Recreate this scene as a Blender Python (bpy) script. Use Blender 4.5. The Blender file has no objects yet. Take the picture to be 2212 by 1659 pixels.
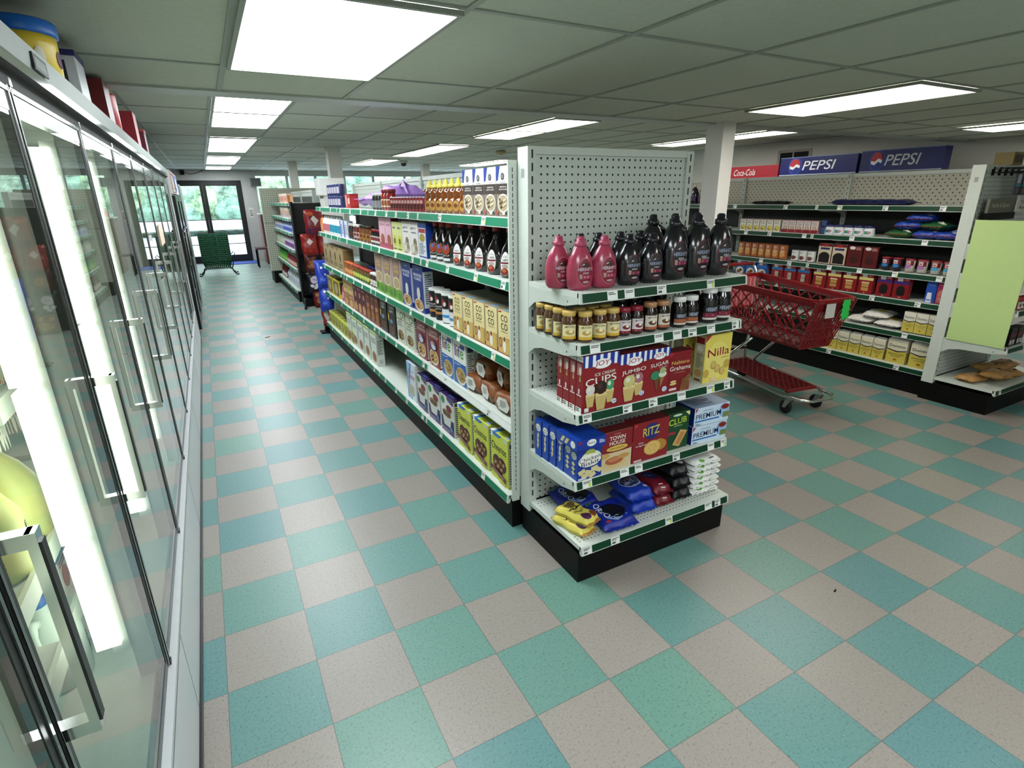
import bpy, math, random
from mathutils import Matrix, Vector
random.seed(7)
R = math.radians
SC = bpy.context.scene
COL = SC.collection

# ------------------------------------------------------------------ camera
W_PX, H_PX = 2212, 1659
F_PX = 1176.157
YAW, PITCH, ROLL = 0.4911, 0.3321, -0.0142
cam_d = bpy.data.cameras.new('camera')
cam = bpy.data.objects.new('camera', cam_d)
COL.objects.link(cam)
cam_d.sensor_fit = 'HORIZONTAL'
cam_d.sensor_width = 36.0
cam_d.lens = 36.0 * F_PX / W_PX
cam_d.clip_start = 0.02
cam_d.clip_end = 300
fwd = Vector((math.sin(YAW) * math.cos(PITCH), math.cos(YAW) * math.cos(PITCH), -math.sin(PITCH)))
rgt = Vector((math.cos(YAW), -math.sin(YAW), 0))
up = rgt.cross(fwd)
r2 = rgt * math.cos(ROLL) + up * math.sin(ROLL)
u2 = r2.cross(fwd)
m = Matrix((r2, u2, -fwd)).transposed().to_4x4()
m.translation = Vector((0.208, -1.4813, 1.6576))
cam.matrix_world = m
SC.camera = cam

# ------------------------------------------------------------------ sky, sun, exposure
world = bpy.data.worlds.new('sky')
SC.world = world
world.use_nodes = True
bg = world.node_tree.nodes['Background']
bg.inputs[0].default_value = (0.80, 0.91, 1.0, 1)
bg.inputs[1].default_value = 5.5
sun_d = bpy.data.lights.new('sun', 'SUN')
sun_d.energy = 5.0
sun_d.angle = 0.02
sun_d.color = (1.0, 0.96, 0.88)
sun = bpy.data.objects.new('sun', sun_d)
sun.rotation_euler = (R(38), R(12), 0)
COL.objects.link(sun)
SC.view_settings.view_transform = 'Standard'
SC.view_settings.look = 'None'
SC.view_settings.gamma = 1.0
SC.view_settings.exposure = 0.32
SC.view_settings.use_curve_mapping = False
LIGHT_STRENGTH = 11.0       # ceiling fixtures
TUBE_STRENGTH = 3.0        # cooler tubes
try:
    SC.cycles.use_denoising = True
    SC.cycles.max_bounces = 7
    SC.cycles.diffuse_bounces = 2
    SC.cycles.glossy_bounces = 3
    SC.cycles.transmission_bounces = 4
    SC.cycles.transparent_max_bounces = 10
    SC.cycles.caustics_reflective = False
    SC.cycles.caustics_refractive = False
    SC.cycles.sample_clamp_indirect = 4.0
except Exception:
    pass

# ------------------------------------------------------------------ materials
def lin(c):
    if isinstance(c, str):
        c = c.lstrip('#')
        if len(c) == 3:
            c = ''.join(k + k for k in c)
        c = [int(c[i:i + 2], 16) / 255 for i in (0, 2, 4)]
    return tuple((x / 12.92 if x <= 0.04045 else ((x + 0.055) / 1.055) ** 2.4) for x in c)

_M = {}
def mat(c, rough=0.5, metal=0.0, emit=0.0, noise=0.06, scale=40.0, trans=0.0, coat=0.0, spec=0.5, bump=0.0):
    key = (c, rough, metal, emit, noise, scale, trans, coat, spec, bump)
    if key in _M:
        return _M[key]
    mm = bpy.data.materials.new('paint_%s' % str(c).strip('#'))
    mm.use_nodes = True
    nt = mm.node_tree
    b = nt.nodes['Principled BSDF']
    rgb = lin(c)
    b.inputs['Roughness'].default_value = rough
    b.inputs['Metallic'].default_value = metal
    b.inputs['Specular IOR Level'].default_value = spec
    if coat:
        b.inputs['Coat Weight'].default_value = coat
        b.inputs['Coat Roughness'].default_value = 0.05
    if trans:
        b.inputs['Transmission Weight'].default_value = trans
    if emit:
        b.inputs['Emission Color'].default_value = (*rgb, 1)
        b.inputs['Emission Strength'].default_value = emit
    b.inputs['Base Color'].default_value = (*rgb, 1)
    if noise:
        tc = nt.nodes.new('ShaderNodeTexCoord')
        nz = nt.nodes.new('ShaderNodeTexNoise')
        nz.inputs['Scale'].default_value = scale
        nz.inputs['Detail'].default_value = 2.0
        nt.links.new(tc.outputs['Object'], nz.inputs['Vector'])
        mx = nt.nodes.new('ShaderNodeMix')
        mx.data_type = 'RGBA'
        mx.inputs[6].default_value = (*[x * (1 - noise) for x in rgb], 1)
        mx.inputs[7].default_value = (*[min(1, x * (1 + noise)) for x in rgb], 1)
        nt.links.new(nz.outputs['Fac'], mx.inputs[0])
        nt.links.new(mx.outputs[2], b.inputs['Base Color'])
        if bump:
            bp = nt.nodes.new('ShaderNodeBump')
            bp.inputs['Strength'].default_value = bump
            bp.inputs['Distance'].default_value = 0.004
            nt.links.new(nz.outputs['Fac'], bp.inputs['Height'])
            nt.links.new(bp.outputs[0], b.inputs['Normal'])
    _M[key] = mm
    return mm

def nodes_mat(name):
    mm = bpy.data.materials.new(name)
    mm.use_nodes = True
    nt = mm.node_tree
    return mm, nt, nt.nodes['Principled BSDF']

class NG:
    """tiny helper to chain math nodes"""
    def __init__(s, nt): s.nt = nt
    def new(s, t, **k):
        n = s.nt.nodes.new(t)
        for a, v in k.items(): setattr(n, a, v)
        return n
    def math(s, op, a, b=0.0, c=None):
        n = s.new('ShaderNodeMath', operation=op)
        for i, v in enumerate((a, b) if c is None else (a, b, c)):
            if isinstance(v, (int, float)): n.inputs[i].default_value = v
            else: s.nt.links.new(v, n.inputs[i])
        return n.outputs[0]
    def mix(s, f, a, b):
        n = s.new('ShaderNodeMix', data_type='RGBA')
        for i, v in ((0, f), (6, a), (7, b)):
            if isinstance(v, (int, float)): n.inputs[i].default_value = v
            elif isinstance(v, tuple): n.inputs[i].default_value = (*v[:3], 1)
            else: s.nt.links.new(v, n.inputs[i])
        return n.outputs[2]
    def noise(s, vec, scale, detail=2.0, rough=0.5):
        n = s.new('ShaderNodeTexNoise')
        n.inputs['Scale'].default_value = scale
        n.inputs['Detail'].default_value = detail
        n.inputs['Roughness'].default_value = rough
        s.nt.links.new(vec, n.inputs['Vector'])
        return n.outputs['Fac']
    def ramp(s, f, stops):
        n = s.new('ShaderNodeValToRGB')
        e = n.color_ramp.elements
        while len(e) < len(stops): e.new(0.5)
        for i, (p, c) in enumerate(stops):
            e[i].position = p
            e[i].color = (*c, 1) if len(c) == 3 else c
        s.nt.links.new(f, n.inputs[0])
        return n.outputs[0]

def floor_material():
    mm, nt, b = nodes_mat('vinyl_checker_tiles')
    g = NG(nt)
    tc = g.new('ShaderNodeTexCoord')
    sep = g.new('ShaderNodeSeparateXYZ')
    nt.links.new(tc.outputs['Object'], sep.inputs[0])
    T = 0.3048
    fx = g.math('DIVIDE', sep.outputs[0], T)
    fy = g.math('DIVIDE', sep.outputs[1], T)
    ix, iy = g.math('FLOOR', fx), g.math('FLOOR', fy)
    par = g.math('ABSOLUTE', g.math('MODULO', g.math('ADD', ix, iy), 2.0))
    par = g.math('GREATER_THAN', par, 0.5)
    cx = g.new('ShaderNodeCombineXYZ')
    nt.links.new(ix, cx.inputs[0]); nt.links.new(iy, cx.inputs[1])
    wn = g.new('ShaderNodeTexWhiteNoise', noise_dimensions='3D')
    nt.links.new(cx.outputs[0], wn.inputs['Vector'])
    pos = tc.outputs['Object']
    n1 = g.noise(pos, 105, 3, 0.7)
    n2 = g.noise(pos, 190, 2, 0.6)
    n3 = g.noise(pos, 1.3, 3)
    teal = g.mix(g.math('MULTIPLY', wn.outputs['Value'], 1.0), lin('#659183'), lin('#558589'))
    gray = g.mix(wn.outputs['Value'], lin('#989089'), lin('#8d8680'))
    base = g.mix(par, teal, gray)
    dark_t = lin('#1d5a5e'); dark_g = lin('#6b645f')
    fleck = g.ramp(n1, [(0.36, (1, 1, 1)), (0.45, (0, 0, 0))])
    base = g.mix(g.math('MULTIPLY', fleck, 0.6), base, g.mix(par, dark_t, dark_g))
    fl2 = g.ramp(n2, [(0.62, (0, 0, 0)), (0.70, (1, 1, 1))])
    base = g.mix(g.math('MULTIPLY', fl2, 0.45), base, g.mix(par, lin('#8fd0be'), lin('#cfc9c2')))
    # faint wear
    base = g.mix(g.math('MULTIPLY', n3, 0.14), base, lin('#8d8a80'))
    # scuffs
    n4 = g.noise(pos, 28, 5, 0.75)
    sc = g.ramp(n4, [(0.70, (0, 0, 0)), (0.75, (1, 1, 1))])
    base = g.mix(g.math('MULTIPLY', sc, 0.45), base, lin('#54503f'))
    # seams
    ux, uy = g.math('FRACT', fx), g.math('FRACT', fy)
    ex = g.math('MINIMUM', ux, g.math('SUBTRACT', 1.0, ux))
    ey = g.math('MINIMUM', uy, g.math('SUBTRACT', 1.0, uy))
    seam = g.math('LESS_THAN', g.math('MINIMUM', ex, ey), 0.0042)
    base = g.mix(g.math('MULTIPLY', seam, 0.65), base, lin('#4a4640'))
    nt.links.new(base, b.inputs['Base Color'])
    b.inputs['Roughness'].default_value = 0.36
    b.inputs['Specular IOR Level'].default_value = 0.55
    bp = g.new('ShaderNodeBump')
    bp.inputs['Strength'].default_value = 0.05
    bp.inputs['Distance'].default_value = 0.003
    nt.links.new(g.noise(pos, 14, 2), bp.inputs['Height'])
    nt.links.new(bp.outputs[0], b.inputs['Normal'])
    return mm

def ceiling_material():
    mm, nt, b = nodes_mat('textured_ceiling_tile')
    g = NG(nt)
    tc = g.new('ShaderNodeTexCoord')
    pos = tc.outputs['Object']
    n = g.noise(pos, 60, 4, 0.7)
    n2 = g.noise(pos, 0.8, 2)
    c = g.mix(n, lin('#c3c9b8'), lin('#dfe4d6'))
    c = g.mix(g.math('MULTIPLY', n2, 0.25), c, lin('#cfc6b4'))
    nt.links.new(c, b.inputs['Base Color'])
    b.inputs['Roughness'].default_value = 0.85
    bp = g.new('ShaderNodeBump')
    bp.inputs['Strength'].default_value = 0.35
    bp.inputs['Distance'].default_value = 0.004
    nt.links.new(g.noise(pos, 90, 3), bp.inputs['Height'])
    nt.links.new(bp.outputs[0], b.inputs['Normal'])
    return mm

def pegboard_material(name, c, plane='XZ', pitch=0.0254, rad=0.2, stag=0.0, hole_r=0.0055):
    mm, nt, b = nodes_mat(name)
    g = NG(nt)
    tc = g.new('ShaderNodeTexCoord')
    sep = g.new('ShaderNodeSeparateXYZ')
    nt.links.new(tc.outputs['Object'], sep.inputs[0])
    a = sep.outputs['XYZ'.index(plane[0])]
    z = sep.outputs['XYZ'.index(plane[1])]
    if stag:      # staggered rows
        iz = g.math('FLOOR', g.math('DIVIDE', z, stag))
        odd = g.math('MULTIPLY', g.math('MODULO', iz, 2.0), 0.5)
        fa = g.math('MULTIPLY', g.math('SUBTRACT', g.math('FRACT', g.math('ADD', g.math('DIVIDE', a, pitch), odd)), 0.5), pitch)
        fz = g.math('MULTIPLY', g.math('SUBTRACT', g.math('FRACT', g.math('DIVIDE', z, stag)), 0.5), stag)
        rad = hole_r
    else:
        fa = g.math('SUBTRACT', g.math('FRACT', g.math('DIVIDE', a, pitch)), 0.5)
        fz = g.math('SUBTRACT', g.math('FRACT', g.math('DIVIDE', z, pitch)), 0.5)
    d = g.math('SQRT', g.math('ADD', g.math('MULTIPLY', fa, fa), g.math('MULTIPLY', fz, fz)))
    hole = g.math('LESS_THAN', d, rad)
    n = g.noise(tc.outputs['Object'], 6, 2)
    rgb = lin(c)
    base = g.mix(n, tuple(x * 0.93 for x in rgb), rgb)
    base = g.mix(hole, base, lin('#0c0d0b'))
    nt.links.new(base, b.inputs['Base Color'])
    b.inputs['Roughness'].default_value = 0.5
    return mm

def glass_material(name, tint=(0.93, 0.97, 0.95), ior=1.5, rough=0.0):
    mm = bpy.data.materials.new(name)
    mm.use_nodes = True
    nt = mm.node_tree
    nt.nodes.clear()
    g = NG(nt)
    out = g.new('ShaderNodeOutputMaterial')
    tr = g.new('ShaderNodeBsdfTransparent')
    tr.inputs[0].default_value = (*tint, 1)
    gl = g.new('ShaderNodeBsdfGlossy')
    gl.inputs['Roughness'].default_value = rough
    gl.inputs['Color'].default_value = (1, 1, 1, 1)
    fr = g.new('ShaderNodeFresnel')
    fr.inputs['IOR'].default_value = ior
    mx = g.new('ShaderNodeMixShader')
    nt.links.new(fr.outputs[0], mx.inputs[0])
    nt.links.new(tr.outputs[0], mx.inputs[1])
    nt.links.new(gl.outputs[0], mx.inputs[2])
    nt.links.new(mx.outputs[0], out.inputs[0])
    return mm

def leaf_material(name, c0, c1, scale=3.0):
    mm, nt, b = nodes_mat(name)
    g = NG(nt)
    tc = g.new('ShaderNodeTexCoord')
    n = g.noise(tc.outputs['Object'], scale, 6, 0.75)
    nt.links.new(g.ramp(n, [(0.35, lin(c0)), (0.65, lin(c1))]), b.inputs['Base Color'])
    b.inputs['Roughness'].default_value = 0.8
    bp = g.new('ShaderNodeBump')
    bp.inputs['Strength'].default_value = 1.0
    bp.inputs['Distance'].default_value = 0.4
    nt.links.new(n, bp.inputs['Height'])
    nt.links.new(bp.outputs[0], b.inputs['Normal'])
    return mm

WHITE = mat('#d9ddd6', 0.4)
STEEL = mat('#cfd6cd', 0.38)          # off white painted shelving steel
STEEL2 = mat('#c4cbc2', 0.38)
BLACK = mat('#030303', 0.55, spec=0.2)
RUBBER = mat('#0d0d0e', 0.35)
CHROME = mat('#dadcd8', 0.12, 1.0, noise=0.03)
DCHROME = mat('#8f928f', 0.22, 1.0, noise=0.05)
GREEN = mat('#0a7856', 0.45, spec=0.3)           # price channel insert
DGREEN = mat('#053a22', 0.45, spec=0.3)
TAG = mat('#eef0ec', 0.4)
INK = mat('#15161a', 0.5)
GREYINK = mat('#777a78', 0.5)

# ------------------------------------------------------------------ mesh builder
_T = {}
def text_geo(s):
    """flat triangles of a word at cap height 1, centred on x, baseline at 0"""
    if s in _T: return _T[s]
    cu = bpy.data.curves.new('w', 'FONT')
    cu.body = s
    cu.size = 1.0
    cu.resolution_u = 3
    cu.fill_mode = 'FRONT'
    cu.offset = 0.005
    ob = bpy.data.objects.new('w', cu)
    COL.objects.link(ob)
    dg = bpy.context.evaluated_depsgraph_get()
    me = bpy.data.meshes.new_from_object(ob.evaluated_get(dg))
    vs = [(v.co.x, v.co.y) for v in me.vertices]
    fs = [tuple(p.vertices) for p in me.polygons]
    bpy.data.objects.remove(ob)
    bpy.data.curves.remove(cu)
    bpy.data.meshes.remove(me)
    if vs:
        x0, x1 = min(v[0] for v in vs), max(v[0] for v in vs)
        y0, y1 = min(v[1] for v in vs), max(v[1] for v in vs)
        cx, cy = (x0 + x1) / 2, (y0 + y1) / 2
        vs = [(x - cx, y - cy) for x, y in vs]
        w, h = x1 - x0, y1 - y0
    else:
        w = h = 1
    _T[s] = (vs, fs, w, h)
    return _T[s]

class MB:
    def __init__(s):
        s.v, s.f, s.fm, s.mats, s.sm = [], [], [], [], []
        s.T = Matrix.Identity(4)
    def mi(s, m):
        if m not in s.mats: s.mats.append(m)
        return s.mats.index(m)
    def add(s, vs, fs, m, smooth=False):
        o = len(s.v)
        T = s.T
        s.v += [tuple(T @ Vector(p)) for p in vs]
        k = s.mi(m)
        for f in fs:
            s.f.append(tuple(i + o for i in f)); s.fm.append(k); s.sm.append(smooth)
        return s
    def box(s, x0, x1, y0, y1, z0, z1, m):
        vs = [(x0, y0, z0), (x1, y0, z0), (x1, y1, z0), (x0, y1, z0), (x0, y0, z1), (x1, y0, z1), (x1, y1, z1), (x0, y1, z1)]
        return s.add(vs, [(0, 3, 2, 1), (4, 5, 6, 7), (0, 1, 5, 4), (1, 2, 6, 5), (2, 3, 7, 6), (3, 0, 4, 7)], m)
    def prism(s, prof, x0, x1, m):
        """profile in (y,z) extruded along x"""
        n = len(prof)
        vs = [(x0, y, z) for y, z in prof] + [(x1, y, z) for y, z in prof]
        fs = [(i, (i + 1) % n, n + (i + 1) % n, n + i) for i in range(n)]
        fs += [tuple(range(n - 1, -1, -1)), tuple(range(n, 2 * n))]
        return s.add(vs, fs, m)
    def quad(s, a, b, c, d, m): return s.add([a, b, c, d], [(0, 1, 2, 3)], m)
    def bar(s, p, q, w, m, n=4, w2=None, smooth=False):
        p, q = Vector(p), Vector(q)
        d = (q - p)
        if d.length < 1e-6: return s
        d.normalize()
        a = d.orthogonal().normalized() if abs(d.z) > 0.95 else d.cross(Vector((0, 0, 1))).normalized()
        b = d.cross(a)
        w2 = w if w2 is None else w2
        vs = []
        for c in (p, q):
            for i in range(n):
                t = 2 * math.pi * (i + 0.5) / n
                vs.append(tuple(c + a * (math.cos(t) * w * 0.7071 * (1 if n == 4 else 0.7071)) + b * (math.sin(t) * w2 * 0.7071 * (1 if n == 4 else 0.7071))))
        fs = [(i, (i + 1) % n, n + (i + 1) % n, n + i) for i in range(n)]
        fs += [tuple(range(n - 1, -1, -1)), tuple(range(n, 2 * n))]
        return s.add(vs, fs, m, smooth)
    def tube(s, pts, r, m, n=8):
        pts = [Vector(p) for p in pts]
        vs, fs = [], []
        ref = None
        for i, p in enumerate(pts):
            d = (pts[min(i + 1, len(pts) - 1)] - pts[max(i - 1, 0)]).normalized()
            if ref is None:
                ref = d.orthogonal().normalized()
            a = (ref - d * ref.dot(d))
            a = a.normalized() if a.length > 1e-5 else d.orthogonal().normalized()
            ref = a
            b = d.cross(a)
            for k in range(n):
                t = 2 * math.pi * k / n
                vs.append(tuple(p + a * math.cos(t) * r + b * math.sin(t) * r))
        for i in range(len(pts) - 1):
            for k in range(n):
                k2 = (k + 1) % n
                fs.append((i * n + k, i * n + k2, (i + 1) * n + k2, (i + 1) * n + k))
        fs += [tuple(range(n - 1, -1, -1)), tuple(range((len(pts) - 1) * n, len(pts) * n))]
        return s.add(vs, fs, m, True)
    def lathe(s, prof, m, n=20, sx=1.0, sy=1.0, c=(0, 0, 0)):
        vs, fs = [], []
        k = len(prof)
        for r, z in prof:
            for i in range(n):
                t = 2 * math.pi * i / n
                vs.append((c[0] + r * sx * math.cos(t), c[1] + r * sy * math.sin(t), c[2] + z))
        for j in range(k - 1):
            for i in range(n):
                i2 = (i + 1) % n
                fs.append((j * n + i, j * n + i2, (j + 1) * n + i2, (j + 1) * n + i))
        fs += [tuple(range(n - 1, -1, -1)), tuple(range((k - 1) * n, k * n))]
        return s.add(vs, fs, m, True)
    # ---- flat print; P maps (a, b, layer) -> 3d point
    def art(s, items, P, w, h):
        lay = 0
        for it in items:
            lay += 1
            k = it[0]
            if k == 'r':
                _, u0, v0, u1, v1, c = it
                n = max(1, int(abs(u1 - u0) * 8))
                vs, fs = [], []
                for i in range(n + 1):
                    u = u0 + (u1 - u0) * i / n
                    vs += [P(u * w, v0 * h, lay), P(u * w, v1 * h, lay)]
                for i in range(n): fs.append((2 * i, 2 * i + 2, 2 * i + 3, 2 * i + 1))
                s.add(vs, fs, cm(c))
            elif k == 'e':
                _, u, v, ru, rv, c = it
                n = 20
                vs = [P(u * w, v * h, lay)]
                fs = []
                for ring in (0.5, 1.0):
                    for i in range(n):
                        t = 2 * math.pi * i / n
                        vs.append(P((u + ru * ring * math.cos(t)) * w, (v + rv * ring * math.sin(t)) * h, lay))
                for i in range(n):
                    i2 = (i + 1) % n
                    fs.append((0, 1 + i, 1 + i2))
                    fs.append((1 + i, 1 + n + i, 1 + n + i2, 1 + i2))
                s.add(vs, fs, cm(c))
            elif k == 'p':
                _, pts, c = it
                s.add([P(u * w, v * h, lay) for u, v in pts], [tuple(range(len(pts)))], cm(c))
            elif k == 't':
                _, u, v, tw, txt, c = it[:6]
                o = it[6] if len(it) > 6 else {}
                vs, fs, gw, gh = text_geo(txt)
                sx = tw * w / gw
                sy = (o['h'] * h / gh) if 'h' in o else sx
                sl, a = o.get('sl', 0.0), R(o.get('rot', 0))
                ca, sa = math.cos(a), math.sin(a)
                arc = o.get('arc', 0.0)
                out = []
                for x, y in vs:
                    y += arc * (1 - (2 * x / gw) ** 2) * gh
                    X, Y = (x + sl * y) * sx, y * sy
                    out.append(P(u * w + X * ca - Y * sa, v * h + X * sa + Y * ca, lay))
                s.add(out, fs, cm(c))
            elif k == 'l':
                _, u0, v0, u1, v1, n, c = it
                for i in range(n):
                    vv = v1 - (v1 - v0) * (i + 0.5) / n
                    hh = (v1 - v0) / n * 0.28
                    uu = u1 - (u1 - u0) * random.choice((0, 0, 0.1, 0.35))
                    s.add([P(u0 * w, (vv - hh) * h, lay), P(uu * w, (vv - hh) * h, lay), P(uu * w, (vv + hh) * h, lay), P(u0 * w, (vv + hh) * h, lay)], [(0, 1, 2, 3)], cm(c))
        return s
    def mesh(s, name):
        me = bpy.data.meshes.new(name)
        me.from_pydata(s.v, [], s.f)
        for m in s.mats: me.materials.append(m)
        me.polygons.foreach_set('material_index', s.fm)
        me.polygons.foreach_set('use_smooth', s.sm)
        me.update()
        return me
    def obj(s, name, parent=None):
        o = bpy.data.objects.new(name, s.mesh(name))
        COL.objects.link(o)
        if parent: o.parent = parent
        return o

def ink(c, g=1.18):
    """printed card colours: a little deeper than the swatch"""
    c = c.lstrip('#')
    if len(c) == 3: c = ''.join(k + k for k in c)
    return '#' + ''.join('%02x' % round(255 * (int(c[i:i + 2], 16) / 255) ** g) for i in (0, 2, 4))
def cm(c):
    return c if not isinstance(c, str) else mat(ink(c), 0.42, noise=0.04)

# ------------------------------------------------------------------ scene bookkeeping
def tag(o, label=None, cat=None, group=None, kind=None):
    if label: o['label'] = label
    if cat: o['category'] = cat
    if group: o['group'] = group
    if kind: o['kind'] = kind
    return o
def struct(mb, name):
    return tag(mb.obj(name), kind='structure')
def empty(name, loc=(0, 0, 0), rz=0.0, label=None, cat=None, group=None):
    o = bpy.data.objects.new(name, None)
    o.empty_display_size = 0.05
    o.location = loc
    o.rotation_euler = (0, 0, rz)
    COL.objects.link(o)
    return tag(o, label, cat, group)
def dup(o, parent=None):
    c = o.copy()
    COL.objects.link(c)
    if parent: c.parent = parent
    for ch in KIDS.get(o.name, []):
        dup_child(ch, c)
    return c
KIDS = {}
def dup_child(ch, par):
    c = ch.copy()
    COL.objects.link(c)
    c.parent = par
    for g in KIDS.get(ch.name, []):
        dup_child(g, c)
def child(mb, name, parent, label=None):
    o = mb.obj(name, parent)
    KIDS.setdefault(parent.name, []).append(o)
    if label: o['label'] = label
    return o

ORD = ['leftmost', 'second', 'third', 'fourth', 'fifth', 'sixth', 'seventh', 'eighth', 'ninth', 'tenth', 'eleventh', 'twelfth']
def ordinal(i, n):
    if n == 1: return ''
    if n == 2: return ('left one', 'right one')[i]
    if i == 0: return 'leftmost'
    if i == n - 1: return 'rightmost'
    return ORD[i] + ' from left'
def label(desc, i, n, place):
    o = ordinal(i, n)
    return (desc + ', ' + o + ', ' + place) if o else (desc + ', ' + place)

def face_xf(yaw):
    return Matrix.Rotation(yaw, 4, 'Z')

# ================================================================== the room
H1, H2 = 2.24, 2.44          # low front ceiling, higher rear ceiling
YB0, YB1 = 2.26, 2.455       # trim band where the ceiling steps up
XL, XR, YN, YF = -0.98, 8.80, -4.2, 16.2
FLOOR_M = floor_material()
b = MB(); b.box(XL - .1, XR + .1, YN - .1, YF + .1, -0.06, 0.0, FLOOR_M); struct(b, 'floor')
CEIL_M = ceiling_material()
WALL_M = mat('#c9c9c4', 0.75, noise=0.04, scale=8, bump=0.05)
WALLW_M = mat('#e6e4de', 0.7, noise=0.04, scale=5, bump=0.05)
GRID_M = mat('#a3a79c', 0.5)
GRID2_M = mat('#8a8f88', 0.5)

# fixtures: (x0, x1, y0, y1, ceiling)
LN, LF = 0.685, 0.638        # column spacing near / far
XN = [0.395 + LN * k for k in range(-2, 13)]
XF_ = [0.405 + LF * k for k in range(-2, 14)]
YN_ROWS = [0.41 + 1.21 * k for k in range(-4, 2)] + [YB0]
YF_ROWS = [YB1] + [3.42 + 1.22 * k for k in range(0, 11)]
near_lights = [(XN[2], XN[3], YN_ROWS[4], YN_ROWS[5]), (XN[7], XN[8], YN_ROWS[4], YN_ROWS[5]), (XN[12] - .35, XN[13] - .35, YN_ROWS[4], YN_ROWS[5]),
               (XN[4], XN[5], YN_ROWS[1], YN_ROWS[2]), (XN[2], XN[3], YN_ROWS[2], YN_ROWS[3]), (XN[6], XN[7], YN_ROWS[2], YN_ROWS[3]), (XN[2], XN[3], YN_ROWS[0], YN_ROWS[1])]  # these last four are unseen, added to brighten the camera-facing shelves
def far_col(x0, rows):
    return [(x0, x0 + LF - 0.02, YF_ROWS[r], YF_ROWS[r + 1]) for r in rows]
far_lights = far_col(0.41, (0, 1, 2, 4, 5, 7, 8, 10)) + \
    [(3.62, 4.24, 3.85, 5.0), (3.62, 4.24, 5.0, 6.0), (3.57, 4.15, 7.15, 8.4), (3.57, 4.15, 8.4, 9.7), (3.5, 4.1, 10.7, 11.8), (3.5, 4.1, 11.8, 12.9),
     (6.95, 7.5, 3.75, 4.95), (6.95, 7.5, 4.95, 6.15), (6.45, 7.05, 8.6, 9.8), (6.3, 6.9, 10.4, 11.6), (6.3, 6.9, 11.6, 12.8)]
def cut_ceiling(name, z, xs, ys, x0, x1, y0, y1, gm, gw=0.024):
    b = MB()
    b.box(x0, x1, y0, y1, z, z + 0.05, CEIL_M)
    o = struct(b, name)
    g = MB()
    for x in xs:
        if x0 < x < x1: g.box(x - gw / 2, x + gw / 2, y0, y1, z - 0.006, z + 0.004, gm)
    for y in ys:
        if y0 < y < y1: g.box(x0, x1, y - gw / 2, y + gw / 2, z - 0.005, z + 0.004, gm)
    child(g, 'ceiling_grid', o)
    return o
cut_ceiling('ceiling', H1, XN, YN_ROWS[:-1], XL, XR, YN, YB1, GRID_M)
cut_ceiling('ceiling.001', H2, XF_, YF_ROWS[1:], XL, XR, YB1 - .0, YF, GRID_M)
b = MB(); b.box(XL, XR, YB1 - .02, YB1 + .02, H1 + .052, H2 - 0.001, WALL_M); struct(b, 'ceiling_step')
b = MB(); b.box(XL, XR, YB0 + .01, YB1, H1 - 0.012, H1 - 0.0005, mat('#bfc3bb', 0.45)); struct(b, 'trim_1')
b = MB(); b.box(XL - .3, XR + .3, YN - .3, YF + .6, H2 + .06, H2 + .3, WALL_M); struct(b, 'roof')

LENS = mat('#f4fbff', 0.6, emit=LIGHT_STRENGTH, noise=0)
LENS2 = mat('#fbf6ec', 0.6, emit=LIGHT_STRENGTH * 0.8, noise=0)
def fixture(x0, x1, y0, y1, z, lab, grp):
    cx, cy = (x0 + x1) / 2, (y0 + y1) / 2
    e = empty('ceiling_light', (cx, cy, z), 0, lab, 'ceiling light', grp)
    hx, hy = (x1 - x0) / 2, (y1 - y0) / 2
    f = MB(); t = 0.03
    for a in ((-hx + .012, -hx + t, -hy + .012, hy - .012), (hx - t, hx - .012, -hy + .012, hy - .012), (-hx + t, hx - t, -hy + .012, -hy + t), (-hx + t, hx - t, hy - t, hy - .012)):
        f.box(a[0], a[1], a[2], a[3], -0.022, -0.0062, GRID_M)
    child(f, 'frame', e)
    l = MB(); l.box(-hx + t, hx - t, -hy + t, hy - t, -0.016, -0.0065, LENS if x0 < 3 else LENS2)
    child(l, 'diffuser', e)
for i, (x0, x1, y0, y1) in enumerate(near_lights):
    lab = ['large fluorescent ceiling panel above the long gondola aisle, nearest the camera', 'long fluorescent ceiling panel in front of the white pillar, upper right',
           'fluorescent ceiling panel at the right edge, near the right wall', 'added unseen fill light panel behind the camera over the open floor', 'added unseen fill light panel overhead just behind the camera by the coolers', 'added unseen fill light panel overhead right of the camera', 'added unseen fill light panel in the rear left corner behind the camera'][i]
    fixture(x0, x1, y0, y1, H1, lab, 'ceiling lights of the front low ceiling')
for i, (x0, x1, y0, y1) in enumerate(far_lights):
    if i < 8:
        lab = 'fluorescent ceiling panel over the cooler aisle, ' + ['nearest just behind the ceiling step', 'second behind the ceiling step', 'third behind the ceiling step', 'fourth behind the ceiling step', 'fifth behind the ceiling step', 'sixth behind the ceiling step', 'seventh behind the ceiling step', 'last before the glass entrance'][i]
        g = 'ceiling lights over the cooler aisle'
    elif i < 14:
        lab = 'fluorescent ceiling panel in the middle line of lights, ' + ['nearest to the ceiling step', 'second from the ceiling step', 'third from the ceiling step', 'fourth from the ceiling step', 'fifth from the ceiling step', 'farthest near the front windows'][i - 8]
        g = 'ceiling lights in the middle line'
    else:
        lab = 'fluorescent ceiling panel in the right line, ' + ['nearest, partly behind the white pillar', 'second, partly behind the white pillar', 'third from the ceiling step', 'fourth from the ceiling step', 'farthest near the front windows'][i - 14]
        g = 'ceiling lights in the right line'
    fixture(x0, x1, y0, y1, H2, lab, g)

b = MB(); b.box(XL - .12, XL, YN, YF, 0, H2 + .05, mat('#5a5f58', 0.8)); struct(b, 'wall_left')
b = MB(); b.box(XR, XR + .12, YN, YF, 0, H2 + .05, WALLW_M); struct(b, 'wall_right')
b = MB(); b.box(XL, XR, YN - .12, YN, 0, H2 + .05, WALLW_M); struct(b, 'wall_back')
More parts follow.
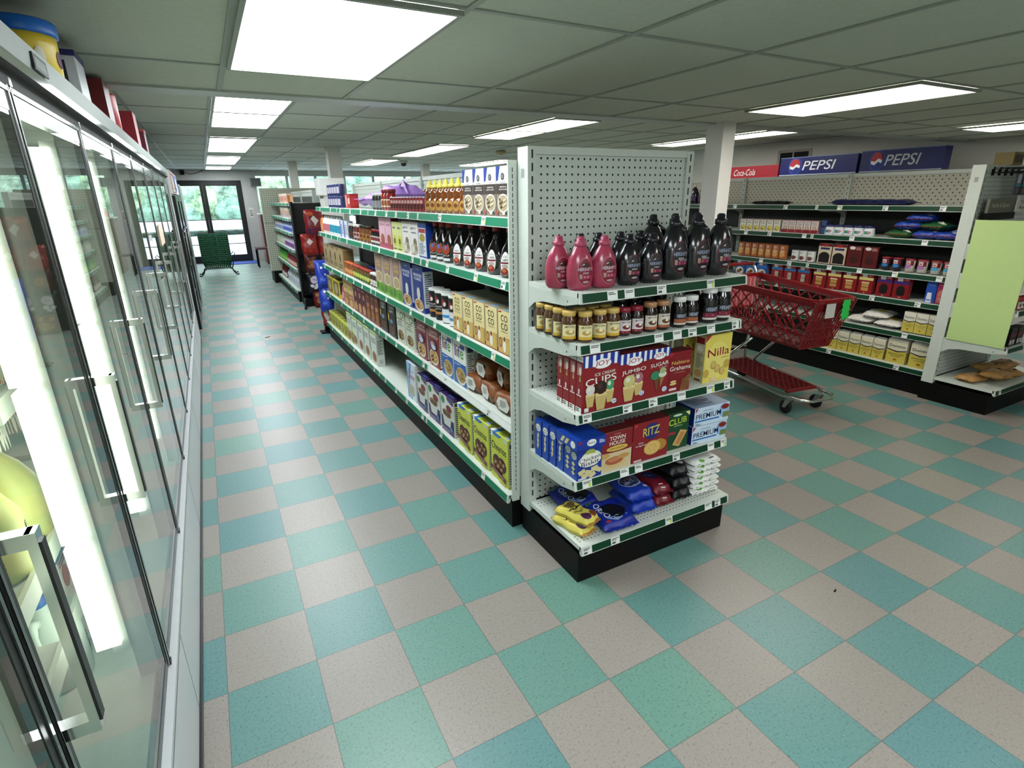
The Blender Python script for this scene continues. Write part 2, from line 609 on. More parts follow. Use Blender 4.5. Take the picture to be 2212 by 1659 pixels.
# far wall with entrance and window strip
DX0, DX1, DZ = -0.62, 1.25, 2.17
WX0, WX1, WZ0, WZ1 = 1.60, 8.7, 0.62, 2.32
b = MB()
t = 0.14
b.box(XL, DX0, YF, YF + t, 0, H2 + .05, WALL_M)
b.box(DX0, DX1, YF, YF + t, DZ, H2 + .05, WALL_M)
b.box(DX1, WX0, YF, YF + t, 0, H2 + .05, WALL_M)
b.box(WX0, WX1, YF, YF + t, 0, WZ0, WALL_M)
b.box(WX0, WX1, YF, YF + t, WZ1, H2 + .05, WALL_M)
b.box(WX1, XR, YF, YF + t, 0, H2 + .05, WALL_M)
struct(b, 'wall_far')
# windows
WM = mat('#c3cdcc', 0.4)
PANE = glass_material('window_glass', (0.97, 0.99, 0.99))
edges = [WX0, 2.46, 3.25, 4.08, 4.95, 5.95, 7.2, WX1]
for i in range(len(edges) - 1):
    x0, x1 = edges[i], edges[i + 1]
    b = MB(); w = 0.035
    b.box(x0, x0 + w, YF + .02, YF + .1, WZ0, WZ1, WM); b.box(x1 - w, x1, YF + .02, YF + .1, WZ0, WZ1, WM)
    b.box(x0 + w, x1 - w, YF + .02, YF + .1, WZ0, WZ0 + w, WM); b.box(x0 + w, x1 - w, YF + .02, YF + .1, WZ1 - w, WZ1, WM)
    o = struct(b, 'window_%d' % (i + 1))
    p = MB(); p.quad((x0 + w, YF + .06, WZ0 + w), (x1 - w, YF + .06, WZ0 + w), (x1 - w, YF + .06, WZ1 - w), (x0 + w, YF + .06, WZ1 - w), PANE)
    child(p, 'pane', o)
# entrance: two dark leaves
DARK = mat('#0c0f10', 0.35)
def leaf(n, x0, x1):
    b = MB(); w = 0.075
    b.box(x0, x0 + w, YF + .02, YF + .07, 0.02, DZ - .03, DARK); b.box(x1 - w, x1, YF + .02, YF + .07, 0.02, DZ - .03, DARK)
    b.box(x0 + w, x1 - w, YF + .02, YF + .07, 0.02, 0.19, DARK); b.box(x0 + w, x1 - w, YF + .02, YF + .07, DZ - .14, DZ - .03, DARK)
    o = struct(b, 'door_%d' % n)
    p = MB(); p.quad((x0 + w, YF + .045, .19), (x1 - w, YF + .045, .19), (x1 - w, YF + .045, DZ - .14), (x0 + w, YF + .045, DZ - .14), PANE)
    child(p, 'pane', o)
    for z in (0.50, 0.83, 1.15):
        r = MB(); r.tube([(x0 + w, YF + .01, z), (x1 - w, YF + .01, z)], 0.012, mat('#2a2f33', 0.3))
        child(r, 'push_bar', o)
    return o
b = MB()
b.box(DX0, DX0 + .05, YF - .01, YF + .1, 0, DZ, DARK); b.box(DX1 - .06, DX1, YF - .01, YF + .1, 0, DZ, DARK); b.box(DX0 + .05, DX1 - .06, YF - .01, YF + .1, DZ - .03, DZ, DARK)
b.box(DX0 + .05, DX1 - .06, YF - .01, YF + .1, 0, 0.018, mat('#20262c', 0.5))
struct(b, 'door_frame')
leaf(1, DX0 + .05, 0.2955); leaf(2, 0.2965, DX1 - .06)
# pillars
PIL = mat('#e8e7e2', 0.65, noise=0.03, scale=6)
def pillar(x0, x1, y0, y1, z):
    b = MB(); b.box(x0, x1, y0, y1, 0, z, PIL); b.box(x0 - .008, x1 + .008, y0 - .008, y1 + .008, 0, .1, mat('#2a2a28', 0.6)); struct(b, 'pillar')
pillar(4.27, 4.42, 2.18, 2.37, H1)
pillar(2.1, 2.30, 8.15, 8.35, H2)
pillar(2.0, 2.17, 12.0, 12.17, H2)
pillar(5.2, 5.38, 12.4, 12.58, H2)
# wall board between entrance and window carries a paper notice
b = MB(); b.box(-.06, .06, -.004, 0, -.13, .13, mat('#e9e7de', 0.6))
b.T = Matrix.Translation((0, 0, 0))
b.art([('l', .12, .1, .88, .8, 7, '#8a8a84'), ('r', .3, .12, .7, .22, '#a2a093')], lambda a, c, l: (a - .06, -.0044 - .0004 * l, c - .13), .12, .26)
o = b.obj('notice'); o.location = (1.40, YF - .001, 1.32); tag(o, 'small paper notice on the wall right of the glass entrance', 'notice')
# speaker box high at the window corner
b = MB(); b.box(-.13, .13, -.16, 0, -.11, .11, mat('#7d8382', 0.6)); b.box(-.11, .11, -.168, -.16, -.09, .09, mat('#5b605f', 0.7))
o = b.obj('wall_speaker'); o.location = (1.62, YF - .001, 2.12); tag(o, 'grey speaker box on the wall right of the entrance', 'speaker')
# camera above entrance with wire
e = empty('wall_camera', (-0.12, YF - .001, 2.36), 0, 'small dark camera on the wall above the entrance', 'camera')
b = MB(); b.box(-.05, .05, -.12, 0, -.05, .06, BLACK); child(b, 'housing', e)
b = MB(); b.tube([(0.03, -.01, 0.03), (.15, -.01, -.03), (.3, -.01, -.02), (.5, -.01, .06)], .006, BLACK, 5); child(b, 'wire', e)
# dome camera and smoke detector on the far ceiling
e = empty('dome_camera', (4.35, 11.3, H2), 0, 'dark dome camera hanging under the far ceiling', 'camera')
b = MB(); b.lathe([(.09, -.045), (.095, -.01), (.08, 0)], mat('#d8d8d2', 0.4), 16); child(b, 'base', e)
b = MB(); b.lathe([(.0, -.115), (.04, -.108), (.065, -.085), (.07, -.045)], mat('#141416', 0.1), 16); child(b, 'dome', e)
b = MB(); b.lathe([(.03, -.075), (.05, -.06), (.09, -.05), (.1, -.02), (.07, 0)], mat('#c4b48f', 0.5), 18)
o = b.obj('smoke_detector'); o.location = (5.12, 8.0, H2 - .001); tag(o, 'beige smoke detector on the ceiling beside the middle lights', 'smoke detector')
# small black camera and vent on the right wall
e = empty('wall_bracket_camera', (XR - .001, 1.5, 2.12), 0, 'small black security camera on the right wall near the ceiling', 'camera')
b = MB(); b.box(-.05, 0, -.04, .04, -.06, .08, BLACK); child(b, 'mount', e)
b = MB(); b.tube([(-.03, 0, .08), (-.07, 0, .10), (-.1, 0, .06), (-.08, 0, 0)], .018, BLACK, 8); child(b, 'arm', e)
e = empty('wall_vent', (XR - .001, 4.75, 2.14), 0, 'dark square vent opening in the right wall behind the signs', 'vent')
b = MB(); b.box(-.01, 0, -.3, .3, -.16, .17, mat('#b8b4aa', 0.6)); child(b, 'frame', e)
b = MB(); b.box(-.014, -.01, -.25, .0, -.13, .13, BLACK); b.box(-.014, -.01, .03, .25, -.13, .13, BLACK); child(b, 'opening', e)

# ------------------------------------------------------------------ outdoors
b = MB(); b.box(-40, 60, YF + .15, 34, -.22, -.12, mat('#9da5ad', 0.9, noise=0.1, scale=2)); struct(b, 'ground')
b = MB(); b.box(-45, 65, 34, 90, -.22, -.10, mat('#5f7d47', 0.9, noise=0.25, scale=2)); struct(b, 'ground.001')
e = empty('guardrail', (0, 30, 0), 0, 'white roadside guardrail beyond the parking area', 'guardrail')
b = MB(); b.box(-14, 30, -.05, .05, .28, .75, mat('#d5d8de', 0.5)); b.box(-14, 30, -.07, -.05, .42, .6, mat('#b9bdc6', 0.5)); child(b, 'rail', e)
for k in range(12):
    b = MB(); b.box(-12 + k * 3.5 - .06, -12 + k * 3.5 + .06, .05, .17, -.12, .8, mat('#777', 0.8)); child(b, 'post', e)
LEAVES = [leaf_material('leaves_a', '#2c4a3c', '#a9cdb4', 1.6), leaf_material('leaves_b', '#34583f', '#b8dcae', 1.9), leaf_material('leaves_c', '#27453c', '#8fbfa6', 1.4)]
def tree(x, y, hgt, rad, k, lab):
    rnd = random.Random(k)
    e = empty('tree', (x, y, -.12), 0, lab, 'tree', 'trees beyond the guardrail')
    b = MB(); b.lathe([(.28, 0), (.2, hgt * .3), (.12, hgt * .6)], mat('#4b3a2b', 0.9), 8); child(b, 'trunk', e)
    b = MB()
    for q in range(26):
        a = rnd.uniform(0, 6.28); rr = rad * math.sqrt(rnd.random()) * .9
        cz = rnd.uniform(.14, .95) * hgt
        s = rad * rnd.uniform(.3, .55)
        prof = [(0.02, -s)] + [(s * math.cos(t) * (1 + .12 * math.sin(5 * t + q)), s * math.sin(t)) for t in [R(d) for d in (-60, -30, 0, 30, 60)]] + [(0.02, s)]
        b.lathe(prof, LEAVES[k % 3], 9, c=(rr * math.cos(a), rr * math.sin(a), cz))
    child(b, 'crown', e)
spots = [(-6, 39, 9, 3.4), (-1.8, 41, 10, 3.6), (1.6, 38.5, 8.5, 3.0), (5, 40, 9, 3.5), (9, 38, 6, 3.2), (13.5, 41, 7, 3.4), (18, 39, 6.5, 3.4), (23, 42, 8, 3.8), (28, 40, 7, 3.6), (33, 43, 9, 3.8)]
for k, (x, y, h, r) in enumerate(spots):
    o_ = ['leftmost', 'second', 'third', 'fourth', 'fifth', 'sixth', 'seventh', 'eighth', 'ninth', 'rightmost'][k]
    tree(x, y, h, r, k, 'leafy green tree outside beyond the guardrail, %s in the row' % o_)

# hedge of shrubs close behind the guardrail
for k in range(11):
    rnd = random.Random(100 + k)
    x = -9 + k * 3.6
    b = MB()
    for q in range(14):
        s_ = rnd.uniform(.8, 1.4)
        prof = [(0.02, -s_)] + [(s_ * math.cos(t) * (1 + .15 * math.sin(5 * t + q)), s_ * math.sin(t)) for t in [R(d) for d in (-60, -30, 0, 30, 60)]] + [(0.02, s_)]
        b.lathe(prof, LEAVES[(k + q) % 3], 8, c=(rnd.uniform(-1.9, 1.9), rnd.uniform(-.5, .5), rnd.uniform(.6, 2.6)))
    o = b.obj('shrub'); o.location = (x, 33.2, 0)
    tag(o, 'leafy shrub outside behind the guardrail, %s in the hedge' % (['leftmost', 'second', 'third', 'fourth', 'fifth', 'sixth', 'seventh', 'eighth', 'ninth', 'tenth', 'rightmost'][k]), 'shrub', 'shrubs behind the guardrail')

# ================================================================== shelving
PEG = pegboard_material('pegboard_cream', '#c9d0c5', 'XZ', 0.0508, 0.17, 0.0508, 0.007)
PEGX = pegboard_material('pegboard_grey', '#d2dad2', 'XZ', 0.0314, 0.155)
PEGF = pegboard_material('pegboard_far', '#c6c8b4', 'XZ', 0.04, 0.17)
PEGR = pegboard_material('pegboard_warm', '#c2bfae', 'XZ', 0.05, 0.2, 0.0275)
PEG_SHADE = pegboard_material('pegboard_shaded', '#2b302c', 'XZ', 0.0254, 0.2)  # charcoal paints in the shade between shelves on lower back panels
PEGR_SHADE = pegboard_material('pegboard_shaded_right', '#262a26', 'XZ', 0.05, 0.2, 0.0275)  # shelf shade as panel colour, right gondola
def slots(b, x, y, z0, z1, facing, m=INK, pitch=0.0508, hgt=0.03, wid=0.005):
    z = z0 + .03
    while z < z1 - .03:
        if facing == 'y': b.quad((x - wid / 2, y, z), (x + wid / 2, y, z), (x + wid / 2, y, z + hgt), (x - wid / 2, y, z + hgt), m)
        else: b.quad((x, y - wid / 2, z), (x, y + wid / 2, z), (x, y + wid / 2, z + hgt), (x, y - wid / 2, z + hgt), m)
        z += pitch
def rail_tags(parent, x0, x1, y, z0, z1, green, tags, lean=0.006, white=False, end=None):
    """price channel along local x, facing -y, green insert cut by white tags"""
    cuts = sorted(tags)
    p = x0 + .012
    zc0, zc1 = z0 + .005, z1 - .004
    for t0, tw in cuts + [(x1 - .012, 0)]:
        if t0 > p:
            s = MB(); s.add([(p, y - .0015, zc0), (t0, y - .0015, zc0), (t0, y + lean - .0015, zc1), (p, y + lean - .0015, zc1)], [(0, 1, 2, 3)], green); child(s, 'price_strip', parent)
        p = t0 + tw
    for t0, tw in cuts:
        b = MB()
        b.add([(t0, y - .0022, zc0 - .001), (t0 + tw, y - .0022, zc0 - .001), (t0 + tw, y + lean - .0022, zc1 + .001), (t0, y + lean - .0022, zc1 + .001)], [(0, 1, 2, 3)], TAG)
        hh = zc1 - zc0
        P = lambda a, c, l: (t0 + a, y - .0026 - .0002 * l + lean * c / hh, zc0 + c)
        k = random.random()
        b.art([('l', .1, .55, .9, .92, 2, '#5d605e')] + ([('r', .12, .12, .5, .4, '#5a5d60')] if k < .3 else []) + ([('e', .75, .35, .14, .3, '#c6e05a')] if k > .8 else []), P, tw, hh)
        child(b, 'price_tag', parent)
def even_tags(x0, x1, n, rnd, tw=.045):
    out = []
    for i in range(n):
        c = x0 + (x1 - x0) * (i + .5) / n + rnd.uniform(-.06, .06)
        c = min(max(c, x0 + .03), x1 - .08)
        if not out or c > out[-1][0] + tw + .03: out.append((c, tw))
    return out
STEEL_U = mat('#aab1a8', 0.45)
def shelf(parent, x0, x1, depth, yf, z, green, tags, brackets=True, thick=0.045, dots=False, dark_under=True):
    """shelf in the parent's frame: front lip at y=yf facing -y, top at z"""
    b = MB()
    b.box(x0, x1, yf + .012, yf + depth, z - .022, z, STEEL)
    b.prism([(yf, z - thick), (yf + .006, z - .0005), (yf + .02, z - .0005), (yf + .02, z - .03), (yf + .012, z - thick)], x0, x1, STEEL)
    if brackets:
        for xx in (x0, x1 - .004):
            prof = [(yf + .012, z - .02), (yf + .012, z - .042), (yf + .10, z - .062), (yf + depth - .12, z - .07), (yf + depth - .05, z - .085), (yf + depth, z - .12), (yf + depth, z - .02)]
            b.prism([(p[0], p[1]) for p in prof][::-1], xx - .001, xx + .004, STEEL2)
            b.add([(xx - .0015, yf + .08, z - .045), (xx - .0015, yf + .086, z - .045), (xx - .0015, yf + .086, z - .038), (xx - .0015, yf + .08, z - .038)], [(0, 1, 2, 3)], INK)
    if dots:
        for yy in (yf + .045, yf + .065, yf + .085, yf + depth - .04, yf + depth - .065):
            xx = x0 + .02
            while xx < x1 - .02:
                b.quad((xx, yy, z + .0004), (xx + .006, yy, z + .0004), (xx + .006, yy + .006, z + .0004), (xx, yy + .006, z + .0004), INK)
                xx += .0205
    o = child(b, 'shelf', parent)
    rail_tags(o, x0, x1, yf, z - thick, z, green, tags)
    return o
def run_gondola(name, lab, xf, xc, y0, y1, nsec, levels, base_z, top, green, peg, peg_shade, light_from, rz, ntags, base_front, plain=()):
    """double sided gondola: local x runs along its length, local -y is the side in view"""
    e = empty(name, (xf, (y0 + y1) / 2, 0), rz, lab, 'store shelving')
    L = (y1 - y0) / 2; D = xc - xf
    sec = 2 * L / nsec
    rnd = random.Random(len(lab))
    b = MB(); b.box(-L + .01, L - .01, base_front + .03, 2 * D - base_front - .03, 0, base_z - .05, BLACK); child(b, 'kick_base', e)
    for k in range(nsec + 1):
        x = -L + k * sec
        b = MB(); xx = min(max(x, -L + .02), L - .02)
        b.box(xx - .02, xx + .02, D - .035, D + .035, base_z - .05, top, STEEL2)
        slots(b, xx, D - .0355, base_z, top, 'y', wid=.006)
        child(b, 'upright', e)
    for k in range(nsec):
        xa, xb = -L + k * sec + .02, -L + (k + 1) * sec - .02
        b = MB(); b.box(xa, xb, D - .012, D + .012, light_from, top - .03, peg); b.box(xa, xb, D - .02, D + .02, top - .03, top, STEEL); child(b, 'back_panel', e)
        b = MB(); b.box(xa, xb, D - .012, D + .012, base_z - .02, light_from, peg_shade); child(b, 'lower_back_panel', e)  # same board as above, shelf shade put into its colour
    for j, z in enumerate(levels):
        for k in range(nsec):
            xa, xb = -L + k * sec + .003, -L + (k + 1) * sec - .003
            shelf(e, xa, xb, D - .03, 0, z, (TAG if (j, k) in plain else green), even_tags(xa, xb, ntags[(j + k) % len(ntags)], rnd), brackets=True)
    for k in range(nsec):
        xa, xb = -L + k * sec + .003, -L + (k + 1) * sec - .003
        shelf(e, xa, xb, D - .01 - base_front, base_front, base_z, green, even_tags(xa, xb, ntags[k % len(ntags)], rnd), brackets=False, dots=(k == (nsec - 1)))
    # far side, simple shelves out of view
    b = MB()
    for z in [base_z] + list(levels): b.box(-L + .01, L - .01, D + .03, 2 * D, z - .03, z, STEEL)
    child(b, 'rear_shelf', e)
    return e
M_LEV = [0.58, 0.915, 1.29, 1.57]
E_LEV = [0.495, 0.805, 1.10, 1.305]
GA = run_gondola('shelving_gondola', 'long white gondola with green price rails down the middle, beside the cooler aisle', 1.375, 1.87, 0.70, 5.576, 4, M_LEV, 0.20, 1.82, GREEN, PEG, PEG_SHADE, 1.50, -math.pi / 2, (2, 3, 4), -0.035, plain=((0, 3),))
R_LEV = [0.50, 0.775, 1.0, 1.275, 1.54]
GB = run_gondola('shelving_gondola', 'right-hand gondola with dark green rails under the blue soda signs', 5.33, 5.80, 0.70, 4.36, 3, R_LEV, 0.22, 1.82, DGREEN, PEGR, PEGR_SHADE, 1.50, -math.pi / 2, (3, 4, 2), -0.03)

def end_unit(name, lab, x0, x1, yface, levels, deck_z, top, green, deck_front, shelf_front, peg, taglist, with_shelves=True):
    """end of aisle unit facing -y, built in place at its own foot"""
    cx = (x0 + x1) / 2
    e = empty(name, (cx, yface, 0), 0, lab, 'store shelving')
    hw = (x1 - x0) / 2
    b = MB(); b.box(-hw + .008, hw - .008, deck_front - yface + .03, .085, 0, deck_z - .05, BLACK); child(b, 'kick_base', e)
    for s in (-1, 1):
        b = MB(); xa = s * (hw - .02)
        b.box(xa - .021, xa + .021, 0, .085, deck_z - .055, top, STEEL)
        slots(b, xa, -.0005, deck_z, top, 'y', wid=.008, hgt=.032)
        b.add([(xa - .022, .03, top - .12), (xa - .022, .055, top - .12), (xa - .022, .055, top - .085), (xa - .022, .03, top - .085)], [(0, 1, 2, 3)], mat('#9aa09a', 0.5))
        child(b, 'upright', e)
    b = MB(); b.box(-hw + .041, hw - .041, .012, .03, deck_z, top - .03, peg); b.box(-hw + .041, hw - .041, .002, .04, top - .03, top, STEEL); child(b, 'back_panel', e)
    for z, tg in zip(levels, taglist):
        shelf(e, -hw, hw, -(shelf_front - yface) - .002, shelf_front - yface, z, green, [(-hw + a, w) for a, w in tg], brackets=True, thick=.042, dots=True)
    shelf(e, -hw + .005, hw - .005, -(deck_front - yface) - .002, deck_front - yface, deck_z, green, [(-hw + a, w) for a, w in taglist[-1]], brackets=False, thick=.042, dots=True)
    return e
tw = .05
E1 = end_unit('endcap_shelving', 'white end-of-aisle unit with pegboard back and stocked shelves, centre of the store', 1.410, 2.335, 0.60, E_LEV, 0.20, 1.85, DGREEN, 0.15, 0.208, PEGX,
    [[(.03, .055), (.14, tw), (.26, tw), (.46, tw), (.70, tw), (.82, tw)][0:0] + [(.04, .05), (.245, .05), (.33, .045), (.56, .045), (.79, .045), (.88, .03)],
     [(.03, .045), (.24, .05), (.385, .05), (.555, .05), (.74, .05), (.855, .04)],
     [(.055, .05), (.39, .05), (.495, .05), (.585, .05), (.70, .05), (.86, .045)],
     [(.13, .05), (.215, .05), (.385, .05), (.67, .045)],
     [(.01, .05), (.165, .05), (.49, .045), (.75, .05), (.82, .04)]])
# second, lower end frame standing just behind the endcap
e = empty('end_frame', (1.868, 0.655, 0), 0, 'low white slotted frame behind the endcap, closing the gondola end', 'shelving frame')
for s in (-1, 1):
    b = MB(); xa = s * .485
    b.box(xa - .02, xa + .02, .032, .042, .17, 1.80, STEEL); slots(b, xa, .0315, .2, 1.8, 'y', pitch=.0254, hgt=.018, wid=.004); child(b, 'upright', e)
b = MB(); b.box(-.465, .465, .035, .042, .2, 1.80, STEEL2); child(b, 'panel', e)

# right end unit: pegboard, lower shelf, deck; the poster hangs on it
E2 = end_unit('endcap_shelving', 'white end-of-aisle unit at the right edge with a green poster', 5.268, 6.20, 0.62, [0.54, 0.82, 1.05, 1.27], 0.205, 1.83, DGREEN, 0.20, 0.20, PEGX,
    [[(.25, .05), (.6, .05)], [(.3, .05), (.6, .05)], [(.2, .05), (.7, .05)], [(.3, .05), (.6, .05)], [(.06, .04), (.5, .05)]])
b = MB(); b.box(-.0015, .0015, -.188, .188, -.455, .455, mat('#bfd98f', 0.6, noise=0.03, scale=20))
b.box(-.003, .0015, -.19, -.15, .449, .462, mat('#d8e6b8', 0.5))
o = b.obj('poster'); o.location = (5.2615, 0.413, 0.99); tag(o, 'plain light green poster board on the side of the right end unit', 'poster')

# ================================================================== glass door coolers along the left wall
CX = -0.10                                    # door plane
DW = 0.762
SEAMS = [0.095 + DW * k for k in range(-3, 9)]
CY0, CY1 = SEAMS[0], SEAMS[-1] + .04
LINER = mat('#dfe6df', 0.45)
GL = glass_material('cooler_glass', (0.86, 0.92, 0.88), 1.45)
FRAMEB = mat('#101112', 0.3)
cool = empty('display_cooler', (CX, (CY0 + CY1) / 2, 0), 0, 'long glass door cooler case along the left wall with chrome handles', 'cooler')
oy = -(CY0 + CY1) / 2
def CB(): 
    b = MB(); b.T = Matrix.Translation((-CX, oy, 0)); return b
b = CB(); b.box(-.84, -.083, CY0, CY1, .035, .35, mat('#d6d9da', 0.3)); b.box(-.84, -.083, CY0, CY1, .345, .37, mat('#c9cdce', 0.3))
for yy in [CY0 + 1.22 * k for k in range(1, 7)]: b.box(-.0835, -.0823, yy - .0015, yy + .0015, .04, .345, GREYINK)
child(b, 'base_panel', cool)
b = CB(); b.box(-.84, -.095, CY0, CY1, 0, .035, RUBBER); b.box(-.096, -.076, CY0, CY1, 0, .03, RUBBER); child(b, 'kick_plate', cool)
b = CB(); b.prism([(-.09, 1.955), (-.088, 2.005), (-.84, 2.03), (-.84, 1.955)], 0, 1, WHITE)
# prism runs along x; rebuild along y
b = CB(); vs = [(-.092, 1.945), (-.086, 2.005), (-.12, 2.012), (-.84, 2.02), (-.84, 1.945)]
n = len(vs)
P3 = [(x, CY0, z) for x, z in vs] + [(x, CY1, z) for x, z in vs]
b.add(P3, [(i, (i + 1) % n, n + (i + 1) % n, n + i) for i in range(n)] + [tuple(range(n)), tuple(range(2 * n - 1, n - 1, -1))], mat('#a3aaa5', 0.5, spec=.3)); child(b, 'header', cool)
b = CB(); b.box(-.108, -.082, CY0, CY1, 1.922, 1.945, CHROME); child(b, 'chrome_trim', cool)
b = CB(); b.box(-.13, -.108, CY0, CY1, 1.885, 1.922, BLACK); child(b, 'gasket', cool)
b = CB(); b.box(-.087, -.083, .33, .47, 1.957, 1.993, RUBBER); b.box(-.0835, -.0826, .345, .455, 1.964, 1.986, mat('#8b918e', 0.3, 0.8)); child(b, 'maker_plate', cool)
# liner
b = CB()
b.box(-.84, -.80, CY0, CY1, .37, 1.945, LINER)
b.box(-.80, -.13, CY0, CY0 + .03, .37, 1.945, LINER); b.box(-.80, -.13, CY1 - .03, CY1, .37, 1.945, LINER)
b.box(-.80, -.13, CY0, CY1, .37, .39, LINER); b.box(-.80, -.13, CY0, CY1, 1.90, 1.945, LINER)
child(b, 'liner', cool)
b = CB(); b.box(-.84, -.085, CY1, CY1 + .02, 0, 2.01, mat('#cfd3d0', 0.4)); child(b, 'end_panel', cool)
C_SH = [0.585, 0.81, 1.21, 1.58]
for z in C_SH:
    for k in range(len(SEAMS) - 1):
        y0, y1 = SEAMS[k] + .03, SEAMS[k + 1] - .03
        b = CB(); b.box(-.79, -.30, y0, y1, z - .015, z, mat('#e4e8e0', 0.4))
        b.box(-.30, -.288, y0, y1, z - .045, z + .012, mat('#e9eee4', 0.4))
        b.box(-.79, -.30, y0, y0 + .012, z - .06, z - .015, mat('#dfe4da', 0.4)); b.box(-.79, -.30, y1 - .012, y1, z - .06, z - .015, mat('#dfe4da', 0.4))
        child(b, 'wire_shelf', cool)
TUBE = mat('#f6ffec', 0.5, emit=TUBE_STRENGTH, noise=0)
for y in SEAMS[:-1]:
    b = CB(); b.box(-.205, -.165, y - .035, y + .035, .50, 1.84, mat('#e8ece6', 0.5)); 
    lo = child(b, 'lamp_holder', cool)
    for za, zb in ((.53, .845), (.86, 1.255), (1.27, 1.82)):
        b = CB(); b.box(-.235, -.206, y - .05, y + .05, za, zb, TUBE); b.box(-.205, -.18, y - .05, y - .0355, za, zb, TUBE); child(b, 'lamp_tube', lo)
    b = CB(); b.box(-.165, -.118, y - .03, y + .03, .39, 1.90, mat('#c7ccc8', 0.4)); child(b, 'mullion', cool)
# doors
for k in range(len(SEAMS) - 1):
    y0, y1 = SEAMS[k] + .004, SEAMS[k + 1] - .004
    z0, z1 = .385, 1.884
    w = .030
    d = CB()
    for a, c in ((y0, y0 + w), (y1 - w, y1)):
        d.box(-.118, -.100, a, c, z0, z1, FRAMEB)
    d.box(-.0995, -.097, y0 + .004, y0 + .012, z0, z1, DCHROME); d.box(-.0995, -.097, y1 - .012, y1 - .004, z0, z1, DCHROME)
    d.box(-.118, -.100, y0 + w, y1 - w, z1 - .05, z1, DCHROME); d.box(-.1, -.097, y0, y1, z1 - .012, z1 - .004, CHROME)
    d.box(-.118, -.100, y0 + w, y1 - w, z0, z0 + .03, FRAMEB)
    door = child(d, 'door', cool)
    g = CB(); g.quad((-.1012, y0 + w, z0 + .03), (-.1012, y1 - w, z0 + .03), (-.1012, y1 - w, z1 - .05), (-.1012, y0 + w, z1 - .05), GL); child(g, 'glass_pane', door)
    h = CB(); ya = y0 + .016
    for z in (.925, 1.245):
        h.box(-.101, -.058, ya - .011, ya + .011, z - .011, z + .011, CHROME)
    h.box(-.064, -.052, ya - .012, ya + .012, .914, 1.256, CHROME)
    h.box(-.0525, -.049, ya - .009, ya + .009, .93, 1.24, RUBBER)
    child(h, 'handle', door)
    h = CB(); h.box(-.112, -.095, y0 - .003, y0 + .016, z1, z1 + .016, CHROME); child(h, 'hinge', door)
    h = CB(); h.box(-.112, -.095, y0 - .003, y0 + .016, z0 - .014, z0, RUBBER); child(h, 'hinge', door)
# zigzag edged paper notes on the glass
def zig(w, h, n):
    pts = []
    def edge(a, b, k):
        for i in range(k):
            for f, o_ in ((0, 0), (.5, .012)):
                t = (i + f) / k
                d = Vector((b[0] - a[0], b[1] - a[1])).normalized()
                nrm = Vector((d.y, -d.x))
                pts.append((a[0] + (b[0] - a[0]) * t + nrm.x * -o_, a[1] + (b[1] - a[1]) * t + nrm.y * -o_))
    edge((-w, -h), (w, -h), n); edge((w, -h), (w, h), n); edge((w, h), (-w, h), n); edge((-w, h), (-w, -h), n)
    return pts
def zignote(name, w, h, col, lab, loc, rz):
    b = MB(); pts = zig(w / 2, h / 2, 4); k = len(pts)
    b.add([(x, -.0008, z) for x, z in pts] + [(x, .0008, z) for x, z in pts], [tuple(range(k)), tuple(range(2 * k - 1, k - 1, -1))] + [(i, k + i, k + (i + 1) % k, (i + 1) % k) for i in range(k)], mat(col, 0.7))
    o = b.obj(name); o.location = loc; o.rotation_euler = (0, 0, rz); return tag(o, lab, 'paper sign')
zignote('paper_sign', .42, .15, '#e8cdb8', 'blank peach zigzag-edged paper note taped on a far cooler door', (-.0955, 3.49, 1.42), math.pi / 2)

# ---- goods standing on the cooler top
b = MB(); b.lathe([(.078, 0), (.086, .02), (.088, .10), (.088, .125)], mat('#e2c338', 0.35), 24)
for k in range(8):
    a = k * .8
    b.art([('e', .5, .5, .16, .2, ['#8a4a2a', '#2a5aa8', '#e9e4d0', '#6a2f6a'][k % 4])], lambda u, v, l, a=a: ((.0885 + .0003 * l) * math.cos(a + u), (.0885 + .0003 * l) * math.sin(a + u), v), 1.0, .125)
o = b.obj('candy_tub'); o.location = (-.20, .95, 2.022); tag(o, 'yellow printed snack tub with blue lid on top of the cooler', 'tub')
b = MB(); b.lathe([(.094, .125), (.096, .13), (.096, .16), (.09, .166), (.02, .166)], mat('#1f6fd0', 0.35), 24); child(b, 'lid', o)
def topbox(name, w, d, h, c, y, lab, capc=None, x=-.2, art=()):
    b = MB(); b.box(-d / 2, d / 2, -w / 2, w / 2, 0, h, mat(c, 0.4))
    b.art(list(art), lambda a, q, l: (-d / 2 + a, -w / 2 - .0006 - .0003 * l, q), d, h)
    if capc: b.box(-d / 2 - .004, d / 2 + .004, -w / 2 - .004, w / 2 + .004, h, h + .02, mat(capc, 0.4))
    o = b.obj(name); o.location = (x, y, 2.022); return tag(o, lab, 'container')
topbox('storage_tin', .2, .16, .15, '#d7dade', 1.42, 'white lidded tin with dark lettering on top of the cooler', '#2b2f6e', art=[('r', .1, .3, .8, .9, '#30343a'), ('l', .15, .4, .75, .85, 4, '#cfd2d2')])
topbox('carton', .22, .16, .20, '#7b1f22', 2.18, 'dark red carton on top of the cooler, left of the red can')
b = MB(); b.lathe([(.06, 0), (.062, .01), (.062, .19), (.058, .2)], mat('#c02a2c', 0.35), 18); o = b.obj('tall_can'); o.location = (-.18, 2.55, 2.022); tag(o, 'tall bright red can on top of the cooler', 'can')
topbox('carton', .24, .18, .22, '#8e1d2a', 3.5, 'wine red carton farther along the cooler top')
topbox('carton', .2, .14, .2, '#6c2230', 4.6, 'brown red carton near the far end of the cooler top', '#b55a50')

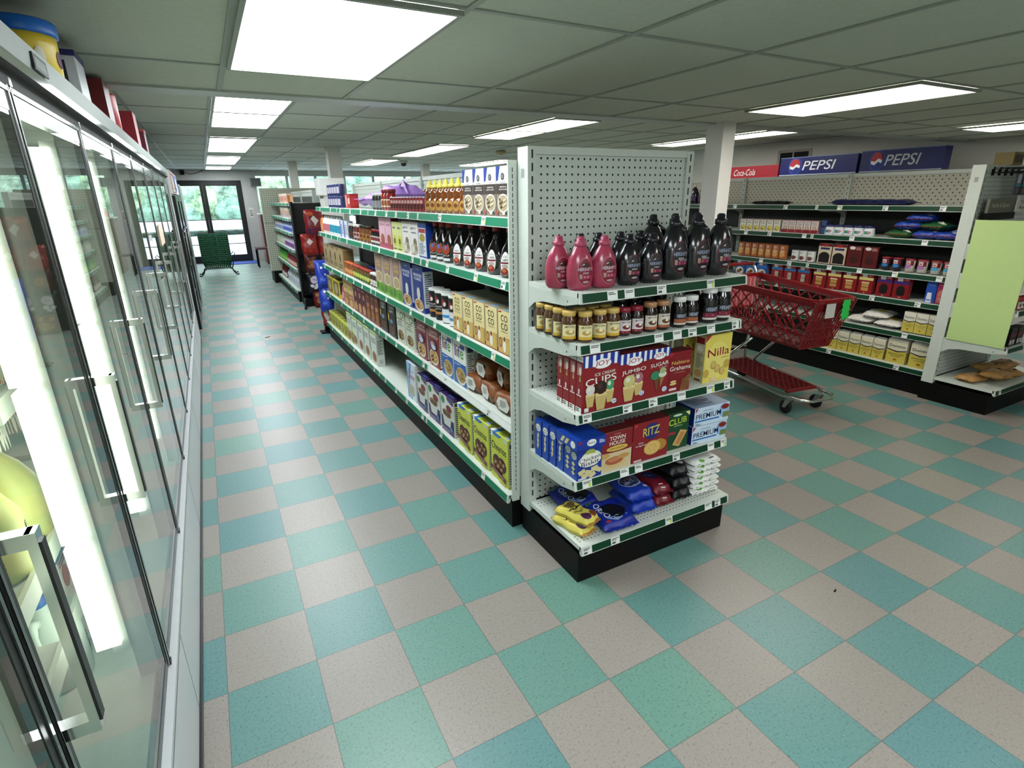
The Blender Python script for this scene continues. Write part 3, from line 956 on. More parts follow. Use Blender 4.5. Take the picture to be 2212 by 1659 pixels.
# ---- goods inside the coolers
JUG = mat('#dfe08a', 0.35, noise=0.05)
JUGW = mat('#dfe9e2', 0.35, noise=0.03)
def jug_mesh(body, capc, lab_c, n=14):
    b = MB()
    prof = [(.0, .0), (.07, 0), (.078, .012), (.078, .15), (.072, .17), (.05, .215), (.026, .245), (.022, .255)]
    vs = []
    b.lathe(prof, body, 16, 1.0, 1.0)
    b.tube([(0, -.045, .222), (0, -.075, .235), (0, -.094, .21), (0, -.09, .16), (0, -.078, .13)], .014, body, 8)
    b.art([('r', .1, .2, .9, .85, '#e8ece8'), ('r', .2, .3, .6, .6, lab_c), ('l', .2, .62, .8, .82, 2, '#6a7a88')], lambda a, c, l: ((.0785 + .0003 * l) * math.cos(a), (.0785 + .0003 * l) * math.sin(a), .02 + c), 1.6, .12)
    return b
def cap_mesh(c): 
    b = MB(); b.lathe([(.024, .25), (.025, .252), (.025, .275), (.022, .28), (.0, .28)], mat(c, 0.4), 14); return b
jug = None
def put_jug(x, y, z, body, capc, labc, lab, grp, s=1.0):
    o = jug_mesh(body, capc, labc).obj('milk_jug'); o.location = (x, y, z); o.scale = (s, s, s)
    child(cap_mesh(capc), 'cap', o)
    tag(o, lab, 'jug', grp)
J = [(-.37, .24, .81, JUG, '#0f7a4c', '#b53038', 'yellow juice jug with green cap, front of the middle cooler shelf'),
     (-.37, .06, .81, JUG, '#0f7a4c', '#b53038', 'yellow juice jug beside the nearest cooler handle, middle shelf'),
     (-.54, .24, .81, JUG, '#0f7a4c', '#b53038', 'yellow juice jug in the second rank, middle cooler shelf'),
     (-.37, -.12, .81, JUG, '#0f7a4c', '#b53038', 'yellow juice jug at the left image edge, middle cooler shelf'),
     (-.36, .36, .39, JUGW, '#2a62b8', '#3a6ab8', 'white translucent milk jug on the cooler floor, lower left'),
     (-.36, .17, .39, JUGW, '#2a62b8', '#3a6ab8', 'white translucent milk jug on the cooler floor, nearest the camera')]
for j in J: put_jug(*j, 'jugs in the near cooler')
def cup_row(name, lab, cat, grp, pts, prof, bodyc, lidc, text, tc):
    for i, (x, y, z) in enumerate(pts):
        b = MB(); b.lathe(prof, mat('#eef0ec', 0.4), 20); h = prof[-1][1]; r = prof[1][0] + .0006
        b.art([('r', 0, .04, 1, .52, bodyc), ('t', .5, .38, .5, text[0], tc), ('t', .5, .18, .55, text[1], tc), ('e', .5, .78, .08, .1, '#7a8a9a')], lambda a, c, l: ((r + .0003 * l) * math.sin(a - 1.0), -(r + .0003 * l) * math.cos(a - 1.0), c), 2.4, h)
        o = b.obj(name); o.location = (x, y, z); o.rotation_euler = (0, 0, R(40)); tag(o, lab[i], cat, grp)
        b = MB(); b.lathe([(prof[-1][0] + .003, h), (prof[-1][0] + .003, h + .012), (.0, h + .014)], mat(lidc, 0.4), 20); child(b, 'lid', o)
cup_row('cheese_tub', ['white and red cottage cheese tub on the upper cooler shelf, nearest', 'white and red cottage cheese tub on the upper cooler shelf, behind the nearest'], 'tub', 'cottage cheese tubs', [(-.37, .22, 1.21), (-.37, .36, 1.21)], [(.05, 0), (.053, .005), (.06, .13), (.061, .135)], '#c4493f', '#f4f4f0', ('Cottage', 'Cheese'), '#f4efe4')
rnd = random.Random(3)
def cooler_carton(w, d, h, c, loc, lab, art, grp):
    b = MB(); b.box(-w / 2, w / 2, -d / 2, d / 2, 0, h, mat(c, 0.4)); b.prism([(-d / 2, h), (d / 2, h), (0, h + .04)], -w / 2, w / 2, mat(c, 0.4))
    b.art(art, lambda a, q, l: (-w / 2 + a, -d / 2 - .0006 - .0003 * l, q), w, h)
    b.art(art, lambda a, q, l: (w / 2 + .0006 + .0003 * l, -d / 2 + a, q), d, h)
    o = b.obj('drink_carton'); o.location = loc; tag(o, lab, 'carton', grp)
AR = [('r', 0, .8, 1, 1, '#3f7fc4'), ('e', .5, .35, .35, .25, '#a8383a'), ('l', .1, .62, .9, .78, 2, '#8a3a3a')]
cooler_carton(.08, .08, .14, '#e4e6e2', (-.36, .42, .585), 'white carton with red print and blue top on the low cooler shelf', AR, 'cartons on the low cooler shelf')
cooler_carton(.08, .08, .14, '#e4e6e2', (-.36, .30, .585), 'white carton with red print on the low cooler shelf, nearer the camera', AR, 'cartons on the low cooler shelf')
# goods behind the farther doors (mostly veiled by reflections)
for k in range(4, 11):
    for j, z in enumerate(C_SH):
        if (k + j) % 3 == 0: continue
        n = 3
        for q in range(n):
            y = SEAMS[k] + .17 + q * .21
            b = MB(); c = rnd.choice(['#d8dcd4', '#c9cf9a', '#b8c4cc', '#c98f86', '#8fae8f', '#dfe0c8'])
            b.lathe([(.06, 0), (.062, .01), (.062, .13), (.035, .18), (.02, .2)], mat(c, 0.4), 10)
            b.lathe([(.022, .2), (.022, .225), (.0, .226)], mat(rnd.choice(['#2a62b8', '#b53038', '#e8e8e8']), 0.4), 10)
            o = b.obj('drink_bottle'); o.location = (-.40, y, z)
            tag(o, 'pale drink bottle, %s on the %s cooler shelf behind the %s door' % (ordinal(q, n), ['lowest', 'second', 'third', 'top'][j], ['second', 'third', 'fourth', 'fifth', 'sixth', 'seventh', 'eighth'][k - 4]), 'bottle', 'bottles behind the far cooler doors')

# ================================================================== tall black drink coolers beyond
def vending(y0, y1, topc, lab, sign):
    xf = -.045
    e = empty('drink_cooler', (xf, (y0 + y1) / 2, 0), 0, lab, 'cooler')
    hw = (y1 - y0) / 2
    b = MB(); b.box(-.75, -.05, -hw, hw, .03, 2.02, mat('#0c0d10', 0.25)); child(b, 'cabinet', e)
    b = MB(); b.box(-.7, -.06, -hw + .02, hw - .02, 0, .03, RUBBER); child(b, 'foot', e)
    b = MB(); b.box(-.05, -.02, -hw + .01, hw - .01, 1.74, 2.0, mat('#e8e6e2', 0.35)); b.art(sign, lambda a, c, l: (-.0195 + .0004 * l, -hw + .02 + a, 1.75 + c), 2 * hw - .04, .24); child(b, 'sign_panel', e)
    b = MB()
    b.box(-.05, -.008, -hw + .01, -hw + .07, .12, 1.72, mat('#0b0c0e', 0.35, spec=.3)); b.box(-.05, -.008, hw - .07, hw - .01, .12, 1.72, mat('#0b0c0e', 0.35, spec=.3)); b.box(-.05, -.008, -hw + .07, hw - .07, .12, .2, mat('#0b0c0e', 0.35, spec=.3)); b.box(-.05, -.008, -hw + .07, hw - .07, 1.65, 1.72, mat('#0b0c0e', 0.35, spec=.3))
    d = child(b, 'door', e)
    b = MB(); b.box(-.03, -.02, -hw + .07, hw - .07, .2, 1.65, mat('#030406', 0.22, noise=0, spec=0.3)); child(b, 'dark_glass', d)
    b = MB(); b.tube([(-.01, -hw + .05, .9), (.02, -hw + .05, .93), (.02, -hw + .05, 1.3), (-.01, -hw + .05, 1.33)], .01, DCHROME, 6); child(b, 'handle', d)
    for z in (.5, .85, 1.2):
        b = MB(); b.box(-.02, -.017, -hw + .08, hw - .08, z, z + .02, mat('#2a3040', 0.3)); child(b, 'shelf_edge', d)
vending(6.30, 7.28, None, 'tall black glass door drink cooler with red sign panel, nearer one', [('r', 0, 0, 1, 1, '#b31f2b'), ('e', .5, .5, .3, .36, '#e8e2e0'), ('r', .1, .06, .9, .16, '#f0ece8')])
vending(7.32, 8.35, None, 'tall black glass door drink cooler with blue sign panel, farther one', [('r', 0, 0, 1, 1, '#d5dbe6'), ('p', [(0, 0), (1, .45), (1, 1), (0, 1)], '#1d3f9a'), ('e', .5, .55, .22, .3, '#e9edf4')])
e = empty('pale_cabinet', (-.06, 9.0, 0), 0, 'pale narrow cabinet beyond the black drink coolers', 'cabinet')
b = MB(); b.box(-.7, 0, -.5, .5, .05, 1.9, mat('#8a9090', 0.4)); child(b, 'body', e)
b = MB(); b.box(0, .012, -.46, -.01, .1, 1.86, mat('#8f9796', 0.35)); b.box(0, .012, .01, .46, .1, 1.86, mat('#8f9796', 0.35)); child(b, 'door', e)
b = MB(); b.box(-.66, -.03, -.46, .46, 0, .05, RUBBER); child(b, 'foot', e)

# ================================================================== stack of green baskets by the entrance
e = empty('basket_stand', (.30, 13.15, 0), 0, 'black iron stand with curled legs under the green baskets', 'stand')
IRON = mat('#0a0b0d', 0.4)
for sx in (-1, 1):
    for sy in (-1, 1):
        b = MB(); b.tube([(sx * .24, sy * .17, .17), (sx * .29, sy * .19, .14), (sx * .31, sy * .2, .08), (sx * .37, sy * .21, .015), (sx * .4, sy * .21, .02), (sx * .4, sy * .21, .045)], .014, IRON, 6); child(b, 'leg', e)
b = MB()
for a, c in (((-.27, -.18), (.27, -.18)), ((.27, -.18), (.27, .18)), ((.27, .18), (-.27, .18)), ((-.27, .18), (-.27, -.18))): b.bar((a[0], a[1], .165), (c[0], c[1], .165), .016, IRON)
child(b, 'frame', e)
b = MB(); b.tube([(.3, 0, .16), (.34, .0, .3), (.30, 0, .45), (.36, 0, .52), (.4, 0, .48), (.37, 0, .44)], .012, IRON, 6); b.bar((.26, 0, .165), (.3, 0, .165), .014, IRON); child(b, 'scroll', e)
BGREEN = mat('#0a4a2e', 0.4)
def basket():
    b = MB(); w, d, h, t = .30, .20, .2, .008
    wb, db = .25, .165
    b.box(-wb, wb, -db, db, 0, .008, BGREEN)
    b.box(-w, w, -d - .006, -d + .006, h - .025, h, BGREEN); b.box(-w, w, d - .006, d + .006, h - .025, h, BGREEN)
    b.box(-w - .006, -w + .006, -d, d, h - .025, h, BGREEN); b.box(w - .006, w + .006, -d, d, h - .025, h, BGREEN)
    for k in range(13):
        u = -1 + 2 * k / 12
        for s in (-1, 1):
            b.bar((u * wb, s * db, .004), (u * w, s * d, h - .02), .014, BGREEN)
    for k in range(9):
        u = -1 + 2 * k / 8
        for s in (-1, 1):
            b.bar((s * wb, u * db, .004), (s * w, u * d, h - .02), .014, BGREEN)
    for zz in (.06, .12):
        f = zz / h; ww, dd = wb + (w - wb) * f, db + (d - db) * f
        for s in (-1, 1):
            b.bar((-ww, s * dd, zz), (ww, s * dd, zz), .012, BGREEN); b.bar((s * ww, -dd, zz), (s * ww, dd, zz), .012, BGREEN)
    return b
NB = 13
root = basket().obj('shopping_basket')
hb = MB()
for s in (-1, 1): hb.tube([(-.06, s * .209, .19), (-.06, s * .213, .15), (.06, s * .213, .15), (.06, s * .209, .19)], .006, mat('#1b6a48', 0.4), 5)
child(hb, 'handle', root)
for k in range(NB):
    o = root if k == 0 else dup(root)
    o.location = (.30, 13.15, .176 + k * .047)
    tag(o, 'green plastic shopping basket, ' + ('lowest of the stack near the entrance' if k == 0 else 'topmost of the stack near the entrance' if k == NB - 1 else '%s from the bottom of the entrance stack' % ORD[k] if k < 12 else ''), 'basket', 'shopping baskets near the entrance')
b = MB(); b.box(-.6, .7, -.35, .4, 0, .012, mat('#27479a', 0.9, noise=.15, scale=200)); o = b.obj('door_mat'); o.location = (.62, 15.7, 0.0005); tag(o, 'blue carpet mat on the floor inside the glass entrance', 'mat')
# brown cabinet by the window right of the entrance, red bottle on top
e = empty('brown_cabinet', (1.72, 15.3, 0), 0, 'brown wooden cabinet under the window right of the entrance', 'cabinet')
b = MB(); b.box(-.2, .35, -.35, .35, .0, 1.28, mat('#5b2f22', 0.45, noise=.2, scale=8)); child(b, 'body', e)
b = MB(); b.box(-.23, .38, -.38, .38, 1.28, 1.31, mat('#c9c5bb', 0.4)); child(b, 'top', e)
b = MB(); b.box(-.207, -.2, -.3, .3, .1, 1.2, mat('#6d3a2a', 0.4)); child(b, 'door', e)
b = MB(); b.lathe([(.05, 0), (.055, .01), (.055, .12), (.02, .17), (.02, .2), (.0, .2)], mat('#b03060', 0.3), 12); o = b.obj('red_bottle'); o.location = (1.64, 15.1, 1.311); tag(o, 'pink red bottle standing on the brown cabinet by the window', 'bottle')
# black magazine rack beside it
e = empty('black_chair', (1.42, 14.35, 0), 0, 'black metal and maroon chair beside the far pegboard end', 'chair')
for sx in (-.17, .17):
    for sy in (-.17, .17):
        b = MB(); b.bar((sx, sy, 0), (sx, sy, .45), .025, BLACK); child(b, 'leg', e)
b = MB(); b.box(-.2, .2, -.2, .2, .45, .49, mat('#43202a', 0.6)); child(b, 'seat', e)
b = MB(); b.box(.16, .2, -.2, .2, .5, .95, mat('#1b1214', 0.6)); b.bar((.18, -.17, .49), (.18, -.17, .95), .02, BLACK); b.bar((.18, .17, .49), (.18, .17, .95), .02, BLACK); child(b, 'backrest', e)

# ================================================================== far gondola with snacks
F_LEV = [0.55, 0.86, 1.13, 1.36, 1.60]
GC = run_gondola('shelving_gondola', 'far gondola beyond the long one, ending at a tall pegboard panel', 1.40, 1.85, 8.35, 10.95, 2, F_LEV, 0.20, 1.80, GREEN, PEG, PEG_SHADE, 1.70, -math.pi / 2, (4, 3), -0.03)
e = empty('pegboard_end_panel', (1.75, 11.05, 0), 0, 'tall cream pegboard end panel facing the camera, far along the cooler aisle', 'shelving panel')
b = MB(); b.box(-.49, .6, -.02, .02, .25, 1.2, PEGF); b.box(-.49, .6, -.02, .02, 1.21, 1.86, PEGF); child(b, 'board', e)
b = MB(); b.box(-.45, .6, -.03, .55, 0, .25, BLACK); child(b, 'base', e)
b = MB(); b.box(-.5, -.49, -.022, .03, .25, 1.87, STEEL); b.box(-.5, .6, -.022, .022, 1.86, 1.875, STEEL); child(b, 'edge_trim', e)

# black wire rack of snack bags at the near end of the far gondola
rack = empty('snack_rack', (1.83, 7.95, 0), 0, 'black wire display rack hung with snack bags between two gondolas', 'display rack')
b = MB(); b.box(-.40, .40, -.1, .3, 0, .12, BLACK); child(b, 'base', rack)
b = MB(); b.tube([(-.4, -.05, .12), (-.42, -.18, .10), (-.44, -.3, .03), (-.45, -.34, .0)], .018, BLACK, 6); child(b, 'foot', rack)
for sx in (-.39, .39):
    b = MB(); b.box(sx - .015, sx + .015, .1, .28, .12, 1.62, BLACK); child(b, 'side_frame', rack)
b = MB(); b.box(-.375, .375, .24, .26, .12, 1.6, mat('#0b0c0d', 0.6)); child(b, 'back', rack)
for z in (.18, .5, .82, 1.14): 
    b = MB(); b.box(-.375, .375, -.04, .24, z, z + .012, BLACK); child(b, 'tray', rack)

# white two tier carton on the far end of the gondola, and things by it
b = MB(); b.prism([(-.12, 0), (.12, 0), (.15, .30), (-.15, .30)], -.10, .13, mat('#e6e5e0', 0.5)); b.box(-.135, .165, -.16, .16, .30, .50, mat('#efeeea', 0.5)); b.box(-.137, .167, -.162, .162, .295, .305, mat('#c9c8c2', 0.5))
o = b.obj('white_bin'); o.location = (1.65, 6.05, 1.40); tag(o, 'white plastic bin with flared top beyond the far end of the long gondola', 'bin')
e = empty('white_stand', (1.65, 6.05, 0), 0, 'plain white stand under the white bin behind the gondola end', 'stand')
b = MB(); b.box(-.12, .14, -.14, .14, 0.03, 1.40, mat('#dcdcd6', 0.5)); child(b, 'body', e)
b = MB(); b.box(-.11, .13, -.13, .13, 0, .03, BLACK); child(b, 'foot', e)

# ================================================================== soda coolers along the right wall with lit-box signs
def soda_cooler(y0, y1, xf, lab, hgt):
    e = empty('soda_cooler', (xf, (y0 + y1) / 2, 0), 0, lab, 'cooler')
    hw = (y1 - y0) / 2 - .01
    b = MB(); b.box(0, .62, -hw, hw, .05, hgt, mat('#20242c', 0.4)); child(b, 'cabinet', e)
    b = MB(); b.box(.03, .6, -hw + .03, hw - .03, 0, .05, RUBBER); child(b, 'foot', e)
    b = MB(); b.box(-.03, 0, -hw, hw, .2, hgt - .06, mat('#0d0f14', 0.15)); child(b, 'door', e)
    return e
BLUE = '#0a1762'
e = soda_cooler(3.24, 4.44, 8.12, 'cooler under the left blue soda sign on the right wall', 1.9)
def pepsi(e, hw, z0, z1, tc):
    b = MB(); b.box(-.06, .10, -hw, hw, z0, z1, mat(BLUE, 0.3)); b.box(-.065, -.055, -hw, hw, z0 - .008, z0 + .006, mat('#aab4c4', 0.3)); b.box(-.065, -.055, -hw, hw, z1 - .004, z1 + .006, mat('#6f7fb0', 0.3))
    w, h = 2 * hw, z1 - z0
    P = lambda a, c, l: (-.061 - .0012 * l, hw - a, z0 + c)
    items = [('e', .215, .5, .095, .49, '#1d4fb0'), ('e', .215, .5, .078, .42, '#13247a')]
    b.art(items, P, w, h)
    # globe: red cap, white wave, blue bowl
    cx, cy, rx, ry = .215, .52, .072, .40
    def arc(a0, a1, n=14): return [(cx + rx * math.cos(R(a0 + (a1 - a0) * i / n)), cy + ry * math.sin(R(a0 + (a1 - a0) * i / n))) for i in range(n + 1)]
    b.art([('r', 0, 0, .001, .001, BLUE)] * 2 + [('e', cx, cy, rx, ry, '#16308f')], P, w, h)
    red = arc(-2, 182) + [(cx - rx * .3, cy - .02 - .05), (cx + rx * .3, cy + .09)]
    b.art([('r', 0, 0, .001, .001, BLUE)] * 4 + [('p', red, '#c02a35')], P, w, h)
    wave = [(cx - rx, cy - .0), (cx - rx * .3, cy - .06), (cx + rx * .3, cy + .10), (cx + rx, cy + .0), (cx + rx * .9, cy - .14), (cx + rx * .3, cy - .06), (cx - rx * .3, cy - .22), (cx - rx * .93, cy - .16)]
    b.art([('r', 0, 0, .001, .001, BLUE)] * 6 + [('p', wave, '#eceff2')], P, w, h)
    b.art([('t', .53, .51, .40, 'PEPSI', tc, {'h': .52, 'sl': .22})], P, w, h)
    child(b, 'sign', e)
pepsi(e, .585, 1.90, 2.14, '#eef0f2')
e = soda_cooler(2.20, 3.22, 8.10, 'cooler under the right blue soda sign, near the bare right wall', 1.88)
pepsi(e, .49, 1.90, 2.155, '#d5d9dc')
e = soda_cooler(4.47, 5.75, 8.16, 'cooler under the red soda sign behind the white pillar', 1.86)
b = MB(); b.box(-.05, .08, -.62, .62, 1.87, 2.065, mat('#a3182c', 0.35))
for k in range(6): b.box(-.053, -.05, -.62, .62, 1.885 + k * .03, 1.889 + k * .03, mat('#7c1022', 0.35))
P = lambda a, c, l: (-.054 - .001 * l, .62 - a, 1.87 + c)
b.art([('t', .50, .52, .34, 'Coca-Cola', '#e9e4e4', {'h': .5, 'sl': .35})], P, 1.24, .195)
child(b, 'sign', e)
for y, z in ((4.5, 2.02), (3.23, 2.07)):
    pass

# ================================================================== goods: builders
def carton_mb(w, d, h, c, front=(), left=(), right=(), top=(), bevel=True):
    b = MB()
    b.box(-w / 2, w / 2, -d / 2, d / 2, 0, h, cm(c))
    e, s = .0005, .00022
    b.art(front, lambda a, z, l: (-w / 2 + a, -d / 2 - e - s * l, z), w, h)
    b.art(left, lambda a, z, l: (-w / 2 - e - s * l, d / 2 - a, z), d, h)
    b.art(right, lambda a, z, l: (w / 2 + e + s * l, -d / 2 + a, z), d, h)
    b.art(top, lambda a, z, l: (-w / 2 + a, -d / 2 + z, h + e + s * l), w, d)
    # flap seam across the lid
    b.box(-w / 2 + .002, w / 2 - .002, -.0006, .0006, h, h + .0007, GREYINK)
    return b
def rad_at(prof, z):
    for (r0, z0), (r1, z1) in zip(prof, prof[1:]):
        if z0 <= z <= z1 and z1 > z0: return r0 + (r1 - r0) * (z - z0) / (z1 - z0)
    return prof[-1][0]
def vessel_mb(prof, m, sx=1.0, sy=1.0, art=(), z0=0.0, z1=0.1, span=2.0, n=22):
    """bottle, jar or can; art wraps on the front between z0 and z1 over span radians"""
    b = MB(); b.lathe(prof, m, n, sx, sy)
    rm = max(r for r, z in prof)
    w = span * rm
    def P(a, c, l):
        t = (a - w / 2) / rm
        r = rad_at(prof, z0 + c) + .0006 + .00025 * l
        return (r * sx * math.sin(t), -r * sy * math.cos(t), z0 + c)
    b.art(art, P, w, z1 - z0)
    return b
def cap_mb(prof, m, n=16, sx=1.0, sy=1.0):
    b = MB(); b.lathe(prof, m, n, sx, sy); return b
def bag_mb(w, d, h, c, art=(), crimp=.012, seed=1, top2=None, lump=.12, boxy=False, wr=0.0, slope=0.0):
    """filled pillow pack lying flat: width along x, depth along y, crimped ends at both y ends"""
    rnd = random.Random(seed)
    b = MB(); nu, nv = (14, 18) if not wr else (22, 26)
    ph = [rnd.uniform(0, 6.28) for _ in range(6)]
    def surf(u, v, side):
        if boxy:
            fu = max(0, 1 - abs(u) ** 9) ** .4
            fv = max(0, 1 - abs(v) ** 9) ** .5
        else:
            fu = max(0, 1 - abs(u) ** 3.2) ** .5
            fv = max(0, 1 - abs(v) ** 4.0) ** .6
        t = fu * fv
        t *= 1 + lump * (math.sin(3.1 * u + ph[0] + 2 * v) * .5 + math.sin(5.3 * v + ph[1]) * .5 + .4 * math.sin(9 * u + 7 * v + ph[2]))
        if wr: t *= 1 - wr * abs(math.sin(7 * u + 3 * v + ph[0] + 2 * math.sin(4 * v + ph[1]))) * (.5 + .5 * math.sin(5 * v + 2 * u + ph[5]))
        hh = h * (1 + slope * u)
        z = hh / 2 + (hh / 2) * t * side
        x = u * w / 2 * (1 - .05 * (1 - fv)) + .004 * math.sin(6 * v + ph[3])
        y = v * d / 2 + .004 * math.sin(5 * u + ph[4])
        return (x, y, max(z, 0.0008))
    vs, fs = [], []
    for side in (1, -1):
        o = len(vs)
        for j in range(nv + 1):
            for i in range(nu + 1):
                vs.append(surf(-1 + 2 * i / nu, -1 + 2 * j / nv, side))
        for j in range(nv):
            for i in range(nu):
                a = o + j * (nu + 1) + i
                q = (a, a + 1, a + nu + 2, a + nu + 1)
                fs.append(q if side > 0 else q[::-1])
    b.add(vs, fs, cm(c), not wr)
    # crimped fins
    for s in (-1, 1):
        k = 16
        vs = []
        for i in range(k + 1):
            x = -w / 2 * .95 + w * .95 * i / k
            vs.append((x, s * d / 2, h / 2 + .002 * math.sin(i * 2.2 + ph[5])))
            vs.append((x, s * (d / 2 + crimp * (1 + .25 * (i % 2))), h / 2 + .004 * math.sin(i * 2.2 + ph[5]) - .004))
        b.add(vs, [(2 * i, 2 * i + 2, 2 * i + 3, 2 * i + 1) for i in range(k)], cm(top2 or c))
    def P(a, q, l):
        x, y, z = surf(max(-1, min(1, 2 * a / w - 1)), max(-1, min(1, 2 * q / d - 1)), 1)
        return (x, y, z + .0008 + .0003 * l)
    b.art(art, P, w, d)
    return b

CNT = {}
def goods(mb, name, pts, rz, desc, cat, group, place, parts=(), jit=0.03, labels=None, rx=0.0, ry=0.0):
    """one proto, copied to every place; pts left to right as seen"""
    rnd = random.Random(len(desc) * 7 + len(pts))
    root = mb.obj(name)
    for pn, pm in parts: child(pm, pn, root)
    out = []
    n = len(pts)
    for i, p in enumerate(pts):
        o = root if i == 0 else dup(root)
        o.location = p[:3]
        o.rotation_euler = (rx, ry, rz + (p[3] if len(p) > 3 else rnd.uniform(-jit, jit)))
        lab = labels[i] if labels else label(desc, i, n, place)
        tag(o, lab, cat, group if n > 1 or group else None)
        out.append(o)
    return out
SIDE = -math.pi / 2          # facing the aisle on the gondolas
def ys(a, b, n):             # far edge, near edge -> centres
    return [a + (b - a) * (i + .5) / n for i in range(n)]
def rowpts(x, d, a, b, n, z): return [(x + d / 2, y, z) for y in ys(a, b, n)]
PL = {g + str(i): n + ' ' + w for g, n, ws in (('m', 'long gondola', ('top shelf', 'second shelf', 'third shelf', 'fourth shelf', 'base')), ('e', 'endcap', ('top shelf', 'second shelf', 'third shelf', 'fourth shelf', 'base')), ('r', 'right gondola', ('top shelf', 'second shelf', 'third shelf', 'fourth shelf', 'fifth shelf', 'base'))) for i, w in enumerate(ws, 1)}
FACTS = [('r', .08, .04, .92, .96, '#d9dcd2'), ('l', .14, .08, .86, .82, 14, '#6f736c'), ('r', .14, .84, .86, .93, '#474b45')]
def facts(c, ink='#55585a'):
    return [('l', .12, .45, .88, .85, 9, ink), ('l', .12, .1, .6, .4, 6, ink), ('r', .12, .88, .88, .95, ink)]

# ================================================================== endcap goods
# ---- top shelf: syrup bottles
SP = [(.0, 0), (.043, 0), (.054, .012), (.058, .05), (.057, .085), (.049, .12), (.034, .15), (.022, .165), (.021, .17)]
SYR_A = lambda c, ink: [('e', .5, .5, .44, .5, '#8a2a48' if c == 'k' else '#c58a98'), ('e', .5, .5, .42, .475, ink), ('e', .5, .74, .2, .1, '#30202c' if c == 'k' else '#4a141c'), ('p', [(.3, .74), (.42, .80), (.44, .77), (.36, .74)], '#d9d4da'),
    ('t', .5, .60, .74, "HERSHEY'S", '#e4e2ea' if c != 'k' else '#b9c4dc', {'h': .12}), ('t', .5, .46, .3, 'SYRUP', '#f3f1f1', {'h': .06}), ('r', .22, .26, .80, .38, '#8f2a50' if c == 'k' else '#b34a6a'), ('l', .4, .28, .76, .36, 2, '#d8b8c4'), ('p', [(.2, .26), (.3, .26), (.32, .42), (.18, .42)], '#b59a88'),
    ('e', .5, .14, .16, .04, '#b9a9ae')]
PINK = mat('#a33350', 0.28, coat=.4, noise=.03); DK = mat('#0b0a12', 0.18, coat=.5, noise=.03)
def syrup(m, capm, c, ink, s=1.0):
    p = [(r * s, z * s) for r, z in SP]
    body = vessel_mb(p, m, 1.0, .72, SYR_A(c, ink), .018 * s, .125 * s, 1.55, 26)
    cap = cap_mb([(.0225 * s, .166 * s), (.0235 * s, .168 * s), (.0235 * s, .182 * s), (.017 * s, .184 * s), (.0165 * s, .197 * s), (.012 * s, .202 * s), (.0, .203 * s)], capm, 18)
    cap.box(-.012 * s, .002 * s, -.018 * s, -.004 * s, .196 * s, .204 * s, capm)
    return body, cap
z = E_LEV[3]
body, cap = syrup(PINK, mat('#a8405c', .35, noise=.03), 'p', '#8e1f3a')
goods(body, 'syrup_bottle', [(1.425, .385, z), (1.470, .30, z), (1.578, .29, z)], 0, '', 'bottle', 'syrup bottles on the endcap top shelf', '', [('cap', cap)],
      labels=['pink syrup bottle standing behind the front pink bottle, left end of endcap top shelf', "front pink syrup bottle at the left end of the endcap's top shelf", 'pink syrup bottle next to the first black one, endcap top shelf'])
body, cap = syrup(DK, mat('#15141c', .3, noise=.03), 'k', '#120f1c')
pts = [(1.56, .43, z), (1.66, .44, z), (1.704, .29, z), (1.77, .43, z), (1.822, .29, z), (1.88, .43, z)]
goods(body, 'syrup_bottle', pts, 0, '', 'bottle', 'syrup bottles on the endcap top shelf', '', [('cap', cap)],
      labels=['small black syrup bottle at the back, left of the front black pair, endcap top shelf', 'small black syrup bottle in the back rank, second from left, endcap top shelf', 'small black syrup bottle in front beside the pink bottles, endcap top shelf', 'small black syrup bottle in the back rank, third from left, endcap top shelf', 'small black syrup bottle in front, left of the big black jugs', 'small black syrup bottle at the back, close to the big black jugs'])
def big_syrup():
    p = [(.0, 0), (.054, 0), (.066, .014), (.071, .07), (.069, .12), (.060, .165), (.040, .205), (.024, .222), (.022, .23)]
    body = vessel_mb(p, DK, 1.0, .72, SYR_A('k', '#110e1a') + [('t', .62, .41, .46, 'GENUINE', '#d8d8e0', {'h': .05})], .03, .165, 1.5, 26)
    body.tube([(.030, 0, .215), (.058, 0, .20), (.074, 0, .15), (.073, 0, .08), (.066, 0, .05)], .012, DK, 8)
    cap = cap_mb([(.0245, .222), (.026, .225), (.026, .244), (.019, .246), (.018, .262), (.012, .268), (0, .269)], mat('#15141c', .3, noise=.03), 18)
    return body, cap
body, cap = big_syrup()
pts = [(1.965, .31, z), (2.10, .31, z), (2.238, .31, z), (1.97, .45, z), (2.11, .46, z), (2.25, .46, z)]
goods(body, 'syrup_jug', pts, 0, '', 'bottle', 'big syrup jugs on the endcap top shelf', '', [('cap', cap)],
      labels=['big black syrup jug with handle, left of the front three, endcap top shelf', 'big black syrup jug with handle, middle of the front three, endcap top shelf', 'big black syrup jug at the right end of the endcap top shelf', 'big black syrup jug in the back rank, left of three, endcap top shelf', 'big black syrup jug in the back rank, middle of three, endcap top shelf', 'big black syrup jug in the back rank, right of three, endcap top shelf'])

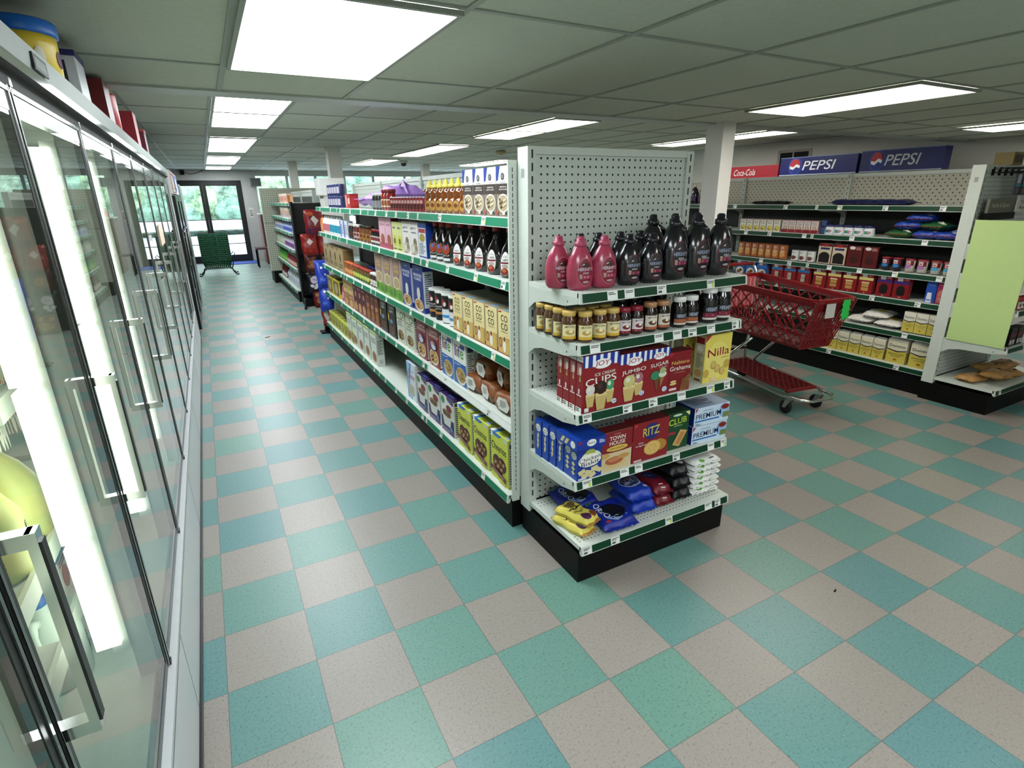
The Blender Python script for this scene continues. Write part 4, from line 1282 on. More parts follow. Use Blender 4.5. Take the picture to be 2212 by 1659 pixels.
# ---- second shelf: topping jars
z = E_LEV[2]
JP = [(0, 0), (.027, 0), (.0315, .006), (.032, .075), (.030, .09), (.024, .102), (.0235, .108)]
def jar(cont, lidc, art, s=1.0, ribs=False):
    p = [(r * s, q * s) for r, q in JP]
    body = vessel_mb(p, mat(cont, .12, coat=.6, noise=.05), 1, 1, art, .014 * s, .072 * s, 1.9, 20)
    lid = cap_mb([(.0265 * s, .104 * s), (.028 * s, .105 * s), (.028 * s, .122 * s), (.026 * s, .124 * s), (0, .124 * s)], mat(lidc, .35), 20)
    return body, lid
def topping(bg, ink, band):
    return [('r', .0, 0, 1, 1, bg), ('p', [(0, .35), (.45, 1), (0, 1)], '#d9c87a'), ('t', .55, .82, .74, "SMUCKER'S", '#3a2a1c', {'h': .14, 'arc': .4}), ('e', .55, .48, .3, .17, band), ('e', .6, .55, .13, .1, '#f3ead0'), ('r', 0, 0, 1, .2, ink), ('l', .3, .05, .8, .16, 1, '#f5ecd8')]
pos = [(1.365, .29), (1.413, .27), (1.472, .255), (1.543, .262), (1.607, .262)]
body, lid = jar('#4e2c10', '#d2b060', topping('#ece2b4', '#d8b23c', '#c9a75a'))
LB = ['brown topping jar with gold lid, ' + k for k in ('leftmost on the endcap second shelf', 'second from left on the endcap second shelf', 'third from left on the endcap second shelf', 'fourth in the front row, endcap second shelf', 'fifth in the front row, endcap second shelf', 'behind the leftmost, endcap second shelf', 'against the pegboard at the left, endcap second shelf', 'back rank behind the third, endcap second shelf', 'back rank behind the fourth, endcap second shelf', 'back rank behind the fifth, endcap second shelf')]
pos += [(1.425, .345), (1.44, .43), (1.50, .335), (1.57, .34), (1.635, .335)]
pos[0] = (1.413 + .0, .30); pos[1] = (1.42, .262)
pos = [(1.37 + .045, .30), (1.405 + .045, .235 + .01)][:0] + [(1.425, .372), (1.425, .302), (1.472, .258), (1.543, .258), (1.608, .258), (1.43, .445), (1.43, .515), (1.497, .335), (1.562, .335), (1.628, .335)]
goods(body, 'topping_jar', [(x, y, z) for x, y in pos], -.5, '', 'jar', 'topping jars on the endcap second shelf', '', [('lid', lid)], labels=LB, jit=.2)
def jarpair(cont, lidc, art, xs, desc, s=1.0, rank=True):
    body, lid = jar(cont, lidc, art, s)
    goods(body, 'topping_jar', [(x, .262, z) for x in xs], -.3, desc, 'jar', 'topping jars on the endcap second shelf', PL['e2'], [('lid', lid)], jit=.1)
jarpair('#1c0a0a', '#8d2033', topping('#e9dde0', '#8d2033', '#7c1f33'), (1.672, 1.738), 'dark topping jar with red lid', .95)
jarpair('#1d0f08', '#b4825c', topping('#eadfd2', '#b46a48', '#6a3a22'), (1.812, 1.884), 'dark topping jar with tan lid', 1.02)
HT = lambda b2: [('r', 0, 0, 1, .8, '#181420'), ('t', .55, .62, .74, "HERSHEY'S", '#cfd8ea', {'h': .24}), ('r', 0, .14, 1, .4, b2), ('l', .2, .2, .8, .34, 1, '#e8d8cc'), ('r', 0, 0, 1, .12, '#e2d8d0')]
jarpair('#120c0c', '#eceae6', HT('#b46a48'), (1.978, 2.05), 'black fudge jar with white lid and copper band', 1.08)
jarpair('#0d0a0e', '#eceae6', HT('#8d2244'), (2.158, 2.245), 'large black fudge jar with white lid', 1.30)
body, lid = jar('#0d0a0e', '#18181a', HT('#8d2244'), 1.3)
goods(body, 'topping_jar', [(2.15, .355, z)], -.3, '', 'jar', 'topping jars on the endcap second shelf', '', [('lid', lid)], labels=['black lidded fudge jar behind the large white-lid pair, endcap second shelf'])
# dark jars further back
body, lid = jar('#120b0a', '#141416', HT('#5a3a2a'), 1.1)
goods(body, 'topping_jar', [(x, .36, z) for x in (1.73, 1.80, 1.88, 1.955)], -.3, 'dark back-rank topping jar with black lid', 'jar', 'topping jars on the endcap second shelf', PL['e2'], [('lid', lid)])

# ---- third shelf: cone boxes
z = E_LEV[1]
RED = '#96202a'
def awning(u0, u1, v0, v1, n):
    it = [('r', u0, v0, u1, v1, '#1f3f9e')]
    for i in range(n):
        a = u0 + (u1 - u0) * (i + .28) / n
        it.append(('p', [(a, v1), (a + (u1 - u0) / n * .42, v1), (a + (u1 - u0) / n * .38, v0), (a - .005, v0)], '#eef0f2'))
    return it
def cone(u, v, w, h, sc):
    return [('p', [(u - w * .33, v), (u + w * .33, v), (u + w * .5, v + h * .45), (u + w * .48, v + h * .62), (u - w * .48, v + h * .62), (u - w * .5, v + h * .45)], '#cdb87c'), ('r', u - w * .5, v + h * .5, u + w * .5, v + h * .62, '#e0cf96'), ('e', u, v + h * .8, w * .5, h * .24, sc), ('e', u - w * .12, v + h * .86, w * .2, h * .1, '#e8e4d4' if sc != '#3a2018' else '#5a3a2c')]
SPINE = [('r', 0, .9, 1, 1, '#eceee9'), ('t', .5, .945, .8, 'St.Jude', '#1c1c20', {'h': .045}), ('l', .15, .66, .85, .86, 8, '#d9a8a4'), ('e', .62, .74, .2, .07, '#e6dccb'), ('p', [(.5, .56), (.74, .56), (.63, .7)], '#c9b078'), ('e', .5, .40, .12, .03, '#f0e6e4'), ('p', [(.36, .34), (.64, .34), (.5, .41)], '#f0e6e4'), ('r', .15, .30, .9, .325, '#e8d0ce'), ('r', .05, 0, .95, .1, '#eceee9'), ('l', .12, .02, .88, .09, 2, '#303234')]
front = awning(0, 1, .80, 1, 5) + [('e', .52, .835, .25, .085, '#f2f2f2'), ('t', .52, .835, .40, 'JOY', '#a8284a', {'h': .11, 'sl': .15}), ('t', .60, .665, .56, 'ICE CREAM', '#f0ece4', {'h': .052, 'rot': 3}), ('t', .50, .55, .86, 'CUPS', '#f0ece4', {'h': .13, 'rot': 4})] + cone(.76, .12, .22, .40, '#4fa377') + cone(.2, .1, .25, .38, '#d9d8d0') + cone(.5, .02, .32, .50, '#3a2018') + [('e', .88, .13, .07, .045, '#dbe4f2'), ('t', .88, .13, .08, '24', '#1f3f9e'), ('r', .04, .03, .16, .1, '#e8e8e4')]
cb = carton_mb(.182, .045, .245, RED, front, left=SPINE, top=[('r', 0, 0, 1, 1, '#7d1620')])
goods(cb, 'cone_box', [(1.53, .238 + k * .048, z) for k in range(4)], 0, '', 'box', 'ice cream cup boxes on the endcap third shelf', '', jit=.0,
      labels=['red ice cream cups box, front of the file at the left, endcap third shelf', 'red ice cream cups box, second in the file of four, endcap third shelf', 'red ice cream cups box, third in the file of four, endcap third shelf', 'red ice cream cups box, last of the file, nearest the pegboard'])
front = awning(0, 1, .80, 1, 5) + [('e', .52, .835, .28, .085, '#f2f2f2'), ('t', .52, .835, .44, 'JOY', '#a8284a', {'h': .11, 'sl': .15}), ('t', .52, .64, .84, 'JUMBO', '#f0ece4', {'h': .095, 'rot': 3}), ('t', .58, .545, .36, 'CUPS', '#f0ece4', {'rot': 3})] + cone(.7, .14, .3, .44, '#b07a86') + cone(.36, .06, .4, .5, '#cfc88a') + [('e', .82, .17, .09, .05, '#dbe4f2'), ('t', .82, .17, .1, '12', '#1f3f9e')]
goods(carton_mb(.156, .06, .225, RED, front, left=SPINE, top=[('r', 0, 0, 1, 1, '#6d131c')]), 'cone_box', [(1.70, .246, z)], 0, '', 'box', None, '', labels=['red jumbo cups box with two ice cream cones, endcap third shelf'], jit=0)
front = awning(0, 1, .82, 1, 4) + [('e', .52, .855, .27, .075, '#f2f2f2'), ('t', .52, .855, .42, 'JOY', '#a8284a', {'h': .1, 'sl': .15}), ('t', .54, .68, .8, 'SUGAR', '#f0ece4', {'h': .075, 'rot': 4}), ('t', .7, .61, .36, 'CONES', '#d9c8c4', {'h': .025, 'rot': 4}), ('p', [(.30, .42), (.58, .42), (.46, .12)], '#7a5436'), ('e', .38, .46, .22, .09, '#3f8f6b'), ('p', [(.56, .45), (.84, .45), (.62, .18)], '#a07a4c'), ('e', .70, .46, .18, .06, '#d9dccb'), ('e', .70, .54, .15, .06, '#a9bb88'), ('e', .82, .14, .11, .055, '#dbe4f2'), ('t', .82, .14, .12, '12', '#1f3f9e')]
goods(carton_mb(.128, .06, .222, RED, front, left=SPINE, top=[('r', 0, 0, 1, 1, '#6d131c')]), 'cone_box', [(1.845, .25, z)], 0, '', 'box', None, '', labels=['red sugar cones box between the jumbo cups and graham boxes, endcap third shelf'], jit=0)
front = [('p', [(0, 1), (.22, 1), (0, .88)], '#c0283a'), ('t', .5, .74, .8, 'Nabisco', '#dcc06a', {'h': .085}), ('t', .5, .60, .94, 'Grahams', '#f2efe6', {'h': .105}), ('t', .5, .49, .5, 'ORIGINAL', '#c99a8a', {'h': .03}), ('p', [(.55, 0), (.95, .05), (1, .42), (.62, .30)], '#9a6c3e'), ('l', .6, .05, .96, .34, 7, '#6d4a28'), ('e', .22, .22, .16, .03, '#dcc48a'), ('e', .22, .28, .14, .03, '#dcc48a'), ('r', .05, .06, .38, .12, '#e3cdd0')]
goods(carton_mb(.132, .06, .19, '#8a1a26', front, left=SPINE[3:6], top=[('r', 0, 0, 1, 1, '#5c1018')]), 'cracker_box', [(1.978, .252, z)], 0, '', 'box', None, '', labels=['dark red graham cracker box at right of the red cone boxes, endcap third shelf'], jit=0)
# shorter red boxes behind the front ones
goods(carton_mb(.15, .06, .215, '#7f1a24', top=[('r', 0, 0, 1, 1, '#5c1018'), ('r', .2, .3, .8, .7, '#40101a')]), 'cone_box', [(1.70, .312, z), (1.855, .316, z)], 0, 'red box in the second rank with dark lid', 'box', 'second-rank red boxes on the endcap third shelf', PL['e3'], jit=0)
front = [('e', .5, .45, .46, .40, '#e8dc84'), ('p', [(0, 1), (.2, 1), (0, .87)], '#b5243a'), ('t', .52, .63, .82, 'Nilla', '#9c1f2a', {'h': .17, 'rot': 2}), ('t', .78, .5, .3, 'wafers', '#b06a3a', {'h': .035})] + [('e', u, v, .11, .09, '#c9ab58') for u, v in ((.36, .36), (.52, .27), (.72, .2), (.1, .2), (.88, .34))] + [('e', u - .01, v + .01, .085, .07, '#d9c078') for u, v in ((.36, .36), (.52, .27), (.72, .2))] + [('r', .3, .02, .5, .08, '#e8c8b8')]
left = [('r', .1, .82, .9, .95, '#9c2a30'), ('e', .5, .72, .3, .06, '#e8e0d0'), ('l', .2, .3, .85, .62, 12, '#8f8a6c'), ('e', .5, .2, .35, .08, '#c4a05a'), ('r', .2, .03, .8, .07, '#7a2028')]
nb = carton_mb(.172, .062, .23, '#e2d46e', front, left=[('r', 0, 0, 1, 1, '#cfc9a0')] + left, top=[('r', 0, 0, 1, 1, '#cfc58a')])
goods(nb, 'cookie_box', [(2.238, .275, z), (2.225, .40, z)], 0, '', 'box', 'yellow wafer boxes on the endcap third shelf', '', jit=0, labels=['yellow vanilla wafer box in front at the right end of the endcap third shelf', 'yellow vanilla wafer box standing behind the front one, endcap third shelf'])

# ---- fourth shelf: cracker boxes
z = E_LEV[0]
BL = '#1c55b4'
def chip(u, v, a):
    c, s = math.cos(a), math.sin(a)
    return ('p', [(u + c * x - s * y, v + (s * x + c * y) * .75) for x, y in ((-.14, -.09), (.14, -.09), (.14, .09), (-.14, .09))], '#dcd0a0')
ckf = [('r', 0, 0, 1, 1, '#1a3fa0'), ('p', [(.03, .98), (.2, .98), (.03, .88)], '#b0283c'), ('e', .55, .62, .42, .22, '#e3ead0'), ('e', .52, .80, .2, .1, '#b9c06a'), ('e', .5, .56, .47, .2, '#f2f0e4'), ('t', .5, .615, .86, 'Chicken', '#1b2f6a', {'h': .12, 'rot': 6}), ('t', .52, .48, .74, 'Biskit', '#1b2f6a', {'h': .13, 'rot': 6}), ('t', .5, .37, .3, 'Original', '#7a8a3a', {'h': .03, 'rot': 6})] + [chip(.18, .25, .4), chip(.45, .2, -.3), chip(.7, .28, .2), chip(.85, .22, -.5), chip(.3, .12, .1), chip(.6, .1, .5)] + [('r', .03, .02, .35, .07, '#dfe4ee')]
ckl = [('e', .35, .80, .3, .1, '#eef0ea'), ('t', .35, .83, .5, 'Chicken', '#1b2f6a', {'h': .05}), ('t', .35, .76, .44, 'Biskit', '#1b2f6a', {'h': .05})] + [chip(.35, .6 - k * .12, .5 * (-1) ** k) for k in range(3)]
thin = [('e', .5, .80, .42, .1, '#eef0ea'), ('t', .5, .83, .74, 'Chicken', '#1b2f6a', {'h': .045}), ('t', .5, .76, .64, 'Biskit', '#1b2f6a', {'h': .05}), chip(.5, .58, .5), chip(.5, .44, -.4), chip(.5, .31, .5)]
bk = carton_mb(.128, .10, .155, BL, ckf, left=[('r', 0, 0, 1, 1, BL)] + [('e', .28, .80, .2, .11, '#eef0ea'), ('e', .74, .72, .2, .11, '#eef0ea'), ('t', .28, .83, .34, 'Chicken', '#1b2f6a', {'h': .05}), ('t', .28, .76, .3, 'Biskit', '#1b2f6a', {'h': .05}), ('t', .74, .75, .34, 'Chicken', '#1b2f6a', {'h': .05}), ('t', .74, .68, .3, 'Biskit', '#1b2f6a', {'h': .05})] + [('p', [(u - .14, v), (u, v + .07), (u + .14, v), (u, v - .07)], '#dcd0a0') for u, v in ((.28, .56), (.28, .42), (.28, .28), (.74, .48), (.74, .34), (.74, .2))], top=[('r', 0, 0, 1, 1, '#174aa6')])
goods(bk, 'cracker_box', [(1.49, .268, z)], 0, '', 'box', None, '', jit=0, labels=['blue chicken cracker box standing at the front left of the endcap fourth shelf'])
b2 = carton_mb(.128, .052, .18, BL, ckf, left=[('r', 0, 0, 1, 1, BL)] + thin, top=[('r', 0, 0, 1, 1, '#174aa6')])
goods(b2, 'cracker_box', [(1.488, .348, z), (1.484, .404, z), (1.48, .46, z), (1.476, .516, z)], 0, '', 'box', 'blue cracker boxes in a file on the endcap fourth shelf', '', jit=0,
      labels=['blue cracker box in the file behind the front chicken box, first of four', 'blue cracker box in the file behind the front chicken box, second of four', 'blue cracker box in the file behind the front chicken box, third of four', 'blue cracker box in the file behind the front chicken box, last by the pegboard'])
lay = carton_mb(.15, .155, .045, BL, [('r', 0, 0, 1, 1, '#1a3fa0'), ('p', [(.05, .9), (.2, .9), (.05, .6)], '#b0283c'), ('e', .5, .6, .16, .35, '#eef0ea'), ('t', .5, .6, .24, 'Biskit', '#1b2f6a', {'h': .25}), ('l', .76, .35, .95, .75, 3, '#cfd8ea')], left=[('r', 0, 0, 1, 1, BL), ('p', [(.2, .2), (.32, .8), (.44, .8), (.32, .2)], '#dcd0a0'), ('p', [(.4, .2), (.52, .8), (.64, .8), (.52, .2)], '#dcd0a0'), ('e', .82, .5, .11, .36, '#eef0ea')], top=[('r', 0, 0, 1, 1, '#174aa6')])
goods(lay, 'cracker_box', [(1.478, .270, z + .156)], 0, '', 'box', None, '', jit=0, labels=['blue cracker box lying flat on top of the front chicken cracker box'])
front = [('r', 0, .55, 1, 1, '#8e1f2a'), ('e', .5, .55, .75, .08, '#8e1f2a'), ('t', .5, .93, .2, "Kellogg's", '#e0c0b8', {'h': .03}), ('t', .5, .83, .52, 'TOWN', '#f2eee4', {'h': .10}), ('t', .5, .71, .52, 'HOUSE', '#f2eee4', {'h': .10}), ('e', .5, .57, .36, .07, '#d9bb62'), ('t', .5, .57, .52, 'ORIGINAL', '#3a2a18', {'h': .04}), ('e', .45, .2, .36, .12, '#d9c08a'), ('e', .42, .26, .3, .10, '#b56a48'), ('e', .4, .29, .2, .06, '#c98a66'), ('e', .72, .33, .2, .06, '#c9a060'), ('e', .1, .42, .16, .06, '#d0a868')]
goods(carton_mb(.166, .06, .19, '#d6c6a2', front, left=[('r', 0, .5, 1, 1, '#8e1f2a')] + facts('', '#6a5a44'), top=[('r', 0, 0, 1, 1, '#5e141c')]), 'cracker_box', [(1.64, .252, z)], 0, '', 'box', None, '', jit=0, labels=['maroon and cream cracker box beside the blue boxes, endcap fourth shelf'])
front = [('p', [(.04, .97), (.13, .97), (.04, .88)], '#d8455a'), ('e', .52, .73, .22, .21, '#23307e'), ('t', .50, .74, .46, 'RITZ', '#e0cf5c', {'h': .21, 'sl': .06, 'rot': 3}), ('t', .22, .49, .14, 'the', '#efe6e0', {'h': .04}), ('t', .22, .42, .28, 'original', '#efe6e0', {'h': .05}), ('e', .74, .34, .18, .14, '#c79a4a'), ('e', .78, .32, .18, .14, '#b58a40'), ('e', .55, .30, .24, .185, '#cfa858'), ('e', .55, .30, .215, .165, '#e0c07a')] + [('e', .55 + .1 * math.cos(t), .30 + .08 * math.sin(t), .012, .012, '#9a7434') for t in (0, 1, 2, 3.1, 4.2, 5.2)] + [('r', .04, .03, .25, .08, '#d8c4c4')]
goods(carton_mb(.212, .065, .195, '#941c28', front, left=facts('', '#5a1018'), top=[('r', 0, 0, 1, 1, '#5e0f18')]), 'cracker_box', [(1.838, .258, z)], 0, '', 'box', None, '', jit=0, labels=['wide red round-cracker box in the middle of the endcap fourth shelf'])
front = [('e', .45, .93, .2, .03, '#cfd8c0'), ('t', .48, .77, .8, 'CLUB', '#c9dc4a', {'h': .16, 'rot': 3}), ('t', .5, .65, .4, 'crackers', '#c6d8b0', {'h': .04}), ('r', .0, .43, .4, .5, '#a82a44'), ('p', [(.30, .14), (.62, .06), (.95, .46), (.62, .52)], '#d0b070'), ('p', [(.42, .16), (.6, .12), (.84, .42), (.66, .46)], '#c08a58'), ('p', [(.8, .98), (1, .98), (1, .86)], '#dfe0a8')]
goods(carton_mb(.14, .06, .19, '#14502a', front, left=facts('', '#0c3018'), top=[('r', 0, 0, 1, 1, '#0c3018')]), 'cracker_box', [(2.022, .275, z)], 0, '', 'box', None, '', jit=0, labels=['dark green cracker box left of the pale blue stack, endcap fourth shelf'])
front = [('r', 0, .0, 1, 1, '#cfe0f0'), ('e', .84, .6, .15, .38, '#9cc4ea'), ('p', [(.02, .97), (.1, .97), (.02, .72)], '#b0283c'), ('t', .38, .80, .3, 'ORIGINAL', '#8aa0c0', {'h': .09}), ('t', .40, .52, .72, 'PREMIUM', '#1b2a5e', {'h': .30, 'rot': 2}), ('r', .02, .22, .72, .30, '#2f7fc4'), ('e', .87, .80, .12, .15, '#a33a34'), ('e', .87, .80, .08, .09, '#7d2420'), ('r', .82, .2, 1, .5, '#7f8f58'), ('l', .04, .04, .2, .14, 2, '#5a6a8a')]
pm = carton_mb(.225, .13, .094, '#bcd2ea', front, left=[('r', 0, 0, 1, 1, '#1d3278'), ('l', .1, .2, .4, .8, 5, '#8fa4cc')], top=[('r', 0, 0, 1, 1, '#8fa3b8'), ('l', .1, .2, .7, .8, 5, '#4a5a70')])
goods(pm, 'cracker_box', [(2.225, .295, z), (2.23, .295, z + .096)], -.04, '', 'box', 'pale blue saltine boxes on the endcap fourth shelf', '', jit=0, labels=['lower pale blue saltine box of the stack, right end of the endcap fourth shelf', 'upper pale blue saltine box of the stack, right end of the endcap fourth shelf'])
# ---- base shelf: cookie packs
z = .2
ow = [('e', .55, .45, .3, .28, '#0c0f24'), ('t', .26, .5, .62, 'OREO', '#e3e8f2', {'h': .15, 'rot': -90}), ('p', [(.2, .2), (.45, .08), (.8, .18), (.5, .26)], '#9fb4d8'), ('e', .6, .48, .16, .13, '#171217'), ('r', .05, .85, .2, .92, '#5aa04a'), ('e', .2, .1, .08, .03, '#b8442e')]
OB = '#15309c'
goods(bag_mb(.19, .205, .055, OB, ow, seed=3, boxy=True), 'cookie_pack', [(1.66, .275, z, -.06), (1.60, .484, z, -.03)], 0, '', 'cookie pack', 'blue sandwich cookie packs on the endcap base', '', labels=['blue sandwich cookie pack nearest the front edge of the endcap base', 'blue sandwich cookie pack toward the pegboard, left on the endcap base'])
yw = [('r', .1, .55, .9, .95, '#2c2118'), ('e', .5, .75, .3, .12, '#7d6a3a'), ('t', .5, .42, .8, 'Warfers', '#8a7a2a', {'h': .1})]
yw[2] = ('t', .5, .42, .7, 'Wafers', '#6a5a2a', {'h': .08})
yw += [('e', .3, .15, .22, .12, '#5a2a5c'), ('e', .75, .12, .2, .1, '#8a4a2c')]
goods(bag_mb(.095, .185, .048, '#e0d46c', yw, seed=5, boxy=True, top2='#b88a3c'), 'cookie_pack', [(1.475, .305, z, .22), (1.49, .30, z + .047, .30)], 0, '', 'cookie pack', 'yellow wafer packs on the endcap base', '', labels=['lower yellow wafer cookie pack at the front left of the endcap base', 'upper yellow wafer cookie pack lying on another, front left of endcap base'])
cw = [('e', .5, .55, .4, .26, '#b9c4dc'), ('e', .5, .55, .36, .22, '#14286a'), ('t', .5, .62, .6, 'CHIPS', '#c4a05c', {'h': .1, 'rot': 8}), ('t', .5, .48, .6, 'AHOY!', '#c9d4e6', {'h': .1, 'rot': 8}), ('e', .8, .2, .08, .05, '#e4e0d4'), ('e', .2, .8, .1, .06, '#a07a40')]
goods(bag_mb(.14, .20, .058, '#1a46b4', cw, seed=8, boxy=True), 'cookie_pack', [(1.845, .33, z, -.05), (1.838, .345, z + .058, -.1)], 0, '', 'cookie pack', 'bright blue chip cookie packs on the endcap base', '', labels=['lower bright blue chip cookie pack, middle of the endcap base', 'upper bright blue chip cookie pack stacked on another, middle of the endcap base'])
goods(bag_mb(.105, .20, .055, '#7e1a2e', [('e', .5, .6, .36, .2, '#1d2a5e'), ('t', .5, .6, .5, 'CHIPS', '#b9b4c4', {'h': .09}), ('r', .42, .02, .6, .14, '#e4dcd8')], seed=11, boxy=True), 'cookie_pack', [(1.974, .33, z, -.05), (1.972, .34, z + .055, -.08)], 0, '', 'cookie pack', 'maroon chip cookie packs on the endcap base', '', labels=['lower maroon cookie pack right of the blue packs, endcap base', 'upper maroon cookie pack right of the blue packs, endcap base'])
goods(bag_mb(.115, .22, .06, '#12101a', [('e', .5, .6, .38, .2, '#26305e'), ('t', .5, .6, .55, 'CHIPS', '#8f9cc4', {'h': .09}), ('e', .75, .2, .14, .06, '#e4e2dc'), ('e', .3, .3, .12, .08, '#5a3a2c')], seed=14, boxy=True), 'cookie_pack', [(2.085, .34, z, -.05), (2.088, .345, z + .06, -.08), (2.08, .36, z + .12, -.12)], 0, '', 'cookie pack', 'black cookie packs on the endcap base', '', labels=['lowest black cookie pack of the stack, endcap base', 'middle black cookie pack of the stack, endcap base', 'topmost black cookie pack of the stack, endcap base'])
pts = [(2.238 + .004 * math.sin(k * 2.1), .335, z + k * .032, -.05 + .02 * math.sin(k * 3)) for k in range(6)]
goods(bag_mb(.18, .22, .034, '#e2e4e0', [('e', .32, .04, .08, .035, '#5cae3e'), ('l', .6, .03, .9, .08, 1, '#4a4c48'), ('e', .4, .6, .34, .2, '#6a5a34'), ('e', .3, .66, .1, .08, '#b9a878'), ('e', .5, .55, .1, .08, '#3f3520')], seed=17, crimp=.006, boxy=True), 'cracker_bag', pts, 0, '', 'bag', 'white bags stacked on the endcap base', '',
      labels=['white bag with green dot, %s of the stack at right, endcap base' % q for q in ('lowest', 'second from bottom', 'third from bottom', 'fourth from bottom', 'fifth from bottom', 'topmost')])

# ================================================================== long gondola goods (fronts face the cooler aisle)
XS = 1.405        # front line of goods
def G(mb, name, d, a, b_, n, zz, desc, cat, grp, place, parts=(), x=XS, jit=.03, labels=None, ranks=1):
    tw_ = .55 if parts else 0.0        # round goods are turned a little toward the open end
    pts = [q + (tw_ + random.uniform(-jit, jit),) for q in rowpts(x, d, a, b_, n, zz)]
    out = goods(mb, name, pts, SIDE, desc, cat, grp, place, parts, jit, labels)
    for r in range(1, ranks):
        for i, p in enumerate(pts):
            o = dup(out[0]); o.location = (p[0] + r * (d + .006), p[1], p[2]); o.rotation_euler = (0, 0, SIDE)
            tag(o, desc + ', ' + ordinal(i, n) + ' in %s rank, ' % ('second', 'third')[r - 1] + place, cat, grp)
    return out
# ---- base deck
z = .20; p = PL['m5']
heart = lambda c: [('e', .36, .40, .24, .15, c), ('e', .66, .40, .24, .15, c), ('p', [(.14, .36), (.86, .36), (.5, .08)], c)]
oats = [('e', .18 + .64 * ((k * 37) % 100) / 100, .27 + .2 * ((k * 61) % 100) / 100, .045, .03, ['#c9a878', '#8a6444'][k % 2]) for k in range(22)]
front = [('p', [(0, 1), (.42, 1), (0, .86)], '#eef2ea'), ('p', [(.1, 1), (.66, 1), (.5, .93), (.14, .93)], '#2f86c8'), ('r', .75, .93, .98, .985, '#cfd8e4'), ('t', .48, .72, .86, 'Cheerios', '#15140e', {'h': .16}), ('t', .6, .585, .5, 'TOASTED OATS', '#8a8a30', {'h': .018})] + heart('#5a1f1a') + oats + [('p', [(.05, .30), (.95, .18), (.95, .08), (.05, .20)], '#7d1f26'), ('t', .48, .185, .66, 'CHOLESTEROL', '#e8dcd4', {'h': .04, 'rot': -10}), ('l', .55, .01, .95, .04, 1, '#8d8f38')]
right = [('r', 0, .93, 1, 1, '#d5dc57'), ('t', .5, .955, .8, 'Cheerios', '#15140e', {'h': .03})] + FACTS
front[0] = ('p', [(0, 1), (.42, 1), (0, .86)], '#eef2ea')
top = [('r', 0, 0, 1, 1, '#cdd65a'), ('p', [(0, 1), (.3, 1), (.3, 0), (0, 0)], '#eef2ea'), ('p', [(.16, 0), (.3, 0), (.3, 1), (.16, 1)], '#2f86c8'), ('t', .55, .3, .3, 'Cheerios', '#15140e', {'h': .3}), ('r', .74, .15, .95, .8, '#b9c8d8')]
cb = carton_mb(.195, .065, .275, '#d5dc57', front, right=right, top=top)
G(cb, 'cereal_box', .065, 1.43, .66 + .08, 3, z, 'yellow oat ring cereal box', 'cereal box', 'yellow cereal boxes on the gondola base', p, x=1.375, ranks=2, jit=.0)
front = [('r', 0, .0, 1, .42, '#4a2170'), ('p', [(.45, 1), (1, 1), (1, .84), (.55, .90)], '#3d1a66'), ('t', .76, .935, .4, 'KIT MIX', '#d8cfe8', {'h': .02}), ('e', .18, .86, .15, .1, '#3f8f4c'), ('e', .46, .5, .40, .13, '#eceee8'), ('p', [(.08, .52), (.84, .52), (.72, .2), (.22, .2)], '#e2e4e0'), ('e', .46, .54, .36, .10, '#a88c5e')] + [('e', .2 + .55 * ((k * 41) % 100) / 100, .50 + .1 * ((k * 67) % 100) / 100, .04, .02, ['#5a2030', '#7d6238', '#8d2a3c'][k % 3]) for k in range(16)] + [('e', .7, .72, .22, .09, '#8d2234'), ('e', .85, .2, .1, .06, '#3f9ac8'), ('t', .4, .12, .6, 'RAISIN', '#d8c8e8', {'h': .045}), ('t', .4, .055, .5, 'BRAN', '#d8c8e8', {'h': .045})]
front[2] = ('t', .76, .925, .36, 'RAISIN BRAN', '#d8cfe8', {'h': .018})
top = [('r', 0, 0, 1, 1, '#3d1a66'), ('t', .6, .4, .4, 'RAISIN BRAN', '#6f9ae0', {'h': .3})]
rb = carton_mb(.20, .07, .255, '#e6e8e4', front, right=[('r', 0, 0, 1, 1, '#d3d6cf')] + FACTS + [('r', 0, .95, 1, 1, '#3d1a66')], top=top)
G(rb, 'cereal_box', .07, 2.19, 1.47, 3, z, 'purple raisin bran cereal box', 'cereal box', 'purple cereal boxes on the gondola base', p, x=1.375, ranks=2, jit=.02)
front = [('r', 0, .0, 1, 1, '#e4eaf0'), ('p', [(0, 0), (.55, 0), (.35, .5), (.6, 1), (0, 1)], '#5f9ad0'), ('p', [(.1, 0), (.45, 0), (.25, .5), (.4, 1), (.05, 1)], '#a9cbe8'), ('t', .52, .80, .6, 'Rice', '#2a5aa0', {'h': .05}), ('t', .52, .66, .86, 'Chex', '#c02440', {'h': .16}), ('e', .5, .28, .4, .17, '#d8dcdc'), ('l', .2, .14, .8, .40, 6, '#b9a878')]
cx = carton_mb(.19, .065, .29, '#d6e0ea', front, right=[('t', .5, .93, .8, 'Chex', '#c02440', {'h': .03})] + FACTS[0:1] + [('t', .5, .9, .8, 'Chex', '#8d1f34', {'h': .035})] + FACTS[1:2])
G(cx, 'cereal_box', .065, 2.42, 2.20, 1, z, 'pale blue and white square-cereal box beside the empty space', 'cereal box', None, p, x=1.375, jit=0)
front = [('r', 0, .93, 1, 1, '#b9cf62'), ('t', .5, .79, .74, 'CORN', '#22261e', {'h': .06}), ('t', .5, .70, .84, 'FLAKES', '#22261e', {'h': .06}), ('e', .55, .25, .42, .19, '#e9e4d8'), ('e', .55, .25, .37, .16, '#b98d5c')] + [('e', .28 + .5 * ((k * 31) % 100) / 100, .14 + .2 * ((k * 59) % 100) / 100, .05, .026, ['#8d6238', '#d4ad7c', '#a34a3a'][k % 3]) for k in range(12)]
